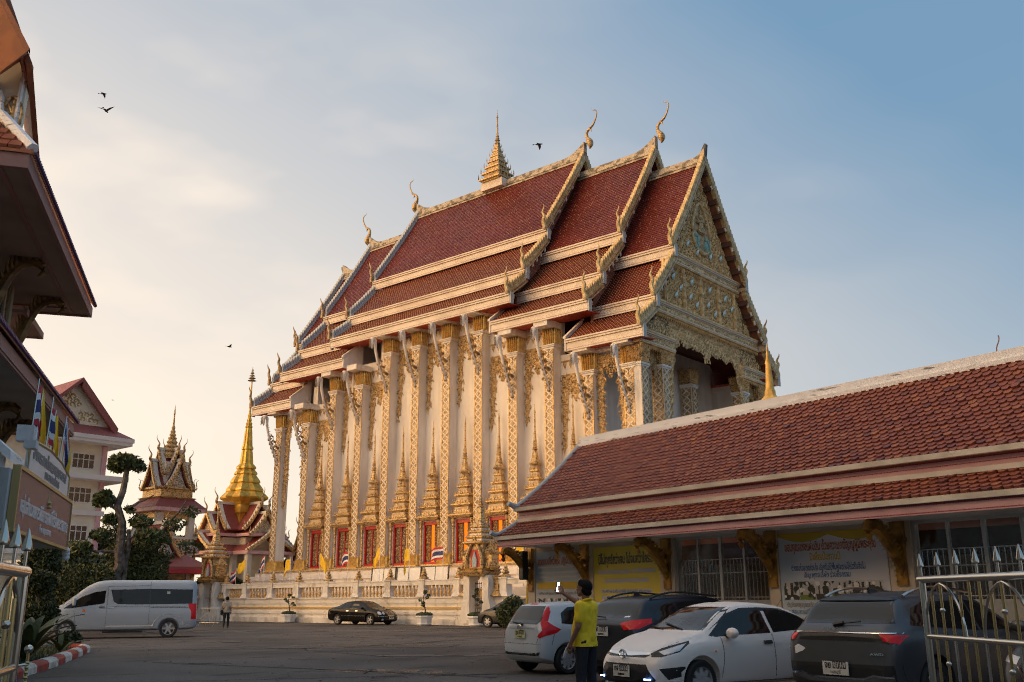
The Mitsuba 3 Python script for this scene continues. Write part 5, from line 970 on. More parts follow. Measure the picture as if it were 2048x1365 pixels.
# ------------------------------------------------------------------ the pale block behind
BB = thing('office_block', 'cream four storey block with red gabled roof behind the trees', 'building')
mat('roof_red', (.24, .075, .07), .6)
XB = -79.0
part(BB, 'wall', box(XB - 9, XB, 31, 40.0, 0, 14.4), 'cream_wall')
for z0, z1, o, y1 in ((14.35, 14.62, 1.5, 41.5), (14.62, 14.95, 1.6, 41.6)): part(BB, 'eave_slab', box(XB - 10, XB + o, 30, y1, z0, z1), 'sign_white')
part(BB, 'roof', cat(hexa([[XB - 10, 30, 14.95], [XB + 1.6, 30, 14.95], [XB + 1.6, 41.6, 14.95], [XB - 10, 41.6, 14.95], [XB - 8, 30, 16.0], [XB, 30, 16.0], [XB, 39.9, 16.0], [XB - 8, 39.9, 16.0]]),
    hexa([[XB - 6, 36.9, 19.4], [XB + .9, 36.9, 19.4], [XB + .9, 40.2, 15.6], [XB - 6, 40.2, 15.6], [XB - 6, 36.9, 19.75], [XB + .9, 36.9, 19.75], [XB + .9, 40.4, 15.8], [XB - 6, 40.4, 15.8]]), hexa([[XB - 6, 33.0, 15.6], [XB + .9, 33.0, 15.6], [XB + .9, 36.9, 19.4], [XB - 6, 36.9, 19.4], [XB - 6, 32.8, 15.8], [XB + .9, 32.8, 15.8], [XB + .9, 36.9, 19.75], [XB - 6, 36.9, 19.75]])), 'roof_red')
part(BB, 'gable_wall', prism([(33.2, 15.9), (40.0, 15.9), (36.9, 19.4)], XB - .5, XB + .1, 'yz'), 'cream_wall')
part(BB, 'rake_board', cat(hexa([[XB + .6, 36.9, 18.9], [XB + .95, 36.9, 18.9], [XB + .95, 40.2, 15.2], [XB + .6, 40.2, 15.2], [XB + .6, 36.9, 19.5], [XB + .95, 36.9, 19.5], [XB + .95, 40.35, 15.7], [XB + .6, 40.35, 15.7]])), 'roof_red')
part(BB, 'gable_ornament', cat(ornament(Polygon([(36.0, 17.4), (37.4, 17.4), (36.8, 18.6), (36.2, 18.6)]), .8, .45, [XB + .12, 0, 0], [0, 1, 0], [0, 0, 1], [1, 0, 0]), ornament(Polygon([(37.0, 16.2), (39.2, 16.2), (38.3, 17.0), (37.4, 17.0)]), .7, .5, [XB + .12, 0, 0], [0, 1, 0], [0, 0, 1], [1, 0, 0])), 'sign_gold')
for z, y1 in ((11.3, 41.5), (8.45, 40.2), (5.2, 40.5)): part(BB, 'ledge', box(XB - 9, XB + (1.4 if z > 11 else .3), 31, y1, z, z + .4), 'sign_white')
part(BB, 'pier', box(XB, XB + .25, 39.6, 39.98, 5.6, 14.3), 'pink_trim')
for zf in (12.3, 9.5, 6.4):
    for y in (37.1, 33.5):
        W = part(BB, 'window', cat(box(XB, XB + .06, y, y + 1.95, zf - .06, zf + .03), box(XB, XB + .06, y, y + 1.95, zf + 1.17, zf + 1.26), box(XB, XB + .05, y, y + 1.95, zf + .72, zf + .78), *[box(XB, XB + .06, y + k * .47, y + k * .47 + .06, zf, zf + 1.2) for k in range(5)]), 'sign_white')
        part(W, 'pane', box(XB - .05, XB + .012, y, y + 1.95, zf, zf + 1.2), 'dark_glass')
part(BB, 'annex', box(XB + 1, XB + 6, 33, 41.5, 0, 4.2), 'cream_wall'); part(BB, 'annex_eave', box(XB + .5, XB + 6.8, 32.5, 42.3, 4.2, 4.6), 'sign_white')
# ------------------------------------------------------------------ kerbed bed in front of it
KP = spline([[-15.5, 5.2, 0], [-18.3, 7.35, 0], [-20.5, 8.85, 0], [-22.6, 10.35, 0], [-24.6, 11.77, 0], [-26.5, 13.0, 0], [-28.3, 14.18, 0], [-30.1, 15.3, 0], [-30.8, 15.75, 0], [-31.4, 15.95, 0], [-32.2, 15.9, 0], [-33.0, 15.5, 0]], 140)
KB = thing('kerb', 'low kerb painted in red and white blocks round the planted bed', 'kerb')
mat('kerb_red', _mott((.36, .045, .03), (.22, .035, .03), 5.0), .7); mat('kerb_white', _mott((.58, .55, .48), (.36, .33, .28), 5.0), .7)
kd = np.gradient(KP, axis=0); kd /= np.linalg.norm(kd, axis=1, keepdims=True); ks = np.r_[0, np.cumsum(np.linalg.norm(np.diff(KP, axis=0), axis=1))]; kn = np.stack([-kd[:, 1], kd[:, 0], 0 * kd[:, 0]], 1)
if (kn[40] @ np.array([-1, 0.2, 0])) < 0: kn = -kn
sec = [(0, 0), (0, .14), (.05, .2), (.15, .23), (.27, .22), (.33, .17), (.34, 0)]
for i, s0 in enumerate(np.arange(0, ks[-1] - .3, 1.27)):
    S = np.linspace(s0, min(s0 + 1.265, ks[-1]), 6); o = np.stack([np.interp(S, ks, KP[:, k]) for k in range(3)], 1); n_ = np.stack([np.interp(S, ks, kn[:, k]) for k in range(3)], 1)
    v = np.concatenate([[o[j] + n_[j] * a + [0, 0, b] for a, b in sec] for j in range(6)]); m = len(sec); f = []
    for j in range(5):
        for k in range(m - 1): a = j * m + k; f += [[a, a + 1, a + m + 1], [a, a + m + 1, a + m]]
    for k in range(1, m - 1): f += [[0, k + 1, k], [5 * m, 5 * m + k, 5 * m + k + 1]]
    part(KB, 'kerb_block', tm(v, f), 'kerb_red' if i % 2 else 'kerb_white', 35)
inner = KP + kn * .3; far = np.array([[-38, 13], [-30, 2], [-14, 3]])
bed = Polygon(np.vstack([inner[:, :2], far])).buffer(0)
scene['lawn'] = mikit.ply(prism(bed, .0, .10, 'xy'), mat('soil', _mott((.035, .04, .018), (.05, .06, .02), 2.0), .9)); labels['lawn'] = {'kind': 'structure', 'label': 'planted bed behind the painted kerb'}
gr = np.random.default_rng(5); bx0, by0, bx1, by1 = bed.bounds; gp = []
while len(gp) < 14000:
    q = np.stack([gr.uniform(bx0, bx1, 4000), gr.uniform(by0, by1, 4000)], 1); import shapely; gp += list(q[shapely.contains_xy(bed, q)])
gp = np.array(gp[:14000]); n = len(gp); a = gr.uniform(0, 6.28, n); h = gr.uniform(.05, .13, n); w = .012; dx = np.stack([np.cos(a), np.sin(a)], 1)
gv = np.stack([np.c_[gp - dx * w, np.full(n, .095)], np.c_[gp + dx * w, np.full(n, .095)], np.c_[gp + gr.normal(0, .04, (n, 2)), .1 + h]], 1).reshape(-1, 3)
solo('grass', tm(gv, np.arange(3 * n).reshape(-1, 3)), mat('grass_blade', (.05, .07, .02), .7), 'short green grass in the kerbed bed', 'grass', kind='stuff')
# ------------------------------------------------------------------ Thai gabled roofs of the far halls
mat('far_roof', (.21, .045, .035), .5); mat('far_white', (.62, .57, .50), .7); mat('gold_leaf', _mott((.70, .42, .06), (.50, .28, .04), 2.0), .36, .45)
def gable(par, cx, cy, ax, L, W, ze, zr, ped=True, ch=1.0, sag=.12):
    """a gabled roof, ridge along ax ('x' or 'y'), length 2L, half width W; gilded verges, horns at both ends"""
    t = np.linspace(0, 1, 6); pr = np.stack([W * t, zr + (ze - zr) * t - sag * (zr - ze) * np.sin(PI * t)], 1)
    def sw(m):
        if ax == 'x': return mv(m, (cx, cy, 0))
        v = np.asarray(m.vertices); return mv(tm(np.stack([-v[:, 1], v[:, 0], v[:, 2]], 1), m.faces), (cx, cy, 0))
    R = part(par, 'gable_roof', cat(*[sw(prism([(s * a, b) for a, b in np.vstack([pr, (pr - [0, .14])[::-1]])], -L, L, 'yz')) for s in (-1, 1)]), 'far_roof')
    vg, wb, hn = [], [], []
    for e in (-1, 1):
        for s in (-1, 1):
            loop = np.vstack([pr + [0, .16], (pr - [0, .2])[::-1]]); vg.append(sw(prism([(s * a, b) for a, b in loop], e * L - .1, e * L + .1, 'yz')))
            q = pr * [.80, 1] + [0, .05]; wb.append(sw(prism([(s * a, b) for a, b in np.vstack([pr + [0, .1], (pr + [0, -.05])[::-1]])], e * (L - .35) - .22, e * (L - .35) + .22, 'yz')))
            for k in range(7): a, b = lerp(pr[0], pr[-1], (k + .6) / 7.2) - [0, sag * (zr - ze) * math.sin(PI * (k + .6) / 7.2)]; vg.append(sw(tm(np.asarray(LEAF.vertices)[:, [1, 0, 2]] * [.5, .5 * ch, .42 * ch] + [e * L, s * a, b + .12], LEAF.faces)))
            hk = spline([[e * L, s * (W - .05), ze], [e * (L + .12), s * (W + .25), ze + .2], [e * (L + .1), s * (W + .15), ze + .5], [e * (L + .22), s * (W + .3), ze + .95]], 8); hn.append(sw(tube(hk * [1, 1, 1], np.linspace(.1, .02, 8) * ch, 5)))
        c = spline([[0, 0, -.1], [.12, 0, .3], [.02, 0, .65], [.25, 0, 1.0], [.42, 0, 1.4], [.32, 0, 1.65]], 14) * ch; hn.append(sw(tube(np.stack([e * (L + c[:, 0]), 0 * c[:, 0], zr + c[:, 2]], 1), np.interp(np.linspace(0, 1, 14), [0, .2, .5, 1], [.10, .15, .07, .012]) * ch, 6)))
        if ped:
            pp = Polygon([(a * .9, b - .15) for a, b in pr] + [(-a * .9, b - .15) for a, b in pr[::-1]]); part(R, 'pediment', sw(prism(pp, e * (L - .5) - .05, e * (L - .5) + .05, 'yz')), 'far_white')
            if e > 0 or ax == 'y': o = ornament(pp.buffer(-.15), .5, .34, [e * (L - .45), 0, 0], [0, 1, 0], [0, 0, 1], [e, 0, 0]); o is not None and part(R, 'pediment_scrolls', sw(o), 'gold')
    part(R, 'gilded_verge', cat(vg), 'gold'); part(R, 'white_verge', cat(wb), 'far_white'); part(R, 'finials', cat(hn), 'dull_gold'); part(R, 'ridge', sw(box(-L, L, -.12, .12, zr - .1, zr + .18)), 'far_white')
# the bell tower
BT = thing('bell_tower', 'open bell tower with clustered red gables and gilded needle spire', 'tower'); bx, by = -82.2, 47.9
for sx in (-1, 1):
    for sy in (-1, 1):
        part(BT, 'column', box(bx + sx * 1.6 - .28, bx + sx * 1.6 + .28, by + sy * 1.6 - .28, by + sy * 1.6 + .28, 0, 9.3), 'far_white')
        part(BT, 'column_bracket', cat(*[tube([[bx + sx * 1.6, by + sy * 1.6, z], [bx + sx * 1.2, by + sy * 1.6, z + .8], [bx + sx * .7, by + sy * 1.6, z + 1.1]], [.16, .14, .06], 5) for z in (8.0, 4.7)], *[tube([[bx + sx * 1.6, by + sy * 1.6, z], [bx + sx * 1.6, by + sy * 1.2, z + .8], [bx + sx * 1.6, by + sy * .7, z + 1.1]], [.16, .14, .06], 5) for z in (8.0, 4.7)]), 'gold')
        part(BT, 'corner_finial', lathe([(.3, 7.15), (.2, 7.35), (.26, 7.45), (.12, 7.6), (.16, 7.7), (.02, 8.2)], 8, c=(bx + sx * 2.0, by + sy * 2.0, 0)), 'gold')
part(BT, 'floor_slab', box(bx - 2.3, bx + 2.3, by - 2.3, by + 2.3, 5.75, 6.25), 'pink_trim'); part(BT, 'balcony_rail', cat(*[c for s in (-1, 1) for c in (box(bx - 2.1, bx + 2.1, by + s * 2.0 - .1, by + s * 2.0 + .1, 7.0, 7.18), box(bx + s * 2.0 - .1, bx + s * 2.0 + .1, by - 2.1, by + 2.1, 7.0, 7.18), box(bx - 2.1, bx + 2.1, by + s * 2.0 - .12, by + s * 2.0 + .12, 6.25, 6.4), box(bx + s * 2.0 - .12, bx + s * 2.0 + .12, by - 2.1, by + 2.1, 6.25, 6.4))]), 'far_white')
part(BT, 'balcony_baluster', cat(*[lathe([(.08, 6.4), (.12, 6.6), (.05, 6.8), (.1, 7.0)], 5, c=(bx + px, by + py, 0)) for k in np.linspace(-1.8, 1.8, 11) for px, py in ((k, -2.0), (2.0, k), (-2.0, k))]), 'gold', kind='stuff')
part(BT, 'lower_arch', cat(box(bx - 1.8, bx + 1.8, by - 1.7, by - 1.5, 5.1, 5.75), box(bx + 1.5, bx + 1.7, by - 1.8, by + 1.8, 5.1, 5.75), box(bx - 1.8, bx + 1.8, by - 1.7, by - 1.5, 8.8, 9.4), box(bx + 1.5, bx + 1.7, by - 1.8, by + 1.8, 8.8, 9.4)), 'gold')
part(BT, 'eave', cat(box(bx - 2.55, bx + 2.55, by - 2.55, by + 2.55, 9.4, 9.75)), 'pink_trim'); part(BT, 'skirt_roof', lathe([(2.6, 9.75), (1.75, 10.6)], 4, c=(bx, by, 0), square=True), 'far_roof')
part(BT, 'gold_frieze', cat(lathe([(1.75, 10.6), (1.9, 10.7), (1.6, 10.8), (1.6, 11.4), (1.85, 11.5), (1.85, 11.65)], 4, c=(bx, by, 0), square=True)), 'gold'); part(BT, 'core', box(bx - 1.0, bx + 1.0, by - 1.0, by + 1.0, 11.6, 14.0), 'far_white')
for ax in 'xy': gable(BT, bx, by, ax, 1.95, 1.25, 11.55, 14.1, ch=.85); gable(BT, bx, by, ax, 1.25, 1.0, 12.9, 15.2, ch=.8, ped=False)
part(BT, 'spire', lathe([(.8, 14.4), (.9, 14.8), (.65, 15.0), (.78, 15.2), (.55, 15.4), (.68, 15.6), (.42, 15.8), (.52, 16.0), (.35, 16.2), (.42, 16.4), (.25, 16.5), (.32, 16.7), (.2, 16.85), (.25, 17.0), (.14, 17.2), (.18, 17.4), (.1, 17.6), (.06, 18.6), (.09, 18.7), (.01, 19.6)], 10, c=(bx, by, 0)), 'gold')
# the hall with the golden stupa
CH = thing('stupa_hall', 'cross shaped hall with red gables carrying a tall golden stupa', 'temple'); cx, cy = -90.8, 62.1
part(CH, 'stupa_base', lathe([(1.2, 7.5), (1.2, 10.6), (1.35, 10.8), (1.2, 11.6), (1.35, 11.9), (1.6, 12.1), (1.9, 12.35)], 4, c=(cx, cy, 0), square=True), 'gold_leaf')
st = [(1.82, 12.35), (1.85, 12.5), (1.5, 13.0), (1.38, 13.1), (1.46, 13.2), (1.42, 13.4), (1.15, 13.9), (1.08, 14.0), (1.18, 14.1), (1.12, 14.35), (.88, 14.8), (.82, 14.95), (.92, 15.05), (.85, 15.25), (.66, 15.55), (.78, 15.65), (.76, 15.85), (.52, 16.2), (.5, 16.5), (.44, 17.4), (.40, 17.7), (.46, 17.8), (.46, 17.95), (.38, 18.2), (.30, 19.6), (.24, 20.2), (.30, 20.3), (.22, 20.5), (.26, 20.7), (.16, 20.9), (.2, 21.1), (.12, 21.4), (.15, 21.6), (.08, 21.9), (.05, 25.6)]
part(CH, 'stupa', cat(lathe(st, 4, c=(cx, cy, 0), square=True), lathe([(r * .9, z) for r, z in st], 4, c=(cx, cy, 0), rot=PI / 4, square=True)), 'gold_leaf')
part(CH, 'stupa_parasol', cat(*[lathe([(.5 - .09 * k, 25.6 + .28 * k), (.1, 25.8 + .28 * k)], 10, c=(cx, cy, 0)) for k in range(5)], lathe([(.05, 25.4), (.02, 27.2)], 6, c=(cx, cy, 0))), 'dull_gold')
for ax in 'xy':
    gable(CH, cx, cy, ax, 3.3, 1.9, 8.9, 11.7, ch=1.0, ped=False); gable(CH, cx, cy, ax, 4.5, 2.0, 8.2, 10.6, ch=1.0)
    gable(CH, cx, cy, ax, 5.6, 2.9, 6.6, 8.6, ch=.7, sag=.05, ped=False)
part(CH, 'eave_band', cat(box(cx - 5.6, cx + 5.6, cy - 3.0, cy + 3.0, 6.2, 6.55), box(cx - 3.0, cx + 3.0, cy - 5.6, cy + 5.6, 6.2, 6.55), box(cx - 4.6, cx + 4.6, cy - 2.2, cy + 2.2, 8.1, 8.4), box(cx - 2.2, cx + 2.2, cy - 4.6, cy + 4.6, 8.1, 8.4)), 'pink_trim')
part(CH, 'wall', cat(box(cx - 3.4, cx + 3.4, cy - 1.8, cy + 1.8, 0, 8.0), box(cx - 1.8, cx + 1.8, cy - 3.4, cy + 3.4, 0, 8.0)), 'cream_wall')
for a in (-1, 1):
    for b in (-1, 1):
        for px, py in ((a * 2.6, b * 5.2), (a * 5.2, b * 2.6), (a * 2.6, b * 2.6)): part(CH, 'column', box(cx + px - .26, cx + px + .26, cy + py - .26, cy + py + .26, 0, 6.3), 'far_white')
part(CH, 'blue_door', box(cx + 3.4, cx + 3.46, cy - .7, cy + .7, 1, 4), mat('door_blue', (.05, .10, .28), .5))
# a smaller red roofed pavilion in front of the tower, and one to its right
PV = thing('red_pavilion', 'low pavilion with red awning roof and gilded gable above the van', 'pavilion')
px_, py_ = -77.0, 43.5
gable(PV, px_, py_, 'x', 2.6, 1.5, 5.2, 7.9, ch=.8); part(PV, 'awning_roof', lathe([(3.9, 4.1), (3.8, 4.3), (2.3, 5.3)], 4, c=(px_, py_, 0), square=True), 'far_roof'); part(PV, 'awning_edge', lathe([(3.95, 3.75), (3.95, 4.12)], 4, c=(px_, py_, 0), square=True), mat('awning_red', (.48, .04, .06), .6))
for a in (-1, 1):
    for b in (-1, 1): part(PV, 'column', box(px_ + a * 2.4 - .2, px_ + a * 2.4 + .2, py_ + b * 2.4 - .2, py_ + b * 2.4 + .2, 0, 4.1), 'far_white')
part(PV, 'frieze', box(px_ - 2.5, px_ + 2.5, py_ - 2.5, py_ + 2.5, 3.2, 4.0), 'dull_gold')
P2 = thing('small_pavilion', 'small red gabled pavilion seen behind the rear porch columns', 'pavilion')
qx, qy = -84.5, 67.5
gable(P2, qx, qy, 'y', 2.6, 1.6, 5.6, 8.6, ch=1.0); part(P2, 'body', box(qx - 1.3, qx + 1.3, qy - 2.2, qy + 2.2, 0, 5.6), 'cream_wall'); part(P2, 'eave_band', box(qx - 1.8, qx + 1.8, qy - 2.8, qy + 2.8, 5.3, 5.6), 'pink_trim')
# ------------------------------------------------------------------ trees and shrubs
def branch(p, q, r0, r1, seed, n=7, wob=.06):
    r = np.random.default_rng(seed); t = np.linspace(0, 1, n)[:, None]; P = lerp(p, q, t) + r.normal(0, wob, (n, 3)) * np.sin(PI * t) * np.linalg.norm(np.asarray(q) - p) * .5
    return tube(P, np.linspace(r0, r1, n), 7)
def tree(name, label, base, clumps, limbs, leaf=.16, m='leaf_dark', seed=1, cat_='tree', tr=(.3, .16), dens=1.0):
    k = thing(name, label, cat_); b = np.array(base, float); tk = []
    for i, (p, q, r0, r1) in enumerate(limbs): tk.append(branch(b + p, b + q, r0, r1, seed * 31 + i))
    if tk: part(k, 'trunk', cat(tk), 'bark', 50)
    part(k, 'crown', cat(*[leaves(b + c, R, int(n * dens), leaf, seed * 17 + i, .25) for i, (c, R, n) in enumerate(clumps)]), m)
    return k
# pollarded tree behind the van
tree('pollarded_tree', 'tall pollarded tree with bare trunk and leafy tufts behind the van', (-48.6, 25.8, 0),
     [((-.1, -.1, 8.75), (.85, .85, .42), 560), ((-.55, -.3, 8.45), (.4, .5, .3), 160), ((.25, .5, 8.5), (.35, .45, .3), 150), ((-.6, -.75, 6.7), (.55, .6, .42), 380), ((-.35, -.35, 5.7), (.4, .5, .3), 240), ((-.6, -.8, 4.9), (.45, .5, .3), 240), ((-1.0, -1.5, 4.2), (.55, .6, .35), 300), ((.5, .8, 5.6), (.6, .7, .35), 160), ((.8, 1.2, 4.8), (.7, .8, .5), 260), ((.4, .2, 6.2), (.25, .3, .2), 60), ((-.1, -.9, 7.0), (.2, .3, .2), 60)],
     [((0, 0, 0), (.02, .05, 4.0), .34, .25), ((.02, .05, 4.0), (-.05, .05, 8.7), .25, .13), ((.28, .42, 0), (.2, .35, 5.2), .2, .1), ((0, .1, 6.2), (.9, 1.2, 7.0), .08, .03), ((0, 0, 6.0), (-.5, -.7, 6.6), .09, .05), ((0, 0, 4.0), (-.9, -1.3, 4.1), .09, .05), ((0, .1, 4.6), (.8, 1.2, 5.1), .08, .03)], leaf=.17, m='leaf_mid', seed=3)
tree('leafy_tree', 'bushy tree with slanting branches between the pollarded tree and the bell tower', (-49.4, 27.3, 0),
     [((-.2, -.4, 4.0), (1.2, 1.2, .8), 1100), ((.3, .7, 4.8), (.9, 1.0, .6), 520), ((-.6, -.8, 2.6), (1.6, 1.6, 1.0), 2000), ((.3, .5, 2.9), (1.1, 1.1, .8), 1100), ((.9, 1.5, 5.6), (.6, .7, .4), 170), ((1.3, 2.2, 6.3), (.5, .6, .3), 100), ((1.4, 2.3, 4.4), (.6, .7, .4), 150), ((.5, 1.0, 3.8), (.8, .8, .5), 300)],
     [((0, 0, 0), (.1, .2, 3.0), .22, .14), ((.1, .2, 3.0), (1.1, 2.0, 6.9), .12, .03), ((.1, .2, 3.0), (-.6, -.8, 4.8), .1, .03), ((.1, .2, 2.4), (1.2, 1.6, 4.2), .09, .03)], leaf=.13, m='leaf_mid', seed=5)
tree('dark_tree', 'dark dense tree in front of the cream block', (-55.5, 26.2, 0), [((-.2, -.5, 2.4), (1.8, 1.8, 1.3), 3600), ((.2, .8, 3.0), (1.3, 1.3, 1.0), 2000), ((0, .4, 4.4), (.8, .8, .5), 400)], [((0, 0, 0), (0, .2, 3.4), .25, .12)], leaf=.17, seed=7)
tree('flowering_shrub', 'tall shrub with yellowish leaves just behind the van windscreen', (-48.4, 23.4, 0), [((0, 0, 2.3), (1.4, 1.4, 1.1), 3000), ((-.8, -.9, 2.3), (.9, .9, .7), 1000), ((.7, .9, 2.6), (1.0, 1.0, .8), 1300)], [((0, 0, 0), (.1, 0, 1.6), .1, .05)], leaf=.10, m=mat('leaf_yellow', P_(lambda p, n, uv: mikit.mix((.03, .042, .012), (.20, .17, .03), mikit.smoothstep(.55, .85, mikit.noise(p.x * 6, p.y * 6, p.z * 6)))), .6), seed=9, cat_='shrub')
tree('round_shrub', 'round dark shrub under the far end of the sign', (-36.8, 16.6, 0), [((0, 0, 2.9), (.75, .75, .65), 1700), ((.1, .1, 3.4), (.5, .5, .4), 600), ((0, 0, 1.5), (.6, .6, .7), 900)], [((0, 0, 0), (0, 0, 2.4), .09, .06)], leaf=.10, seed=11, cat_='shrub')
tree('topiary_shrub', 'dark clipped shrub in the bed in front of the van nose', (-33.0, 14.9, 0), [((0, 0, 2.15), (.55, .55, .42), 1500), ((.1, .1, 1.15), (.62, .62, .42), 1700), ((0, 0, .45), (.4, .4, .4), 700)], [((0, 0, 0), (0, 0, 1.7), .07, .05)], leaf=.08, seed=12, cat_='shrub')
tree('corner_shrub', 'low dark shrub at the tip of the painted kerb', (-32.6, 15.9, .05), [((0, 0, .28), (.42, .42, .28), 900)], [((0, 0, 0), (0, 0, .3), .03, .02)], leaf=.08, seed=13, cat_='shrub')
def strap_plant(name, label, x, y, n, L, seed, m='leaf_mid', z=.08):
    r = np.random.default_rng(seed); k = thing(name, label, 'plant')
    for i in range(n):
        a = r.uniform(0, 6.28); l = L * r.uniform(.7, 1.15); el = r.uniform(.7, 1.35); t = np.linspace(0, 1, 7); h = np.array([math.cos(a), math.sin(a), 0]); s = np.array([-h[1], h[0], 0])
        c = np.array([x, y, z]) + h * (t * l * math.cos(el) + .25 * l * t ** 2)[:, None] + np.array([0, 0, 1.0]) * (t * l * math.sin(el) - .35 * l * t ** 2.4)[:, None]; w = .085 * L * np.sin(PI * np.clip(t * .9 + .08, 0, 1))[:, None]
        v = np.concatenate([c - s * w, c + [0, 0, -.02], c + s * w]); f = []
        for j in range(6):
            for o in (0, 7): f += [[o + j, o + j + 1, o + j + 8], [o + j, o + j + 8, o + j + 7]]
        part(k, 'leaf', tm(v, f), m, True)
strap_plant('banana_plant', 'broad leaved plant behind the left gate', -27.3, 12.2, 15, 1.9, 3); strap_plant('banana_plant', 'second broad leaved plant nearer the left edge', -25.6, 11.4, 13, 1.6, 4); strap_plant('fern_plant', 'strappy plant beside the clipped shrub in the bed', -29.6, 14.2, 12, .9, 5)
strap_plant('banana_plant', 'broad leaved plant under the sign beside the round shrub', -30.6, 13.6, 13, 1.6, 6)
solo('flower_box', rbox(.55, .4, .5, .03).apply_translation([-21.6, 9.2, .33]), mat('box_red', (.09, .02, .02), .6), 'dark red planter box behind the left gate', 'planter')
# trees beyond the halls
r = np.random.default_rng(8)
for i, (x, y, h, w, lb_) in enumerate([(-88, 72.5, 9.3, 2.8, 'dark tree beyond the rear porch columns'), (-96, 55.5, 8.5, 3.4, 'dark tree between the bell tower and the stupa hall'), (-86, 43.0, 7.5, 3.0, 'dark tree behind the pollarded tree'), (-92, 47.5, 9.0, 3.2, 'dark tree seen through the open bell tower'), (-70.5, 39.0, 6.0, 2.6, 'dark tree left of the bell tower foot'), (-80, 52.8, 3.6, 1.6, 'round tree beside the left shrine'), (-66, 33.0, 5.0, 2.2, 'dark tree above the van bonnet'), (-88, 66.0, 6.0, 2.2, 'tree at the foot of the stupa hall')]):
    tree('background_tree', lb_, (x, y, 0), [((r.normal() * .6, r.normal() * .6, h * .62), (w, w, h * .34), 3000), ((r.normal(), r.normal(), h * .8), (w * .6, w * .6, h * .2), 900), ((r.normal(), r.normal(), h * .42), (w * .9, w * .9, h * .25), 1200)], [((0, 0, 0), (0, 0, h * .6), .22, .1)], leaf=.22, seed=40 + i)
# ------------------------------------------------------------------ birds
mat('bird', (.05, .05, .055), .7)
for i, (p, s, rz, up, lb_) in enumerate([((-54.56, 24.97, 32.43), .9, .8, -.35, 'upper of the two dark birds at top left'), ((-54.45, 25.2, 31.3), 1.2, 2.2, .5, 'lower of the two dark birds at top left'), ((-37.16, 47.11, 31.67), 1.2, .5, -.45, 'dark bird gliding right of the roof spire'), ((-50.35, 32.64, 16.74), .75, 1.4, .3, 'tiny bird left of the temple roof'), ((-53.5, 27.15, 12.95), .3, .2, .2, 'tiny dark bird above the pollarded tree')]):
    k = thing('bird', lb_, 'bird', None); b = lathe([(.01, -.28), (.06, -.16), (.085, 0), (.05, .14), (.05, .18), (.012, .27)], 8); b = xf(b, [[0, 0, 1], [0, 1, 0], [-1, 0, 0]])
    part(k, 'body', mv(cat(b, tm([[-.25, 0, 0], [-.46, .09, .01], [-.46, -.09, .01]], [[0, 1, 2]])), p, rz, s * .8), 'bird', True)
    for sg in (-1, 1): part(k, 'wing', mv(tm([[.12, sg * .05, .03], [-.1, sg * .05, .03], [.10, sg * .28, .03 + .28 * up], [-.08, sg * .28, .03 + .28 * up], [-.06, sg * .62, .03 + .45 * up]], [[0, 1, 2], [1, 3, 2], [2, 3, 4]]), p, rz, s * .8), 'bird')

# ------------------------------------------------------------------ unseen hall added beyond the left edge to block the low glow
SH = thing('side_hall', 'plain cream hall added out of view to block the low sun and glow', 'building')
part(SH, 'wall', box(-84, -72, -14, 16, 0, 6.0), 'cream_wall'); part(SH, 'roof', hexa([[-85, -15, 6.0], [-71, -15, 6.0], [-71, 17, 6.0], [-85, 17, 6.0], [-79, -14, 9.4], [-77, -14, 9.4], [-77, 16, 9.4], [-79, 16, 9.4]]), 'roof_red')

R_, B_ = np.array([_r[0], _r[1], 0]), np.array([-_f[0], -_f[1], 0]) / math.hypot(_f[0], _f[1])
ST = thing('shophouse_row', 'unseen row of plain shophouses added behind the camera to darken the foreground', 'building')  # unseen houses added to cut sky light and darken car reflections
def stq(u0, u1, w0, w1, z0, z1): return hexa([R_ * u + B_ * w + np.array([0, 0, z]) for z in (z0, z1) for u, w in ((u0, w0), (u0, w1), (u1, w1), (u1, w0))])
for i in range(12):
    u = -34 + 5.6 * i; part(ST, 'wall', stq(u, u + 5.55, 19, 29, 0, 8.5 + .8 * (i % 3)), 'cream_wall' if i % 2 else 'hall_wall'); part(ST, 'shop_opening', stq(u + .4, u + 5.2, 18.93, 19, .1, 2.9), 'dark_wood'); part(ST, 'canopy', stq(u, u + 5.5, 17.4, 19, 3.0, 3.12), 'grey_trim')
    for v in (.6, 3.1): part(ST, 'window', stq(u + v, u + v + 1.8, 18.93, 19, 4.6, 6.2), 'dark_glass')
# ------------------------------------------------------------------ cars: a lofted body with panels laid on it
from scipy.interpolate import PchipInterpolator as _PC
mat('car_glass', (.010, .011, .012), .04, specular=.45); mat('tyre', (.018, .018, .019), .8); mat('rim', (.46, .46, .47), .35, .35); mat('rim_dark', (.10, .10, .105), .4, .4)
mat('chrome', (.75, .74, .73), .10, 1.0); mat('trim_black', (.014, .014, .015), .45); mat('seam', (.09, .088, .085), .7); mat('lamp_red', (.62, .012, .016), .12, specular=.35); mat('lamp_clear', (.50, .50, .52), .12, .4, clearcoat=1.0); mat('lamp_amber', (.75, .18, .03), .15)
mat('plate_white', (.62, .60, .55), .5); mat('plate_yellow', (.62, .60, .30), .5); mat('ink', (.015, .015, .02), .6); mat('well', (.008, .008, .008), .9)
def paint(n, c, metal=0.0, r=.32): return mat(n, c, r, metal, clearcoat=1.0, clearcoat_gloss=.97)
paint('paint_white', (.72, .67, .63)); paint('paint_pearl', (.50, .53, .55)); mat('paint_black', (.006, .0055, .005), .10, specular=.22, clearcoat=.2); paint('paint_navy', (.008, .011, .018), .2); paint('paint_grey', (.065, .068, .076), .3); paint('paint_dark', (.025, .026, .03), .3); paint('paint_van', (.31, .36, .42))
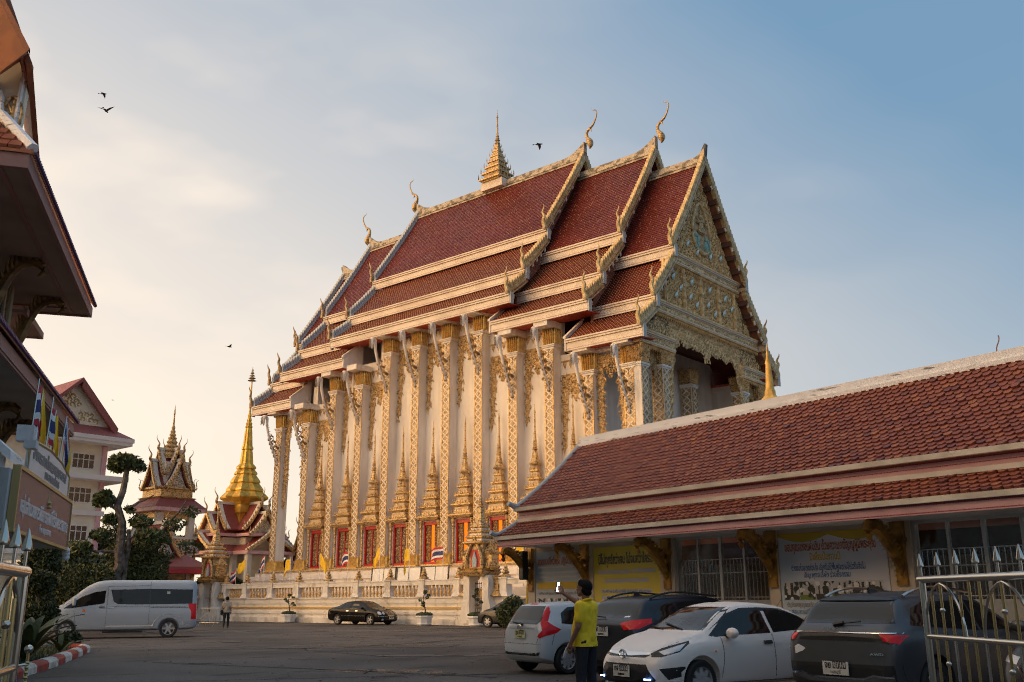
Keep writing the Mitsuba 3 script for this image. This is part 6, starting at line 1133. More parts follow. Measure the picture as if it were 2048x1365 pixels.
def loft(S):
    L0, L1 = S['top'][0][0], S['top'][-1][0]; t = np.linspace(0, 1, 70); xs = L0 + (L1 - L0) * (t + .42 * (-np.sin(2 * PI * t) / (2 * PI)))
    ev = lambda k: _PC(*np.array(S[k], float).T)(np.clip(xs, S[k][0][0], S[k][-1][0]))
    zt, zb, w, zl, wt = ev('top'), ev('belt'), ev('wid'), ev('low'), ev('tw'); zb = np.minimum(zb, zt - .015); rings = []
    for i in range(len(xs)):
        h, du = zb[i] - zl[i], zt[i] - zb[i]; W, wT = w[i], min(wt[i], w[i] * .95)
        p = np.array([(0, zl[i]), (.82 * W, zl[i]), (.94 * W, zl[i] + .04), (.985 * W, zl[i] + .28 * h), (W, zl[i] + .60 * h), (.99 * W, zl[i] + .84 * h), (.955 * W, zb[i]), (lerp(.955 * W, wT, .5), zb[i] + .44 * du), (wT, zb[i] + .84 * du), (.88 * wT, zb[i] + .955 * du), (.5 * wT, zt[i] - .003), (0, zt[i] + .006)])
        s = np.r_[0, np.cumsum(np.hypot(*np.diff(p, axis=0).T) + 1e-4)]; q = np.r_[np.linspace(0, s[2], 4)[:-1], np.linspace(s[2], s[6], 11)[:-1], np.linspace(s[6], s[9], 10)[:-1], np.linspace(s[9], s[-1], 5)]
        p = np.stack([_PC(s, p[:, 0])(q), _PC(s, p[:, 1])(q)], 1); full = np.vstack([p, (p * [-1, 1])[-2:0:-1]]); rings.append(np.c_[np.full(len(full), xs[i]), full])
    m = len(rings[0]); v = np.vstack(rings); f = []; n = len(rings)
    for i in range(n - 1):
        a = i * m + np.arange(m); b = i * m + (np.arange(m) + 1) % m; f += [np.stack([a, b, b + m], 1), np.stack([a, b + m, a + m], 1)]
    v = np.vstack([v, rings[0].mean(0), rings[-1].mean(0)]); j = np.arange(m); f += [np.stack([(j + 1) % m, j, np.full(m, n * m)], 1), np.stack([j + (n - 1) * m, (j + 1) % m + (n - 1) * m, np.full(m, n * m + 1)], 1)]
    t = tm(v, np.vstack(f)); t.faces = t.faces if t.volume > 0 else t.faces[:, ::-1]; return t
def decal(body, poly, origin, direction, up=(0, 0, 1), off=.004, step=.07):
    """a thin panel pressed on to the body: the polygon (u, v) seen along direction"""
    poly = poly if hasattr(poly, 'geom_type') else Polygon(poly); d = np.asarray(direction, float); d /= np.linalg.norm(d); v_ = np.asarray(up, float) - d * np.dot(up, d); v_ /= np.linalg.norm(v_); u_ = np.cross(d, v_); out = []
    for g in getattr(poly.buffer(0), 'geoms', [poly.buffer(0)]):
        if g.is_empty: continue
        a, f = trimesh.creation.triangulate_polygon(g, engine='earcut'); a = np.c_[a, np.zeros(len(a))]
        a, f = trimesh.remesh.subdivide_to_size(a, f, step, max_iter=12); o = np.asarray(origin) + a[:, :1] * u_ + a[:, 1:2] * v_ - d * 4
        loc, ri, ti = body.ray.intersects_location(o, np.tile(d, (len(o), 1)), multiple_hits=False)
        P = np.full((len(o), 3), np.nan); P[ri] = loc - d * off; ok = ~np.isnan(P[:, 0]); f = f[ok[f].all(1)]
        if len(f) == 0: continue
        e = np.linalg.norm(P[f[:, 0]] - P[f[:, 1]], axis=1) + np.linalg.norm(P[f[:, 2]] - P[f[:, 1]], axis=1); f = f[e < 8 * step]; P[~ok] = 0
        fn = np.cross(P[f[:, 1]] - P[f[:, 0]], P[f[:, 2]] - P[f[:, 0]]) @ d; f = np.where((fn > 0)[:, None], f[:, ::-1], f); out.append(tm(P, f))
    if not out: return None
    c = cat(out); c.merge_vertices(); return c
def wheel_meshes(r, w, spokes, twin=False):
    ty = lathe([(r * .66, -w / 2 + .01), (r * .90, -w / 2), (r * .98, -w / 2 + .03), (r, -w / 4), (r, w / 4), (r * .98, w / 2 - .03), (r * .90, w / 2), (r * .66, w / 2 - .01)], 28, cap=False); rr = r * .68; rim = [lathe([(rr, w / 2 - .012), (rr * .93, w / 2 - .02), (rr * .93, -w / 4)], 28, cap=False), lathe([(.0, w / 2 - .02), (.075, w / 2 - .02), (.08, w / 2 - .07)], 12)]
    for k in range(spokes):
        for dt in ((-.10, .10) if twin else (0,)):
            a = 2 * PI * k / spokes + dt; c, s = math.cos(a), math.sin(a); ww = .024 if twin else .045
            v = [(.04, -ww, w / 2 - .07), (rr * .95, -ww * .8, w / 2 - .07), (rr * .95, ww * .8, w / 2 - .07), (.04, ww, w / 2 - .07), (.04, -ww, w / 2 - .02), (rr * .95, -ww * .6, w / 2 - .03), (rr * .95, ww * .6, w / 2 - .03), (.04, ww, w / 2 - .02)]
            rim.append(tm([(x * c - y * s, x * s + y * c, z) for x, y, z in v], _BF))
    back = lathe([(0.0, -w / 4), (rr * .93, -w / 4)], 20)
    turn = lambda m: xf(m, [[1, 0, 0], [0, 0, 1], [0, -1, 0]])  # axis z -> y
    return turn(ty), turn(cat(rim)), turn(back)
class Car:
    def __init__(s, name, label, S, x, y, head, scale, pm, group=None, spokes=10, twin=False, rimm='rim', cat_='car'):
        s.S, s.k = S, thing(name, label, cat_, group); h = math.radians(head); M = np.eye(4); M[:3, :3] = np.array([[math.cos(h), -math.sin(h), 0], [math.sin(h), math.cos(h), 0], [0, 0, 1]]) * scale; M[:3, 3] = [x, y, 0.0]; s.M = M
        r = S['r']; b = tomanifold(loft(S)); W = max(q for _, q in S['wid'])
        for ax in S['axles']:
            for sg in (-1, 1):
                c = m3.Manifold.cylinder(.5, r + .055, r + .055, 36).rotate((90, 0, 0)).translate((ax, sg * (W + .12) + (.25 if True else 0), r + .01)); b = b - c
        s.body = man(b); s.full = trimesh.Trimesh(s.body.vertices, s.body.faces, process=False); s.p('body', s.body, pm, 38)
        t, ri, bk = wheel_meshes(r, .2, spokes, twin)
        for ax in S['axles']:
            for sg in (1, -1):
                wk = key(s.k + '__wheel'); q = lambda m: mv(m, (ax, sg * (W - .115), r)) if sg > 0 else tm(np.asarray(m.vertices) * [1, -1, 1] + [ax, sg * (W - .115), r], m.faces[:, ::-1])
                _s = s.k; s.k = wk; s.p('tyre', q(t), 'tyre', 40); s.p('rim', q(ri), rimm, 30); s.p('wheel_disc', q(bk), 'rim_dark'); s.k = _s
        s.p('underbody', box(S['axles'][0] - .4, S['axles'][1] + .4, -W + .2, W - .2, S['low'][1][1] - .02, S['low'][1][1] + .2), 'well')
    def g(s, m): v = np.asarray(m.vertices); return tm(v @ s.M[:3, :3].T + s.M[:3, 3], m.faces)
    def p(s, name, m, mt, smooth=False, parent=None, **kw):
        if m is None: return None
        return part(parent or s.k, name, s.g(m), mt, smooth, **kw)
    def side(s, name, poly, mt, sides=(1, -1), **kw):
        for sg in sides:
            q = [(-a * sg, b) for a, b in poly] if not hasattr(poly, 'geom_type') else affinity.scale(poly, -sg, 1, origin=(0, 0))
            s.p(name, decal(s.full, q, (0, 0, 0), (0, -sg, 0), **kw), mt, True)
    def rear(s, name, poly, mt, both=False, d=(1, 0, 0), **kw):  # u is to the viewer's right: -y
        for sg in ((1, -1) if both else (1,)): s.p(name, decal(s.full, [(a * sg, b) for a, b in poly], (s.S['top'][0][0] + .15, 0, 0), (d[0], d[1] * sg, d[2]), **kw), mt, True)
    def front(s, name, poly, mt, both=False, d=(-1, 0, 0), **kw):
        for sg in ((1, -1) if both else (1,)): s.p(name, decal(s.full, [(a * sg, b) for a, b in poly], (s.S['top'][-1][0] - .15, 0, 0), (d[0], d[1] * sg, d[2]), **kw), mt, True)
    def plate(s, x, z, txt, prov, mt='plate_white', y=0.0, tilt=0.0, w=.40):
        f = 1 if x > 0 else -1; P = s.p('number_plate', cbox(x, y, z, .012, w, .17), mt); u = np.array([0, f, 0.0])
        for t, hz, h, ww in ((txt, .0, .075, w * .82), (prov, -.065, .035, w * .4)):
            m = place_text(text(t, h, .003, thai=True, bold=h > .05), (x + f * .007, y, z + hz - .0), u, (0, 0, 1), ww); s.p('plate_lettering', m, 'ink', parent=P)
    def lines(s, polys, sides=(1, -1)):
        for pl in polys:
            from shapely.geometry import LineString
            s.side('panel_seam', LineString(pl).buffer(.006, cap_style=2), 'seam', sides, step=.04, off=.005)
    def mirror(s, x, z, mt, sides=(1, -1)):
        for sg in sides:
            y = sg * (max(q for _, q in s.S['wid']) + .06); m = trimesh.creation.icosphere(2, 1.0); s.p('mirror', tm(np.asarray(m.vertices) * [.08, .12, .085] + [x, y, z], m.faces), mt, True); s.p('mirror_arm', box(x - .03, x + .03, min(y, sg * .7), max(y, sg * .7), z - .07, z - .02), 'trim_black')
    def handle(s, x, z, mt, sides=(1, -1)):
        for sg in sides: s.side('door_handle', sbox(x - .09, z - .018, x + .09, z + .018).buffer(.01), mt, (sg,), off=.025)
def C_hatch(L=4.0, H=1.525, W=.848, r=.305):
    k = L / 4.0; z = H / 1.525; X = lambda q: [(a * k, b) for a, b in q]; Z = lambda q: [(a * k, b * z) for a, b in q]
    return dict(r=r, axles=(-1.30 * k, 1.23 * k), top=Z([(-2.0, .52), (-1.985, .80), (-1.96, 1.02), (-1.86, 1.13), (-1.68, 1.40), (-1.58, 1.475), (-1.2, 1.51), (-.5, 1.525), (.1, 1.495), (.42, 1.42), (1.2, 1.0), (1.45, .945), (1.8, .83), (1.95, .68), (2.0, .52)]),
        belt=Z([(-2.0, .5), (-1.97, .86), (-1.6, 1.00), (-.8, .955), (.6, .89), (1.3, .86), (1.85, .70), (2.0, .45)]), low=Z([(-2.0, .40), (-1.9, .27), (-1.5, .21), (1.5, .19), (1.9, .22), (2.0, .36)]),
        wid=X([(-2.0, .60 * W / .848), (-1.96, .70 * W / .848), (-1.8, .79 * W / .848), (-1.4, .838 * W / .848), (-.3, W), (1.2, W), (1.6, .81 * W / .848), (1.85, .70 * W / .848), (1.97, .56 * W / .848), (2.0, .42)]), tw=X([(-2.0, .5), (-1.85, .60), (-1.4, .575), (-.5, .59), (.3, .57), (1.15, .66), (1.7, .60), (2.0, .35)]))
def C_sedan(L=4.41, H=1.475, W=.85, r=.31):
    k = L / 4.41; z = H / 1.475; X = lambda q: [(a * k, b) for a, b in q]; Z = lambda q: [(a * k, b * z) for a, b in q]
    return dict(r=r, axles=(-1.26 * k, 1.30 * k), top=Z([(-2.2, .55), (-2.17, .9), (-2.1, 1.03), (-1.7, 1.10), (-1.5, 1.14), (-.95, 1.38), (-.45, 1.46), (-.05, 1.475), (.3, 1.44), (.55, 1.36), (1.22, 1.02), (1.5, .965), (1.9, .82), (2.1, .70), (2.19, .58), (2.21, .48)]),
        belt=Z([(-2.2, .5), (-2.1, .92), (-1.6, .97), (-.8, .935), (.6, .89), (1.3, .86), (1.9, .70), (2.2, .44)]), low=Z([(-2.2, .40), (-2.05, .28), (-1.6, .21), (1.6, .18), (2.0, .20), (2.21, .30)]),
        wid=X([(-2.2, .58 * W / .85), (-2.12, .72 * W / .85), (-1.8, .81 * W / .85), (-1.2, .845 * W / .85), (.2, W), (1.3, W), (1.75, .81 * W / .85), (2.05, .70 * W / .85), (2.17, .54 * W / .85), (2.21, .42)]), tw=X([(-2.2, .5), (-1.7, .66), (-.95, .57), (0, .58), (.5, .57), (1.2, .68), (1.9, .60), (2.2, .36)]))
def C_suv(L=4.42, H=1.60, W=.91, r=.35):
    k = L / 4.42; z = H / 1.60; X = lambda q: [(a * k, b) for a, b in q]; Z = lambda q: [(a * k, b * z) for a, b in q]
    return dict(r=r, axles=(-1.33 * k, 1.30 * k), top=Z([(-2.21, .62), (-2.19, .95), (-2.12, 1.10), (-1.95, 1.22), (-1.72, 1.47), (-1.58, 1.535), (-.9, 1.59), (-.3, 1.60), (.15, 1.57), (.5, 1.47), (1.1, 1.13), (1.4, 1.075), (1.9, .97), (2.12, .84), (2.2, .62)]),
        belt=Z([(-2.2, .6), (-2.12, .98), (-1.6, 1.09), (-.8, 1.05), (.6, 1.00), (1.3, .97), (1.95, .82), (2.2, .55)]), low=Z([(-2.2, .42), (-2.05, .32), (-1.6, .26), (1.6, .23), (2.05, .26), (2.2, .38)]),
        wid=X([(-2.21, .68 * W / .91), (-2.14, .80 * W / .91), (-1.9, .875 * W / .91), (-1.3, W), (1.25, W), (1.75, .87 * W / .91), (2.05, .77 * W / .91), (2.17, .62 * W / .91), (2.21, .5)]), tw=X([(-2.21, .6), (-1.9, .68), (-1.5, .64), (-.5, .64), (.4, .62), (1.1, .74), (1.9, .68), (2.2, .42)]))
# white hatchback, seen from behind
c = Car('white_hatchback', 'white hatchback with red tail lamps parked beside the man in yellow', C_hatch(), -13.3, 18.55, 73.5, .975, 'paint_pearl', spokes=9)
c.rear('rear_window', [(-.50, 1.43), (.50, 1.43), (.60, 1.12), (.56, 1.045), (-.56, 1.045), (-.60, 1.12)], 'car_glass')
c.rear('tail_lamp', [(.535, 1.42), (.60, 1.42), (.70, 1.12), (.62, 1.06)], 'lamp_red', True, off=.012, step=.03); c.rear('tail_lamp', [(.58, 1.075), (.70, 1.11), (.90, .94), (.86, .86), (.62, .76), (.56, .80), (.66, .92)], 'lamp_red', True, d=(1, .35, 0), off=.014, step=.03)
c.rear('spoiler_lamp', [(-.16, 1.485), (.16, 1.485), (.14, 1.455), (-.14, 1.455)], 'lamp_red'); c.rear('chrome_bar', [(-.50, .985), (.50, .985), (.50, .955), (-.50, .955)], 'chrome', off=.02)
c.p('emblem', tube([[-2.02 + .0, .075 * math.cos(a), .98 + .055 * math.sin(a)] for a in np.linspace(0, 2 * PI, 15)], .012, 5), 'chrome'); c.p('emblem_letter', cat(box(-2.03, -2.01, -.035, -.022, .95, 1.01), box(-2.03, -2.01, .022, .035, .95, 1.01), box(-2.03, -2.01, -.03, .03, .972, .984)), 'chrome')
c.p('wiper', cat(tube([[-1.97, 0, 1.05], [-1.965, .34, 1.085]], .014, 5), tube([[-1.99, -.06, 1.03], [-1.98, .04, 1.06]], .035, 6)), 'trim_black'); c.plate(-2.005, .83, 'ฎน 3383', 'นนทบุรี', 'plate_yellow')
c.rear('bumper_vent', [(-.70, .47), (-.45, .44), (.45, .44), (.70, .47), (.66, .40), (.5, .39), (-.5, .39), (-.66, .40)], 'trim_black'); c.rear('bumper_seam', [(-.72, .64), (.72, .64), (.72, .632), (-.72, .632)], 'seam'); c.rear('hatch_seam', [(-.6, .64), (-.59, .64), (-.66, .76), (-.67, .76)], 'seam', True)
c.side('side_window', [(-1.42, 1.06), (-1.36, 1.28), (-1.15, 1.40), (-.55, 1.44), (-.55, .99)], 'car_glass'); c.side('side_window', [(-.50, .985), (-.50, 1.44), (.10, 1.41), (.55, 1.22), (.98, .96)], 'car_glass'); c.lines([[(-.52, .3), (-.52, 1.0)], [(-1.02, .62), (-.92, .98)], [(-1.72, .62), (-1.6, 1.0)], [(.75, .3), (.85, .9)]]); c.handle(-.75, .84, 'paint_pearl'); c.mirror(.72, 1.0, 'paint_pearl'); c.front('windscreen', [(-.5, 1.40), (.5, 1.40), (.66, 1.02), (-.66, 1.02)], 'car_glass'); c.p('roof_aerial', tube([[-1.3, 0, 1.5], [-1.5, 0, 1.60]], .008, 5), 'trim_black')
# dark navy SUV behind the man
c = Car('navy_suv', 'dark navy SUV with lit red tail lamp behind the man in yellow', C_suv(4.44, 1.61, .915), -10.30, 17.62, 75, 1.0, 'paint_navy', rimm='rim_dark')
c.rear('rear_window', [(-.58, 1.50), (.58, 1.50), (.70, 1.20), (-.70, 1.20)], 'car_glass'); c.rear('tail_lamp', [(.42, 1.10), (.62, 1.15), (.90, 1.18), (.93, 1.10), (.82, 1.0), (.55, .98)], 'lamp_red', True, d=(1, .3, 0), off=.01, step=.04); c.rear('lamp_strip', [(.50, 1.08), (.90, 1.125), (.90, 1.11), (.50, 1.062)], 'lamp_amber', True, d=(1, .3, 0), off=.01); c.plate(-2.225, .95, 'กท 7753', 'กรุงเทพมหานคร'); c.rear('bumper_lower', [(-.8, .62), (.8, .62), (.75, .40), (-.75, .40)], 'trim_black'); c.rear('bumper_reflector', [(.6, .60), (.78, .60), (.78, .57), (.6, .57)], 'lamp_red', True, off=.01)
c.p('rear_wiper', tube([[-2.06, .05, 1.2], [-2.04, .45, 1.225]], .013, 5), 'trim_black'); c.p('shark_fin', hexa([[-1.35, -.02, 1.57], [-1.1, -.02, 1.585], [-1.1, .02, 1.585], [-1.35, .02, 1.57], [-1.36, -.008, 1.665], [-1.27, -.008, 1.64], [-1.27, .008, 1.64], [-1.36, .008, 1.665]]), 'paint_dark')
for sg in (-1, 1): c.p('roof_rail', tube(spline([[-1.5, sg * .60, 1.54], [-1.3, sg * .60, 1.60], [-.3, sg * .60, 1.63], [.3, sg * .58, 1.58]], 14), .02, 6), 'trim_black')
c.side('side_window', [(-1.65, 1.16), (-1.5, 1.34), (-1.2, 1.44), (-1.0, 1.46), (-.95, 1.10)], 'car_glass'); c.side('side_window', [(-.90, 1.10), (-.93, 1.47), (-.15, 1.50), (-.12, 1.06)], 'car_glass'); c.side('side_window', [(-.06, 1.06), (-.08, 1.50), (.3, 1.47), (.95, 1.06)], 'car_glass'); c.lines([[(-.1, .35), (-.1, 1.05)], [(-1.0, .6), (-.95, 1.1)]]); c.rear('badge', [(.42, 1.225), (.56, 1.23), (.56, 1.205), (.42, 1.20)], 'chrome', off=.012); c.front('windscreen', [(-.56, 1.45), (.56, 1.45), (.72, 1.15), (-.72, 1.15)], 'car_glass')
# white sedan, front quarter
c = Car('white_sedan', 'white sedan facing the camera with lit blue daytime lamps', C_sedan(), -8.23, 15.34, 252, 1.0, 'paint_white', spokes=8)
c.front('windscreen', [(-.52, 1.40), (.52, 1.40), (.60, 1.25), (.69, 1.045), (-.69, 1.045), (-.60, 1.25)], 'car_glass'); c.front('headlamp', [(.44, .72), (.60, .80), (.94, .90), (.96, .86), (.86, .74), (.62, .67), (.46, .67)], 'trim_black', True, d=(-1, -.62, 0)); c.front('headlamp_reflector', [(.56, .745), (.72, .80), (.92, .87), (.86, .76), (.66, .70)], 'lamp_clear', True, d=(-1, -.62, 0), off=.010)
c.front('grille_bar', [(-.52, .735), (.52, .735), (.50, .705), (.12, .68), (-.12, .68), (-.50, .705)], 'chrome', off=.012); c.front('grille_slot', [(-.52, .70), (-.12, .675), (.12, .675), (.52, .70), (.45, .66), (-.45, .66)], 'trim_black', off=.005); c.p('emblem', cat(tube([[2.19, .085 * math.cos(a), .70 + .062 * math.sin(a)] for a in np.linspace(0, 2 * PI, 17)], .012, 5), tube([[2.2, .03 * math.cos(a), .70 + .055 * math.sin(a)] for a in np.linspace(0, 2 * PI, 13)], .008, 5), tube([[2.2, .06 * math.cos(a), .725 + .02 * math.sin(a)] for a in np.linspace(0, 2 * PI, 13)], .008, 5)), 'chrome')
c.front('lower_grille', [(-.50, .56), (.50, .56), (.66, .34), (.60, .26), (-.60, .26), (-.66, .34)], 'trim_black'); c.plate(2.235, .45, 'กจ 8890', 'กรุงเทพมหานคร'); c.front('fog_recess', [(.66, .50), (.92, .53), (.92, .40), (.76, .34)], 'trim_black', True, d=(-1, -.35, 0)); c.front('bumper_lip', [(-.7, .24), (.7, .24), (.72, .20), (-.72, .20)], 'paint_white', off=.04)
for sg in (-1, 1):
    k = c.p('daytime_lamp', box(2.15, 2.19, sg * .52 - .085, sg * .52 + .085, .335, .355), 'lamp_clear'); scene[k]['emitter'] = {'type': 'area', 'radiance': {'type': 'rgb', 'value': [.35, .8, 2.2]}}
c.side('side_window', [(-.28, .985), (-.24, 1.33), (.18, 1.355), (.5, 1.27), (.98, .99), (.95, .955)], 'car_glass'); c.side('side_window', [(-1.50, 1.05), (-1.15, 1.22), (-.75, 1.34), (-.32, 1.35), (-.34, .99)], 'car_glass'); c.side('window_trim', [(-1.55, 1.03), (-1.15, 1.24), (-.75, 1.365), (-.2, 1.39), (.2, 1.38), (.53, 1.29), (1.05, .97), (1.0, .95), (.5, 1.27), (.18, 1.355), (-.24, 1.33), (-.75, 1.345), (-1.15, 1.22), (-1.50, 1.05)], 'trim_black', off=.003); c.side('mirror_base', [(.72, .99), (.98, .97), (.95, .945), (.7, .96)], 'trim_black')
c.lines([[(-.30, .3), (-.29, .97)], [(.90, .34), (.84, .62), (.84, .94)], [(-1.16, .62), (-.98, .98)], [(.9, .26), (-1.0, .26)]]); c.handle(-.14, .845, 'dark_metal'); c.handle(-1.0, .87, 'dark_metal'); c.mirror(.70, 1.00, 'paint_white'); c.front('bonnet_seam', [(-.74, .99), (-.735, .99), (-.62, .78), (-.63, .78)], 'seam', True, step=.1); c.p('wiper', cat(tube([[1.16, .25, 1.055], [.98, -.35, 1.145]], .012, 5), tube([[1.18, -.2, 1.05], [1.05, -.62, 1.09]], .012, 5)), 'trim_black')
c.p('side_indicator', mv(trimesh.creation.icosphere(1, .016), (1.02, .86, .74)), 'lamp_amber'); c.rear('rear_window', [(-.55, 1.36), (.55, 1.36), (.66, 1.14), (-.66, 1.14)], 'car_glass'); c.p('roof_aerial', tube([[-1.2, 0, 1.30], [-1.42, 0, 1.50]], .006, 5), 'trim_black')
# dark grey SUV, from behind
c = Car('grey_suv', 'dark grey SUV with full width tail lamp band, seen from behind', C_suv(4.42, 1.59, .92, .36), -4.95, 15.55, 76, 1.02, 'paint_grey', rimm='rim_dark')
c.rear('rear_window', [(-.60, 1.46), (.60, 1.46), (.74, 1.17), (-.74, 1.17)], 'car_glass'); c.rear('spoiler', [(-.66, 1.56), (.66, 1.56), (.64, 1.47), (-.64, 1.47)], 'trim_black', off=.03)
c.rear('tail_lamp_band', [(-.88, 1.06), (.88, 1.06), (.93, 1.03), (.86, .90), (.60, .95), (-.60, .95), (-.86, .90), (-.93, 1.03)], 'trim_black'); c.rear('tail_lamp', [(.60, 1.045), (.90, 1.03), (.84, .92), (.66, .96)], 'lamp_red', True, d=(1, .2, 0), off=.008); c.rear('chrome_strip', [(-.9, 1.063), (.9, 1.063), (.9, 1.05), (-.9, 1.05)], 'chrome', off=.01)
c.plate(-2.245, .60, 'จย 1975', 'ชลบุรี'); c.rear('bumper_lower', [(-.86, .66), (.86, .66), (.86, .34), (-.86, .34)], 'trim_black'); c.rear('bumper_guard', [(-.8, .50), (-.55, .52), (-.40, .47), (.40, .47), (.55, .52), (.8, .50), (.75, .36), (-.75, .36)], 'rim_dark', off=.012); c.rear('bumper_guard_edge', [(-.8, .52), (-.55, .54), (-.40, .49), (.40, .49), (.55, .54), (.8, .52), (.8, .50), (.55, .52), (.40, .47), (-.40, .47), (-.55, .52), (-.8, .50)], 'chrome', off=.014)
c.p('lettering', place_text(text('JAECOO', .03, .004) if False else text('A M O D E', .03, .004), (-2.165, -.0, 1.085), (0, -1, 0), (.15, 0, 1), .42), 'chrome'); c.p('badge', place_text(text('AWD', .03, .004), (-2.215, -.62, .78), (0, -1, 0), (.05, 0, 1), .2), 'chrome'); c.rear('sticker', [(-.70, .86), (-.62, .89), (-.50, .84), (-.55, .80), (-.62, .78), (-.68, .76)], 'white_paint', off=.005)
c.p('rear_wiper', cat(tube([[-2.08, .05, 1.16], [-2.03, -.30, 1.20]], .012, 5), tube([[-2.1, .08, 1.15], [-2.07, -.06, 1.18]], .03, 6)), 'trim_black'); c.p('shark_fin', hexa([[-1.35, -.02, 1.56], [-1.1, -.02, 1.575], [-1.1, .02, 1.575], [-1.35, .02, 1.56], [-1.36, -.008, 1.64], [-1.27, -.008, 1.62], [-1.27, .008, 1.62], [-1.36, .008, 1.64]]), 'paint_dark')
for sg in (-1, 1): c.p('roof_rail', tube(spline([[-1.5, sg * .62, 1.52], [-1.3, sg * .62, 1.585], [-.3, sg * .62, 1.62], [.3, sg * .58, 1.57]], 14), .02, 6), 'steel')
c.side('side_window', [(-1.72, 1.15), (-1.5, 1.36), (-1.2, 1.44), (-.12, 1.47), (-.12, 1.06)], 'car_glass'); c.side('side_window', [(-.06, 1.06), (-.08, 1.47), (.3, 1.44), (.95, 1.06)], 'car_glass'); c.lines([[(-.1, .35), (-.1, 1.05)], [(-1.0, .6), (-.95, 1.1)]]); c.mirror(.75, 1.1, 'paint_grey'); c.rear('hatch_seam', [(.66, .66), (.667, .66), (.72, .92), (.713, .92)], 'seam', True)
# black SUV behind the gate
c = Car('black_suv', 'black SUV facing the camera behind the right gate', C_suv(4.55, 1.66, .92, .36), -1.75, 13.9, 254, 1.0, 'paint_dark', rimm='rim_dark')
c.front('windscreen', [(-.58, 1.53), (.58, 1.53), (.76, 1.18), (-.76, 1.18)], 'car_glass'); c.front('grille', [(-.52, .86), (.52, .86), (.46, .62), (-.46, .62)], 'trim_black'); c.front('grille_rim', [(-.56, .80), (-.44, .60), (.44, .60), (.56, .80), (.53, .80), (.42, .63), (-.42, .63), (-.53, .80)], 'chrome', off=.015)
c.p('emblem', cat(tube([[2.28, .10 * math.cos(a), .80 + .075 * math.sin(a)] for a in np.linspace(0, 2 * PI, 17)], .012, 5), tube([[2.28, -.09, .84], [2.28, -.03, .80], [2.28, 0, .77], [2.28, .03, .80], [2.28, .09, .84]], .011, 5)), 'chrome'); c.front('headlamp', [(.50, .90), (.90, .95), (.92, .86), (.52, .82)], 'lamp_clear', True, d=(-1, -.4, 0)); c.plate(2.30, .52, 'ขย 8777', 'กรุงเทพมหานคร', w=.42); c.front('lower_grille', [(-.7, .44), (.7, .44), (.62, .34), (-.62, .34)], 'trim_black')
c.side('side_window', [(-1.6, 1.20), (-1.2, 1.50), (-.12, 1.54), (-.12, 1.10)], 'car_glass'); c.side('side_window', [(-.06, 1.10), (-.08, 1.54), (.3, 1.50), (.95, 1.12)], 'car_glass'); c.mirror(.78, 1.14, 'paint_dark')
# black saloon in front of the terrace wall
c = Car('black_sedan', 'glossy black saloon with alloy wheels in front of the terrace wall', C_sedan(4.82, 1.475, .91, .335), -49.6, 43.6, 5.4, 1.03, 'paint_black', spokes=5, twin=True)
c.front('windscreen', [(-.56, 1.40), (.56, 1.40), (.72, 1.05), (-.72, 1.05)], 'car_glass'); 
for u in (.52, .76): c.front('headlamp', Point(u, .72).buffer(.105 if u > .6 else .09, 8).exterior.coords[:], 'lamp_clear', True, d=(-1, -.3, 0), off=.012)
c.front('grille', [(-.34, .84), (.34, .84), (.26, .60), (-.26, .60)], 'trim_black', off=.006); c.front('grille_frame', [(-.37, .86), (.37, .86), (.29, .57), (-.29, .57), (-.27, .60), (.27, .60), (.34, .835), (-.34, .835)], 'chrome', off=.012)
for z in (.65, .70, .75, .80): c.front('grille_bar', [(-.32, z), (.32, z), (.32, z + .015), (-.32, z + .015)], 'chrome', off=.014)
c.plate(2.44, .44, 'ฎษ 4488', 'กรุงเทพมหานคร', w=.44); c.side('side_window', [(-.30, 1.00), (-.26, 1.33), (.2, 1.36), (.56, 1.27), (1.05, 1.0)], 'car_glass'); c.side('side_window', [(-1.05, 1.01), (-.88, 1.31), (-.36, 1.345), (-.36, 1.00)], 'car_glass'); c.side('quarter_window', [(-1.42, 1.06), (-1.12, 1.21), (-.95, 1.285), (-1.1, 1.01)], 'car_glass'); c.side('chrome_strip', [(-1.0, .565), (1.0, .56), (1.0, .54), (-1.0, .545)], 'chrome', off=.01)
c.lines([[(-.33, .3), (-.32, .98)], [(.98, .32), (.95, .95)], [(-1.2, .65), (-1.02, 1.0)]]); c.handle(-.5, .86, 'chrome'); c.handle(.28, .86, 'chrome'); c.handle(-1.15, .88, 'chrome') if False else None; c.mirror(.85, 1.02, 'paint_black'); c.p('bumper_strip', None, 'chrome'); c.front('lower_grille', [(-.55, .36), (.55, .36), (.5, .26), (-.5, .26)], 'trim_black'); c.front('bumper_strip', [(-.9, .53), (-.36, .52), (-.36, .50), (-.9, .51)], 'chrome', True, off=.01); c.front('fog_lamp', Point(.68, .33).buffer(.06, 6).exterior.coords[:], 'lamp_clear', True, off=.01)
# dark car half hidden behind the bush
c = Car('dark_hatchback', 'dark grey car half hidden by the bush under the gallery end', C_hatch(4.1, 1.52, .86, .31), -36.6, 43.6, 190, 1.05, 'paint_dark', spokes=6)
c.front('windscreen', [(-.5, 1.40), (.5, 1.40), (.66, 1.02), (-.66, 1.02)], 'car_glass'); c.front('headlamp', [(.46, .76), (.62, .86), (.84, .92), (.88, .84), (.6, .72)], 'lamp_clear', True, d=(-1, -.5, 0)); c.side('side_window', [(-.50, .985), (-.50, 1.44), (.10, 1.41), (.55, 1.22), (.98, .96)], 'car_glass'); c.side('side_window', [(-1.42, 1.06), (-1.36, 1.28), (-.55, 1.44), (-.55, .99)], 'car_glass'); c.mirror(.75, 1.0, 'paint_dark'); c.front('lower_grille', [(-.5, .5), (.5, .5), (.44, .34), (-.44, .34)], 'trim_black')
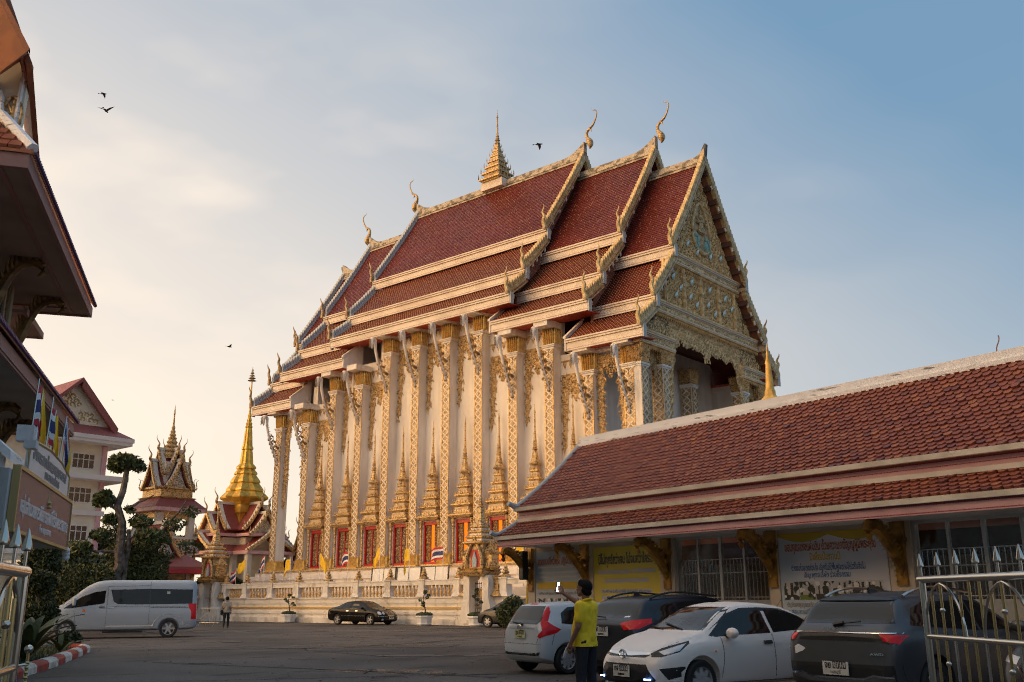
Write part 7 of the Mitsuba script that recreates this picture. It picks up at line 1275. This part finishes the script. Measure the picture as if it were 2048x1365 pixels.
# white passenger van
V = dict(r=.36, axles=(-1.88, 1.98), top=[(-2.96, .55), (-2.95, 1.4), (-2.92, 2.05), (-2.82, 2.22), (-2.5, 2.28), (.3, 2.28), (.85, 2.24), (1.25, 2.08), (1.75, 1.70), (2.2, 1.34), (2.4, 1.22), (2.75, 1.08), (2.92, .85), (2.96, .55)],
         belt=[(-2.96, .5), (-2.94, 1.15), (-1, 1.18), (1.4, 1.15), (2.1, 1.08), (2.7, .92), (2.96, .5)], low=[(-2.96, .42), (-2.85, .34), (-2.3, .30), (2.4, .28), (2.8, .30), (2.96, .42)], wid=[(-2.96, .84), (-2.93, .90), (-2.7, .945), (1.8, .945), (2.4, .90), (2.75, .80), (2.9, .66), (2.96, .5)], tw=[(-2.96, .70), (-2.7, .80), (.5, .80), (1.2, .76), (2.1, .74), (2.7, .66), (2.96, .42)])
c = Car('white_van', 'white high roofed passenger van parked across the left of the court', V, -41.66, 22.53, 239.5, 1.075, 'paint_van', spokes=6, cat_='van')
c.side('side_window', [(-2.75, 1.33), (-2.73, 1.90), (-1.0, 1.925), (.42, 1.89), (.28, 1.42), (.12, 1.33), (-.6, 1.31)], 'car_glass', (1, -1), step=.1); c.side('front_window', [(.62, 1.36), (.60, 1.86), (1.0, 1.80), (1.48, 1.62), (2.12, 1.17), (1.9, 1.17)], 'car_glass'); c.front('windscreen', [(-.66, 1.98), (.66, 1.98), (.80, 1.30), (-.80, 1.30)], 'car_glass')
c.lines([[(.52, .36), (.52, 2.02)], [(-1.1, .55), (-1.08, 2.2)], [(1.62, .6), (1.72, 1.1)], [(.40, 1.24), (-2.5, 1.22)], [(.52, 2.02), (-1.08, 2.05)]]); c.side('lower_crease', [(.5, .45), (-1.3, .46), (-1.3, .50), (.5, .49)], 'paint_white', off=.01); c.side('door_track', [(-1.15, 1.20), (-2.6, 1.19), (-2.6, 1.165), (-1.15, 1.175)], 'seam'); c.handle(.70, 1.215, 'chrome'); c.handle(.36, 1.20, 'chrome')
c.rear('tail_lamp', [(.76, 1.34), (.91, 1.34), (.92, .72), (.80, .72)], 'lamp_red', True, d=(1, .35, 0)); c.side('tail_lamp_side', [(-2.82, 1.34), (-2.93, 1.34), (-2.93, .72), (-2.86, .72)], 'lamp_red'); c.side('warning_sticker', [(1.28, 1.04), (1.42, 1.04), (1.35, 1.18)], 'lamp_amber', (1,)); c.p('mirror', rbox(.12, .22, .30, .04).apply_translation([1.72, 1.08, 1.42]), 'paint_van', True); c.p('mirror', rbox(.12, .22, .30, .04).apply_translation([1.72, -1.08, 1.42]), 'paint_van', True); c.side('window_sticker', [(-1.85, 1.82), (-1.72, 1.82), (-1.72, 1.72), (-1.85, 1.72)], 'grey_trim', (1,), off=.008); c.p('side_step', box(-.9, .6, .70, .98, .22, .28), 'trim_black'); c.front('headlamp', [(.5, .98), (.84, 1.05), (.86, .82), (.6, .80)], 'lamp_clear', True, d=(-1, -.4, 0)); c.front('grille', [(-.5, .8), (.5, .8), (.5, .5), (-.5, .5)], 'trim_black'); c.p('fender_arch', tube([[-1.88 + .62 * math.cos(a), .93, .36 + .60 * math.sin(a)] for a in np.linspace(.15, 2.9, 16)], .02, 5), 'paint_van')
# ------------------------------------------------------------------ people
mat('skin', (.22, .105, .062), .55); mat('hair', (.010, .008, .008), .85, specular=.15); mat('shirt_yellow', P_(lambda p, n, uv: mikit.mix((.74, .50, .012), (.88, .62, .03), mikit.fbm(p.x * 7, p.y * 7, p.z * 4, 3))), .85); mat('trousers_dark', (.014, .015, .022), .85); mat('shoe', (.03, .025, .02), .5); mat('shirt_grey', (.38, .33, .27), .85)
def bones(chain, n=14):
    """continuous skin over bones given as ((p, r), (q, s)) pairs"""
    out = []
    for (p, r), (q, s) in chain: out.append(m3.Manifold.batch_hull([m3.Manifold.sphere(r, n).translate(tuple(p)), m3.Manifold.sphere(s, n).translate(tuple(q))]))
    return m3.Manifold.batch_boolean(out, m3.OpType.Add)
def soft(m, e=.03, it=8):
    t = man(m.refine_to_length(e)); t = trimesh.Trimesh(t.vertices, t.faces); trimesh.smoothing.filter_taubin(t, iterations=it); return t
def hand(wr, d, palm_n, s=1.0, curl=.6, thumb=1):
    """palm and five fingers: wr wrist, d direction of the hand, palm_n normal of the palm; thumb = side of the thumb"""
    d, n = np.asarray(d, float), np.asarray(palm_n, float); d = d / np.linalg.norm(d); n = n - d * (n @ d); n /= np.linalg.norm(n); u = np.cross(d, n) * thumb; wr = np.asarray(wr, float); ch = [((wr, .026 * s), (wr + d * .035 * s + u * .012 * s, .026 * s)), ((wr + d * .03 * s + u * .016 * s, .020 * s), (wr + d * .09 * s + u * .028 * s, .017 * s)), ((wr + d * .03 * s - u * .014 * s, .020 * s), (wr + d * .085 * s - u * .028 * s, .016 * s)), ((wr + d * .09 * s + u * .026 * s, .015 * s), (wr + d * .085 * s - u * .026 * s, .015 * s))]
    for k, (o, L) in enumerate(((.030, .078), (.010, .088), (-.010, .080), (-.029, .062))):
        p = wr + d * .092 * s + u * o * s; a = 0
        for j, fr in enumerate((.45, .32, .23)):
            a += curl * (1.0 + .12 * k) * (.7 if j == 0 else 1); q = p + (d * math.cos(a) + n * math.sin(a)) * L * fr * s; ch.append(((p, .0092 * s - .001 * j), (q, .0086 * s - .0012 * j))); p = q
    p = wr + d * .025 * s + u * .026 * s
    for j, (dd, L) in enumerate(((d * .55 + u * .8 + n * .25, .045), (d * .85 + u * .35 + n * .4 * curl, .034), (d * .9 + n * .5 * curl, .026))): q = p + dd / np.linalg.norm(dd) * L * s; ch.append(((p, .0135 * s - .002 * j), (q, .012 * s - .002 * j))); p = q
    return ch
def head_bones(c, f, s=1.0):
    """skull, jaw, nose, ears: c centre, f facing (unit)"""
    c, f = np.asarray(c, float), np.asarray(f, float); up = np.array([0, 0, 1.0]); up = up - f * (up @ f); up /= np.linalg.norm(up); l = np.cross(up, f); P = lambda a, b, d: c + s * (a * f + b * l + d * up)
    ch = [((P(-.02, 0, .03), .088 * s), (P(.02, 0, .035), .080 * s)), ((P(.03, 0, 0), .070 * s), (P(.055, 0, -.075), .038 * s)), ((P(.02, .03, -.05), .045 * s), (P(.02, -.03, -.05), .045 * s)), ((P(.088, 0, .015), .012 * s), (P(.108, 0, -.022), .017 * s)), ((P(.082, .028, .032), .016 * s), (P(.082, -.028, .032), .016 * s)), ((P(.082, .018, -.055), .012 * s), (P(.082, -.018, -.055), .012 * s))]
    for b in (.083, -.083): ch += [((P(-.008, b, .015), .014 * s), (P(-.002, b * 1.04, -.018), .011 * s))]
    return ch, P
def person(name, label, pos, face, H, spec):
    k = thing(name, label, 'person'); f = np.array([math.cos(face), math.sin(face), 0]); l = np.array([-f[1], f[0], 0]); sc = H / 1.75
    G = lambda p: np.asarray(pos) + sc * (p[0] * f + p[1] * l + np.array([0, 0, p[2]])); V = lambda d: np.asarray(d, float)[0] * f + np.asarray(d, float)[1] * l + np.array([0, 0, d[2]])
    C = lambda ch: [((G(p), r * sc), (G(q), t * sc)) for (p, r), (q, t) in ch]
    hf = V(spec['look']); hf /= np.linalg.norm(hf); hc = G(spec['head']); hb_, HP_ = head_bones(hc, hf, sc)
    A = spec['arms']; ch = C([(((-.01, 0, 1.40), .055), (np.array(spec['head']) + [-.02, 0, -.06], .055))]) + hb_
    for (sh, el, wr, hd, pn, cu, th) in A: ch += C([((sh, .052), (el, .043)), ((el, .041), (wr, .028))]) + hand(G(wr), V(hd), V(pn), sc, cu, th)
    for (hp, kn, an, to) in spec['legs']: ch += C([((hp, .07), (kn, .05)), ((kn, .05), (an, .036))])
    ch += C([(((0, 0, 1.38), .09), ((0, 0, 1.0), .10))]) + C([((A[0][0], .05), ((0, 0, 1.38), .07)), ((A[1][0], .05), ((0, 0, 1.38), .07))]) + C([((g_[0], .07), ((0, 0, 1.02), .09)) for g_ in spec['legs']])
    part(k, 'body', soft(bones(ch, 12), .016, 6), 'skin', True)
    tor = C([(((-.01, .12, 1.36), .095), ((-.01, -.12, 1.36), .095)), (((.02, .08, 1.18), .125), ((.02, -.08, 1.18), .125)), (((.05, .06, 1.04), .140), ((.05, -.06, 1.04), .140)), (((.02, .07, .86), .138), ((.02, -.07, .86), .138)), (((-.01, 0, 1.42), .07), ((-.01, 0, 1.44), .066)), (((-.01, .12, 1.36), .095), ((.02, .08, 1.18), .125)), (((-.01, -.12, 1.36), .095), ((.02, -.08, 1.18), .125)), (((.02, .08, 1.18), .125), ((.05, .06, 1.04), .135)), (((.02, -.08, 1.18), .125), ((.05, -.06, 1.04), .135)), (((.05, .06, 1.04), .140), ((.02, .07, .86), .138)), (((.05, -.06, 1.04), .140), ((.02, -.07, .86), .138)), (((0, 0, 1.36), .11), ((.03, 0, 1.0), .16))])
    for (sh, el, *_q) in A: e = lerp(sh, el, .62); tor += C([((sh, .075), (e, .068))])
    t = soft(bones(tor, 14), .02, 7); v = np.asarray(t.vertices); nz = meshkit.noise(v * 16, 3) - .5; t.vertices = v + np.asarray(t.vertex_normals) * (nz * .012)[:, None]
    zc = pos[2] + sc * .86; t = man(tomanifold(t).trim_by_plane((0, 0, 1), zc))
    S = part(k, 'shirt', t, spec['shirt'], True)
    col = [G((-.012 + .072 * math.cos(a), .075 * math.sin(a), 1.475 - .02 * math.cos(a))) for a in np.linspace(0, 2 * PI, 15)]; part(S, 'collar', tube(col, .017 * sc, 6, cap=False), spec['shirt'], True)
    tr = []
    for (hp, kn, an, to) in spec['legs']: tr += C([((hp, .098), (kn, .075)), ((kn, .073), (np.array(an) + [0, 0, .03], .062))])
    tr += C([(((0, .08, .90), .10), ((0, -.08, .90), .10))] + [((g_[0], .098), ((0, 0, .90), .10)) for g_ in spec['legs']]); part(k, 'trousers', soft(bones(tr, 12), .03, 6), spec['trouser'], True)
    for (hp, kn, an, to) in spec['legs']: part(k, 'shoe', soft(bones(C([((np.array(an) + [-.03, 0, -.045], .036), (to, .03)), ((np.array(an) + [-.06, 0, -.05], .034), (np.array(an) + [0, 0, -.01], .042))]), 10), .025, 4), 'shoe', True)
    hairb = [((HP_(-.030, 0, .040), .093 * sc), (HP_(.012, 0, .052), .083 * sc)), ((HP_(-.055, .02, -.03), .058 * sc), (HP_(-.055, -.02, -.03), .058 * sc)), ((HP_(-.03, .045, .0), .052 * sc), (HP_(-.03, -.045, .0), .052 * sc)), ((HP_(.045, .02, .085), .045 * sc), (HP_(.045, -.02, .085), .045 * sc))]
    ht = soft(bones(hairb, 14), .014, 3); v = np.asarray(ht.vertices); ht.vertices = v + np.asarray(ht.vertex_normals) * ((meshkit.noise(v * 70, 5) - .5) * .012)[:, None]; part(k, 'hair', ht, 'hair', True)
    for b in (.030, -.030): part(k, 'eye', mv(trimesh.creation.icosphere(1, .0125 * sc), HP_(.088, b, .012)), 'shoe', True)
    part(k, 'mouth', tube([HP_(.092, .022, -.052), HP_(.099, 0, -.053), HP_(.092, -.022, -.052)], .005 * sc, 5), 'soffit_red')
    return k, G, V
th = math.atan2(*( (-_r * .80 + np.array([_f[0], _f[1], 0]) / math.hypot(_f[0], _f[1]) * .60)[[1, 0]]))
d0 = np.array([-0.58497, 0.81106]);  # towards the man from the camera, set below from his place on the ground
mp = np.array([-8.42, 11.62, 0.0])
man_, G_, V_ = person('person', 'man in a yellow polo shirt and dark trousers holding up a phone', mp, th, 1.80, dict(head=(.025, 0, 1.625), look=(1, .06, .16), shirt='shirt_yellow', trouser='trousers_dark',
    arms=[((.0, -.175, 1.40), (.25, -.20, 1.43), (.46, -.13, 1.575), (.55, .15, .75), (-.3, .9, 0), .75, -1), ((-.02, .185, 1.40), (-.02, .24, 1.12), (.10, .25, .90), (.3, .02, -.95), (.35, -.9, 0), .55, 1)],
    legs=[((0, -.10, .92), (.02, -.12, .50), (-.02, -.13, .09), (.16, -.15, .03)), ((0, .10, .92), (.03, .12, .50), (.0, .13, .09), (.18, .16, .03))]))
ph = thing('phone', 'phone with bright screen in the raised hand of the man in yellow', 'phone'); pc = G_((.535, -.09, 1.66)); pf, pl_, pu = V_((.96, .1, .25)), V_((-.1, 1, 0)), V_((-.25, 0, .96))
M_ = np.stack([pl_, pf, pu], 1); part(ph, 'case', xf(rbox(.078, .011, .155, .004), M_, pc), 'black'); sk_ = part(ph, 'screen', xf(cbox(0, -.007, 0, .068, .002, .142), M_, pc), 'white_paint'); scene[sk_]['emitter'] = {'type': 'area', 'radiance': {'type': 'rgb', 'value': [.25, .27, .3]}}
bt = thing('bottle', 'small clear bottle hanging from the lowered hand of the man', 'bottle'); b0 = G_((.175, .245, .80)); part(bt, 'bottle_body', xf(lathe([(.01, -.09), (.026, -.085), (.027, .03), (.012, .06), (.012, .085)], 10), np.stack([V_((1, 0, .4)), V_((0, 1, 0)), V_((-.4, 0, 1))], 1), b0), 'lamp_clear', 40); part(bt, 'cap', xf(lathe([(.014, .085), (.014, .10)], 8), np.stack([V_((1, 0, .4)), V_((0, 1, 0)), V_((-.4, 0, 1))], 1), b0), 'print_teal')
bw, Gb, Vb = person('person', 'walker in a pale shirt with a dark shoulder bag crossing the court', np.array([-51.0, 34.2, 0]), math.radians(140), 1.80, dict(head=(.01, 0, 1.62), look=(1, 0, -.05), shirt='shirt_grey', trouser='trousers_dark',
    arms=[((.0, -.175, 1.40), (-.08, -.23, 1.13), (.05, -.24, .90), (.3, 0, -.95), (.3, .9, 0), .5, -1), ((.0, .175, 1.40), (.02, .23, 1.12), (.12, .22, .92), (.4, 0, -.9), (.3, -.9, 0), .5, 1)], legs=[((0, -.09, .90), (.12, -.1, .5), (.08, -.1, .09), (.25, -.11, .04)), ((0, .09, .90), (-.02, .1, .5), (-.22, .1, .14), (-.08, .11, .05))]))
bg = thing('shoulder_bag', 'dark shoulder bag hanging at the left hip of the walker', 'bag'); part(bg, 'pouch', mv(rbox(.32, .12, .28, .04), Gb((-.02, .27, .86)), math.radians(140)), 'trousers_dark', True); part(bg, 'strap', tube([Gb((.0, .22, .98)), Gb((.13, .1, 1.2)), Gb((.05, -.12, 1.46)), Gb((-.1, 0, 1.3)), Gb((-.08, .22, 1.0))], .018, 5), 'trousers_dark')
# crowd barrier by the wall
cb = thing('crowd_barrier', 'pale metal crowd barrier standing behind the van', 'barrier'); q0, q1 = np.array([-56.6, 36.0, 0]), np.array([-54.7, 36.2, 0]); u = (q1 - q0) / np.linalg.norm(q1 - q0)
part(cb, 'frame', tube([q0 + [0, 0, .2], q0 + [0, 0, 1.1], q1 + [0, 0, 1.1], q1 + [0, 0, .2], q0 + [0, 0, .2]], .022, 6), 'steel')
for k in range(11): part(cb, 'bar', tube([q0 + u * (.17 + .16 * k) + [0, 0, .2], q0 + u * (.17 + .16 * k) + [0, 0, 1.1]], .009, 5), 'steel')
for q in (q0 + u * .25, q1 - u * .25): w = np.array([-u[1], u[0], 0]) * .3; part(cb, 'foot', tube([q - w + [0, 0, .01], q - w * .7 + [0, 0, .2], q + w * .7 + [0, 0, .2], q + w + [0, 0, .01]], .018, 5), 'steel')
# ------------------------------------------------------------------ stainless steel gates
mat('brass', (.62, .47, .22), .22, 1.0)
def gate(name, label, o, d, L, z_off=0.0, latch=True):
    k = thing(name, label, 'gate'); o = np.array(o, float); d = np.array(d, float); n = np.array([-d[1], d[0], 0]); P = lambda s, z, y=0: o + d * s + n * y + [0, 0, z]
    part(k, 'end_post', tube([P(.03, .03), P(.03, 1.70)], .030, 12), 'steel', 40); part(k, 'top_rail', tube([P(-.02, 1.69), P(L, 1.69)], .032, 12), 'steel', 40); part(k, 'middle_rail', tube([P(.03, 1.19), P(L, 1.19)], .024, 12), 'steel', 40); part(k, 'bottom_rail', tube([P(.03, .12), P(L, .12)], .024, 10), 'steel', 40)
    for s in np.arange(.03, L, .325):
        t = part(k, 'spear', lathe([(.010, 1.72), (.010, 1.80), (.028, 1.805), (.030, 1.82), (.02, 1.86), (.006, 1.915), (.001, 1.925)], 12, c=P(s, 0)), 'steel', 40)
    for s in np.arange(.19, L, .165):
        ph_ = (s - .02) % 1.0; inarch = .02 < ph_ < .70; top = 1.19 + (.47 if abs(ph_ - .33) < .09 else .36) if inarch else 1.68
        part(k, 'bar', tube([P(s, .12), P(s, 1.19)], .012, 8), 'brass' if int(s / .165) % 3 else 'steel', 40); part(k, 'bar', tube([P(s, 1.19), P(s, top)], .012, 8), 'brass', 40)
        if inarch and abs(ph_ - .33) < .09:
            for z in (1.42, .97): part(k, 'ball', mv(trimesh.creation.icosphere(2, .024), P(s, z)), 'steel', True)
    for s in np.arange(.02, L - .3, 1.0): part(k, 'arch', tube(spline([P(s, 1.19), P(s + .03, 1.38), P(s + .13, 1.54), P(s + .34, 1.65)], 12), .012, 8), 'steel', 40); part(k, 'arch', tube(spline([P(s + .34, 1.65), P(s + .55, 1.54), P(s + .66, 1.38), P(s + .70, 1.19)], 12), .012, 8), 'steel', 40)
    if latch:
        part(k, 'latch_rod', tube([P(-.10, .82, .05), P(-.10, 1.26, .05)], .009, 6), 'brass'); part(k, 'latch_beads', cat(*[lathe([(.006, z), (.013, z + .012), (.006, z + .024)], 7, c=P(-.10, 0, .05)) for z in np.arange(.86, 1.22, .026)]), 'brass', 40)
        for z in (.82, 1.28): part(k, 'ball', mv(trimesh.creation.icosphere(2, .024), P(-.10, z, .05)), 'steel', True)
        for z in (.92, 1.20): part(k, 'latch_arm', tube([P(-.10, z, .05), P(.03, z)], .008, 6), 'steel')
    return k
gate('steel_gate', 'stainless steel gate with spear tips at the right edge', (-3.012, 9.431, 0), (.6885, -.7252, 0), 3.6)
gate('steel_gate', 'stainless steel gate with spear tips at the left edge', (-5.674 + .838 * .15, 2.50 - .5455 * .15, 0), (.838, -.5455, 0), 2.4)
# ------------------------------------------------------------------ wear of the court: cracks, patches, a drain
mat('crack_dark', (.016, .014, .013), .9); mat('patch_pale', _mott((.105, .094, .086), (.075, .067, .062), 1.5), .75); mat('dust', _mott((.12, .10, .085), (.08, .07, .06), 3.0), .9); mat('stain', _mott((.030, .027, .026), (.045, .04, .038), 2.5), .45)
wr = np.random.default_rng(77)
def sheet(pl, z, m, name, label):
    k = key(name); scene[k] = mikit.ply(prism(pl, z - .003, z, 'xy'), m); labels[k] = {'kind': 'structure', 'label': label}
from shapely.geometry import LineString
def crack(p, q, seed, w=.018, wob=.05):
    r = np.random.default_rng(seed); n = 22; t = np.linspace(0, 1, n)[:, None]; P = lerp(np.array(p, float), np.array(q, float), t) + np.cumsum(r.normal(0, wob, (n, 2)), 0) * np.sin(PI * t)
    L = [LineString(P).buffer(w * r.uniform(.6, 1.2), 2)]
    for i in r.choice(np.arange(3, n - 3), 3, replace=False): L.append(LineString([P[i], P[i] + r.normal(0, .35, 2), P[i] + r.normal(0, .7, 2)]).buffer(w * .5, 2))
    return unary_union(L)
cr = [((-34, 25), (-15, 30)), ((-30, 17.5), (-22, 26)), ((-24, 14), (-13.5, 15.5)), ((-45, 38), (-30, 36)), ((-52, 40), (-35, 40.5)), ((-20, 33), (-40, 29)), ((-18, 11), (-12, 19)), ((-28, 32), (-26, 22)), ((-56, 30), (-44, 26)), ((-15, 9.5), (-9, 12)), ((-23, 38), (-21, 27)), ((-38, 33), (-33, 41)), ((-31, 21), (-20.5, 19.2))]
sheet(unary_union([crack(p, q, 200 + i, .012 + .012 * (i % 3)) for i, (p, q) in enumerate(cr)]), .012, 'crack_dark', 'ground_cracks', 'thin cracks in the asphalt')
for i, (cx, cy, rx, ry, m) in enumerate([(-27, 24, 2.6, 1.0, 'stain'), (-16.5, 15.5, 1.8, .6, 'stain'), (-40, 35, 4.5, 1.4, 'patch_pale'), (-22, 30, 3.4, .9, 'patch_pale'), (-33, 28.5, 1.5, .5, 'stain'), (-20, 21, 2.2, .5, 'patch_pale'), (-46, 30, 3.0, 1.0, 'dust'), (-13.8, 13.0, 1.2, .4, 'stain'), (-16.8, 22.5, 1.3, .55, 'stain'), (-51, 43.2, 6.5, .35, 'dust'), (-31, 40.5, 3, .8, 'patch_pale')]):
    pl = affinity.rotate(blob(cx, cy, rx, ry, 300 + i), wr.uniform(-20, 60)); pl = pl.difference(unary_union([Point(wr.uniform(cx - rx, cx + rx), wr.uniform(cy - ry, cy + ry)).buffer(.12 + .2 * wr.random(), 4) for _ in range(14)]))
    sheet(pl, .004 + .0006 * i, m, 'ground_stain' if m == 'stain' else 'asphalt_patch', 'worn patch of the asphalt')
DR = thing('drain_cover', 'rusty square drain cover set in the asphalt before the van', 'drain cover'); part(DR, 'rim', prism(sbox(-34.3, 22.0, -32.9, 22.9).difference(sbox(-34.2, 22.08, -33.0, 22.82)), .004, .02, 'xy'), 'dark_metal')
for k in range(9): part(DR, 'bar', box(-34.18 + k * .13, -34.12 + k * .13, 22.08, 22.82, .004, .016), 'dark_metal')
lr = np.random.default_rng(9)
LV = [np.array([lr.uniform(-45, -10), lr.uniform(12, 42)]) for _ in range(420)]
lv = []
for p in LV:
    if p[0] > -16 and p[1] > 16 or p[0] * -.5455 + 0 > 40: continue
    a = lr.uniform(0, 6.28); s = lr.uniform(.03, .07); u = np.array([math.cos(a), math.sin(a)]); w = np.array([-u[1], u[0]]) * .45
    lv.append(tm([[*(p - u * s), .02], [*(p + w * s), .035], [*(p + u * s), .022], [*(p - w * s), .03]], [[0, 1, 2], [0, 2, 3]]))
solo('fallen_leaves', cat(lv), mat('leaf_litter', (.13, .09, .04), .8), 'scattered small dry leaves on the asphalt', 'leaves', kind='stuff')
